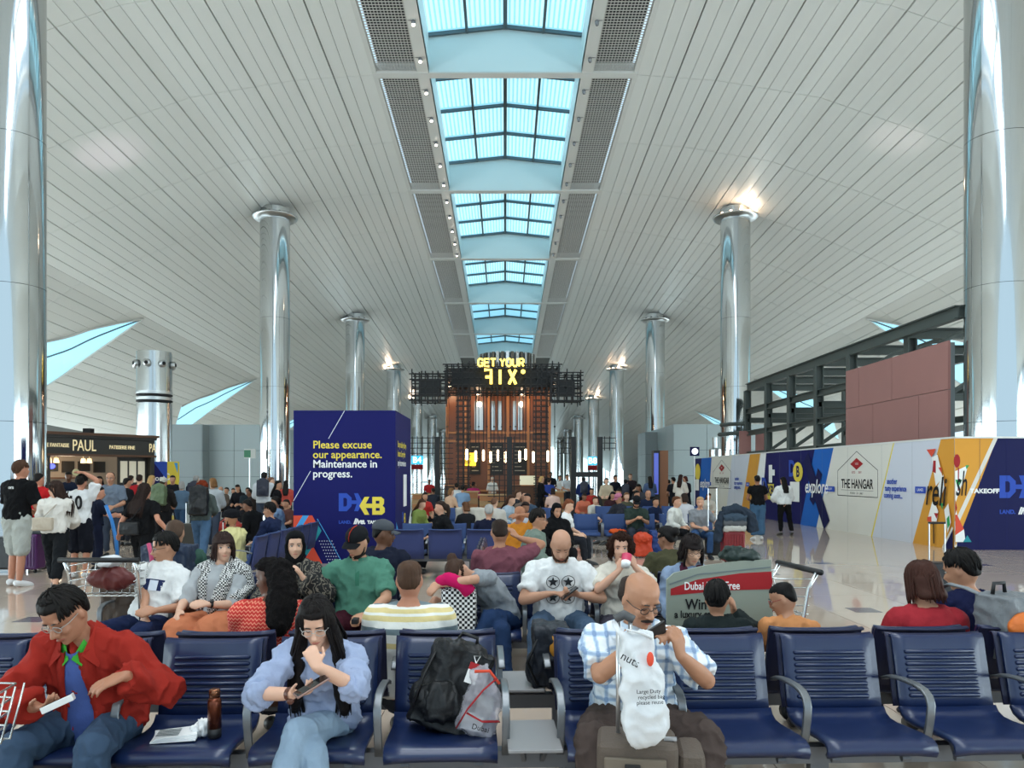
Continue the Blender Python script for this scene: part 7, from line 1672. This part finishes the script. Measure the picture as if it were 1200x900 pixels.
CR('travellers standing by the bakery', [
 ('tm', 81, 553, 20, 20, '1c2436', '22242a', '0f0c0b', 'd', 'dark haired man in navy standing behind the number ten shirt'),
 ('tm', 163, 556, 19, 200, '9a2026', '22242a', '2a1c15', 'l', 'man in a red tee half hidden behind the long haired woman'),
 ('tf', 176, 557, 20, 170, '101013', '15161a', 'b8925c', 'l', 'blonde woman in black standing near the bakery end'),
 ('tm', 203, 557, 22, 10, '1a1c22', '22242a', '15100f', 'm', 'man in black facing the viewer before the yellow advert strip'),
 ('tb', 212, 564, 19, 180, '4f6478', '2e4560', '8c8a86', 'l', 'grey haired woman in denim blue seen from behind'),
 ('tj', 229, 557, 21, 185, '14182a', '1b1d24', '8c8a86', 'l', 'grey haired man in a navy jacket with a rucksack'),
 ('tb', 249, 560, 16.5, 190, 'a9aeb0', '3a4250', '7a5634', 'l', 'woman with light brown hair in a pale checked shirt'),
 ('tm', 146, 560, 18, 150, '15161a', '22242a', '17120f', 'm', 'man in black walking between the polo man and the long haired woman'),
 ('tf', 118, 558, 21, 0, '7a2a34', '22242a', '17120f', 'm', 'woman in dark red at the bakery counter'),
 ('tm', 152, 557, 22, 180, '2a2f3a', '22242a', '2a1c15', 'l', 'man in charcoal queueing at the bakery menu boards')])
CR('travellers seated along the far grey wall', [
 ('sb', 259, 570, 27, 20, '5d5148', '17181c', '8c7a6a', 'm', 'man in brown seated first along the grey wall'),
 ('sm', 267, 571, 28, -20, 'b8bab8', '22242a', '17120f', 'm', 'man in white seated second along the grey wall'),
 ('sf', 273.5, 572, 29, 15, 'c5c2b8', '2b3038', '17120f', 'm', 'woman in cream seated third along the grey wall'),
 ('sl', 281, 568, 27, -10, '15151a', '1a1b20', '0f0c0b', 'm', 'long haired woman in black seated fourth along the grey wall'),
 ('sm', 290, 571, 26, 30, '202a30', '22242a', '0f0c0b', 'b', 'man in dark teal seated beside the slim sign post'),
 ('sb', 297, 573, 25, -60, '2a2320', '1a1b20', '0f0c0b', 'd', 'man in dark brown bent forward right of the sign post'),
 ('sf', 247, 575, 29, 40, '6a3030', '22242a', '17120f', 'm', 'woman in maroon seated behind the red haired backpacker')])
CR('travellers standing left of the navy enclosure', [
 ('tj', 309, 553, 20, 190, 'c5c8cc', '3a4250', '17120f', 'm', 'man in a white shirt with a rucksack left of the navy enclosure'),
 ('tm', 315, 559, 22, 120, 'b0b4ba', '22242a', '6a4a38', 'l', 'fair man in pale grey beside the rucksack carrier'),
 ('tf', 323, 563, 19, 100, '101013', '15161a', '0f0c0b', 'm', 'woman in black in profile left of the navy enclosure'),
 ('tf', 335, 563, 21, 190, 'b04a40', '22242a', '0f0c0b', 'm', 'dark haired woman in coral at the navy enclosure corner'),
 ('sm', 338, 585, 18, -40, '5a3a34', '22242a', '17120f', 'm', 'seated man in brown at the foot of the navy enclosure')])
CR('cafe guests right of the navy enclosure', [
 ('sf', 497, 577, 21, 30, 'b0302c', '22242a', '17120f', 'm', 'woman in bright red seated right of the navy enclosure'),
 ('sl', 488, 585, 17, 60, '7a8a4a', '22242a', '4a3020', 'l', 'brown haired woman in olive close to the navy enclosure'),
 ('tm', 503, 562, 33, 10, 'a8282a', '22242a', '17120f', 'd', 'man in crimson standing beyond the first lattice stand'),
 ('sm', 508, 572, 29, 200, '2c2f38', '22242a', '17120f', 'b', 'man in charcoal seated behind the first lattice stand'),
 ('sf', 527, 572, 24, 140, 'c9a58a', '22242a', '7a5634', 'l', 'woman in peach seated with her back to the lattice stand'),
 ('sm', 535, 566, 30, 185, 'd0d0ce', '2b3038', '17120f', 'm', 'man in a white shirt seated with his back turned at the cafe'),
 ('sm', 542, 569, 28, 180, '7f9ab8', '2b3038', '17120f', 'm', 'man in a pale blue shirt seated left of the magenta shirt'),
 ('sb', 554, 564, 33, 170, 'a02a5a', '22242a', '15100f', 'd', 'man in a magenta shirt seated at the cafe counter'),
 ('tf', 577, 559, 34, 0, 'd6d2ca', '8a8a86', 'c5bcae', 'l', 'white haired woman in cream behind the timber counter'),
 ('sb', 579, 583, 16.5, 180, 'b8b2aa', '22242a', '6a4a38', 'l', 'balding man in a pale shirt seen from behind beyond the navy seats'),
 ('sf', 547, 588, 15.2, -150, '1a1b1e', '22242a', '5a3a24', 'l', 'brown haired woman in black beside the pale lounger'),
 ('sl', 592, 580, 17.5, 60, '9aaab8', '22242a', '3a2418', 'l', 'dark haired woman in pale blue turned towards the cafe'),
 ('sf', 604, 574, 21, 80, '2a2a30', '22242a', '4a3020', 'l', 'woman in dark grey in profile left of the blonde woman'),
 ('sb', 612, 577, 19, 30, '6a5a50', '22242a', '17120f', 'm', 'man in taupe bending over a table before the cafe case'),
 ('sm', 620, 578, 18, -40, '3a4a5c', '22242a', '17120f', 'm', 'man in slate blue sitting behind the sage jacket'),
 ('sl', 612, 588, 15, 20, 'b8bcc4', '22242a', '22140f', 'b', 'woman in pale grey holding a white device'),
 ('tb', 633, 558, 27, 100, '101013', '15161a', 'b8925c', 'l', 'blonde woman in black standing at the cafe case'),
 ('tm', 643, 561, 30, 160, '2c3f86', '22242a', '2a1c15', 'l', 'man in royal blue standing behind the blonde woman'),
 ('tm', 645, 553, 36, 0, '1a1a1d', '22242a', '0f0c0b', 'd', 'man in black standing far behind the cafe counter'),
 ('sf', 648, 572, 25, 180, 'd0b0a4', '22242a', '2a1c15', 'l', 'woman in blush pink seated with her back to the viewer')])
CR('travellers behind the tall lattice posts', [
 ('tm', 656, 557, 36, 0, 'd8d8d4', '22242a', '17120f', 'm', 'waiter in white standing left of the tall posts'),
 ('tm', 664, 556, 35, 20, 'c8ccd0', '2b3038', '0f0c0b', 'm', 'man in pale grey standing beside the first tall post'),
 ('tj', 684, 559, 28, 180, '1c2c5a', '22242a', '17120f', 'b', 'man in blue with a rucksack between the tall posts'),
 ('sf', 693, 572, 27, 0, 'a8302c', '22242a', '17120f', 'm', 'woman in red seated between the tall posts'),
 ('sl', 683, 578, 23, 10, 'c06a52', '22242a', '22140f', 'b', 'woman in salmon seated below the black shelf bar'),
 ('sm', 696, 582, 21, 30, 'c5c2b8', '22242a', '4a3020', 'l', 'man in cream seated below the black shelf bar'),
 ('tb', 711, 560, 26, -20, 'b3a48c', '4a4036', '3a2418', 'l', 'woman in a beige coat right of the tall posts'),
 ('tm', 720, 557, 30, 30, '1a1d26', '22242a', '17120f', 'm', 'man in black standing right of the beige coat'),
 ('sl', 716, 576, 22, 10, '3a2226', '22242a', '0f0c0b', 'm', 'woman in plum seated below the beige coat'),
 ('sm', 726, 573, 23, -30, '6a2a30', '22242a', '17120f', 'm', 'man in burgundy seated before the glass partition'),
 ('sf', 733, 577, 21, 20, '4a4a3a', '22242a', '6a4a30', 'l', 'woman in khaki seated above the capped reader'),
 ('tm', 739, 555, 31, -20, '2a2226', '22242a', '6a4a38', 'l', 'man in dark maroon standing before the glass partition'),
 ('tj', 733, 562, 27, 170, '14161c', '22242a', '0f0c0b', 'm', 'man in black with a rucksack before the glass partition'),
 ('sm', 744, 575, 22, 40, 'd0d0ce', '22242a', '0f0c0b', 'm', 'man in bright white seated above the capped reader'),
 ('sb', 757, 574, 21, 20, '1a2238', '22242a', '0f0c0b', 'm', 'man in navy seated left of the timber totem'),
 ('sl', 751, 566, 26, -40, '3a3a40', '22242a', '0f0c0b', 'b', 'woman in charcoal seated left of the timber totem'),
 ('tf', 762, 558, 28, 180, '4a5a78', '22242a', '17120f', 'm', 'woman in blue print standing beside the timber totem'),
 ('sm', 766, 583, 19, 40, '15203a', '22242a', '17120f', 'm', 'man in dark blue seated at the foot of the timber totem'),
 ('sf', 803, 578, 18, 185, 'b8b8bc', '22242a', '2a1c15', 'm', 'dark haired person in light grey behind the white cardigan'),
 ('tf', 797, 556, 27, 150, 'd8d0c4', 'c0b8a8', '2a1510', 'm', 'woman in cream standing at the end of the hoarding'),
 ('tm', 790, 559, 28, 200, '1a1a20', '22242a', '0f0c0b', 'm', 'man in black standing left of the woman in cream'),
 ('tb', 804, 558, 29, 200, '22202a', '22242a', '4a1c14', 'm', 'auburn haired woman in black right of the woman in cream'),
 ('tm', 784, 563, 31, 180, '8a7a80', '22242a', '17120f', 'm', 'man in mauve standing right of the timber totem'),
 ('sl', 829, 578, 24, 0, 'c9c2b6', 'b0a89c', '4a2a1c', 'l', 'girl in pale clothes sitting before the hoarding')])
finalize()
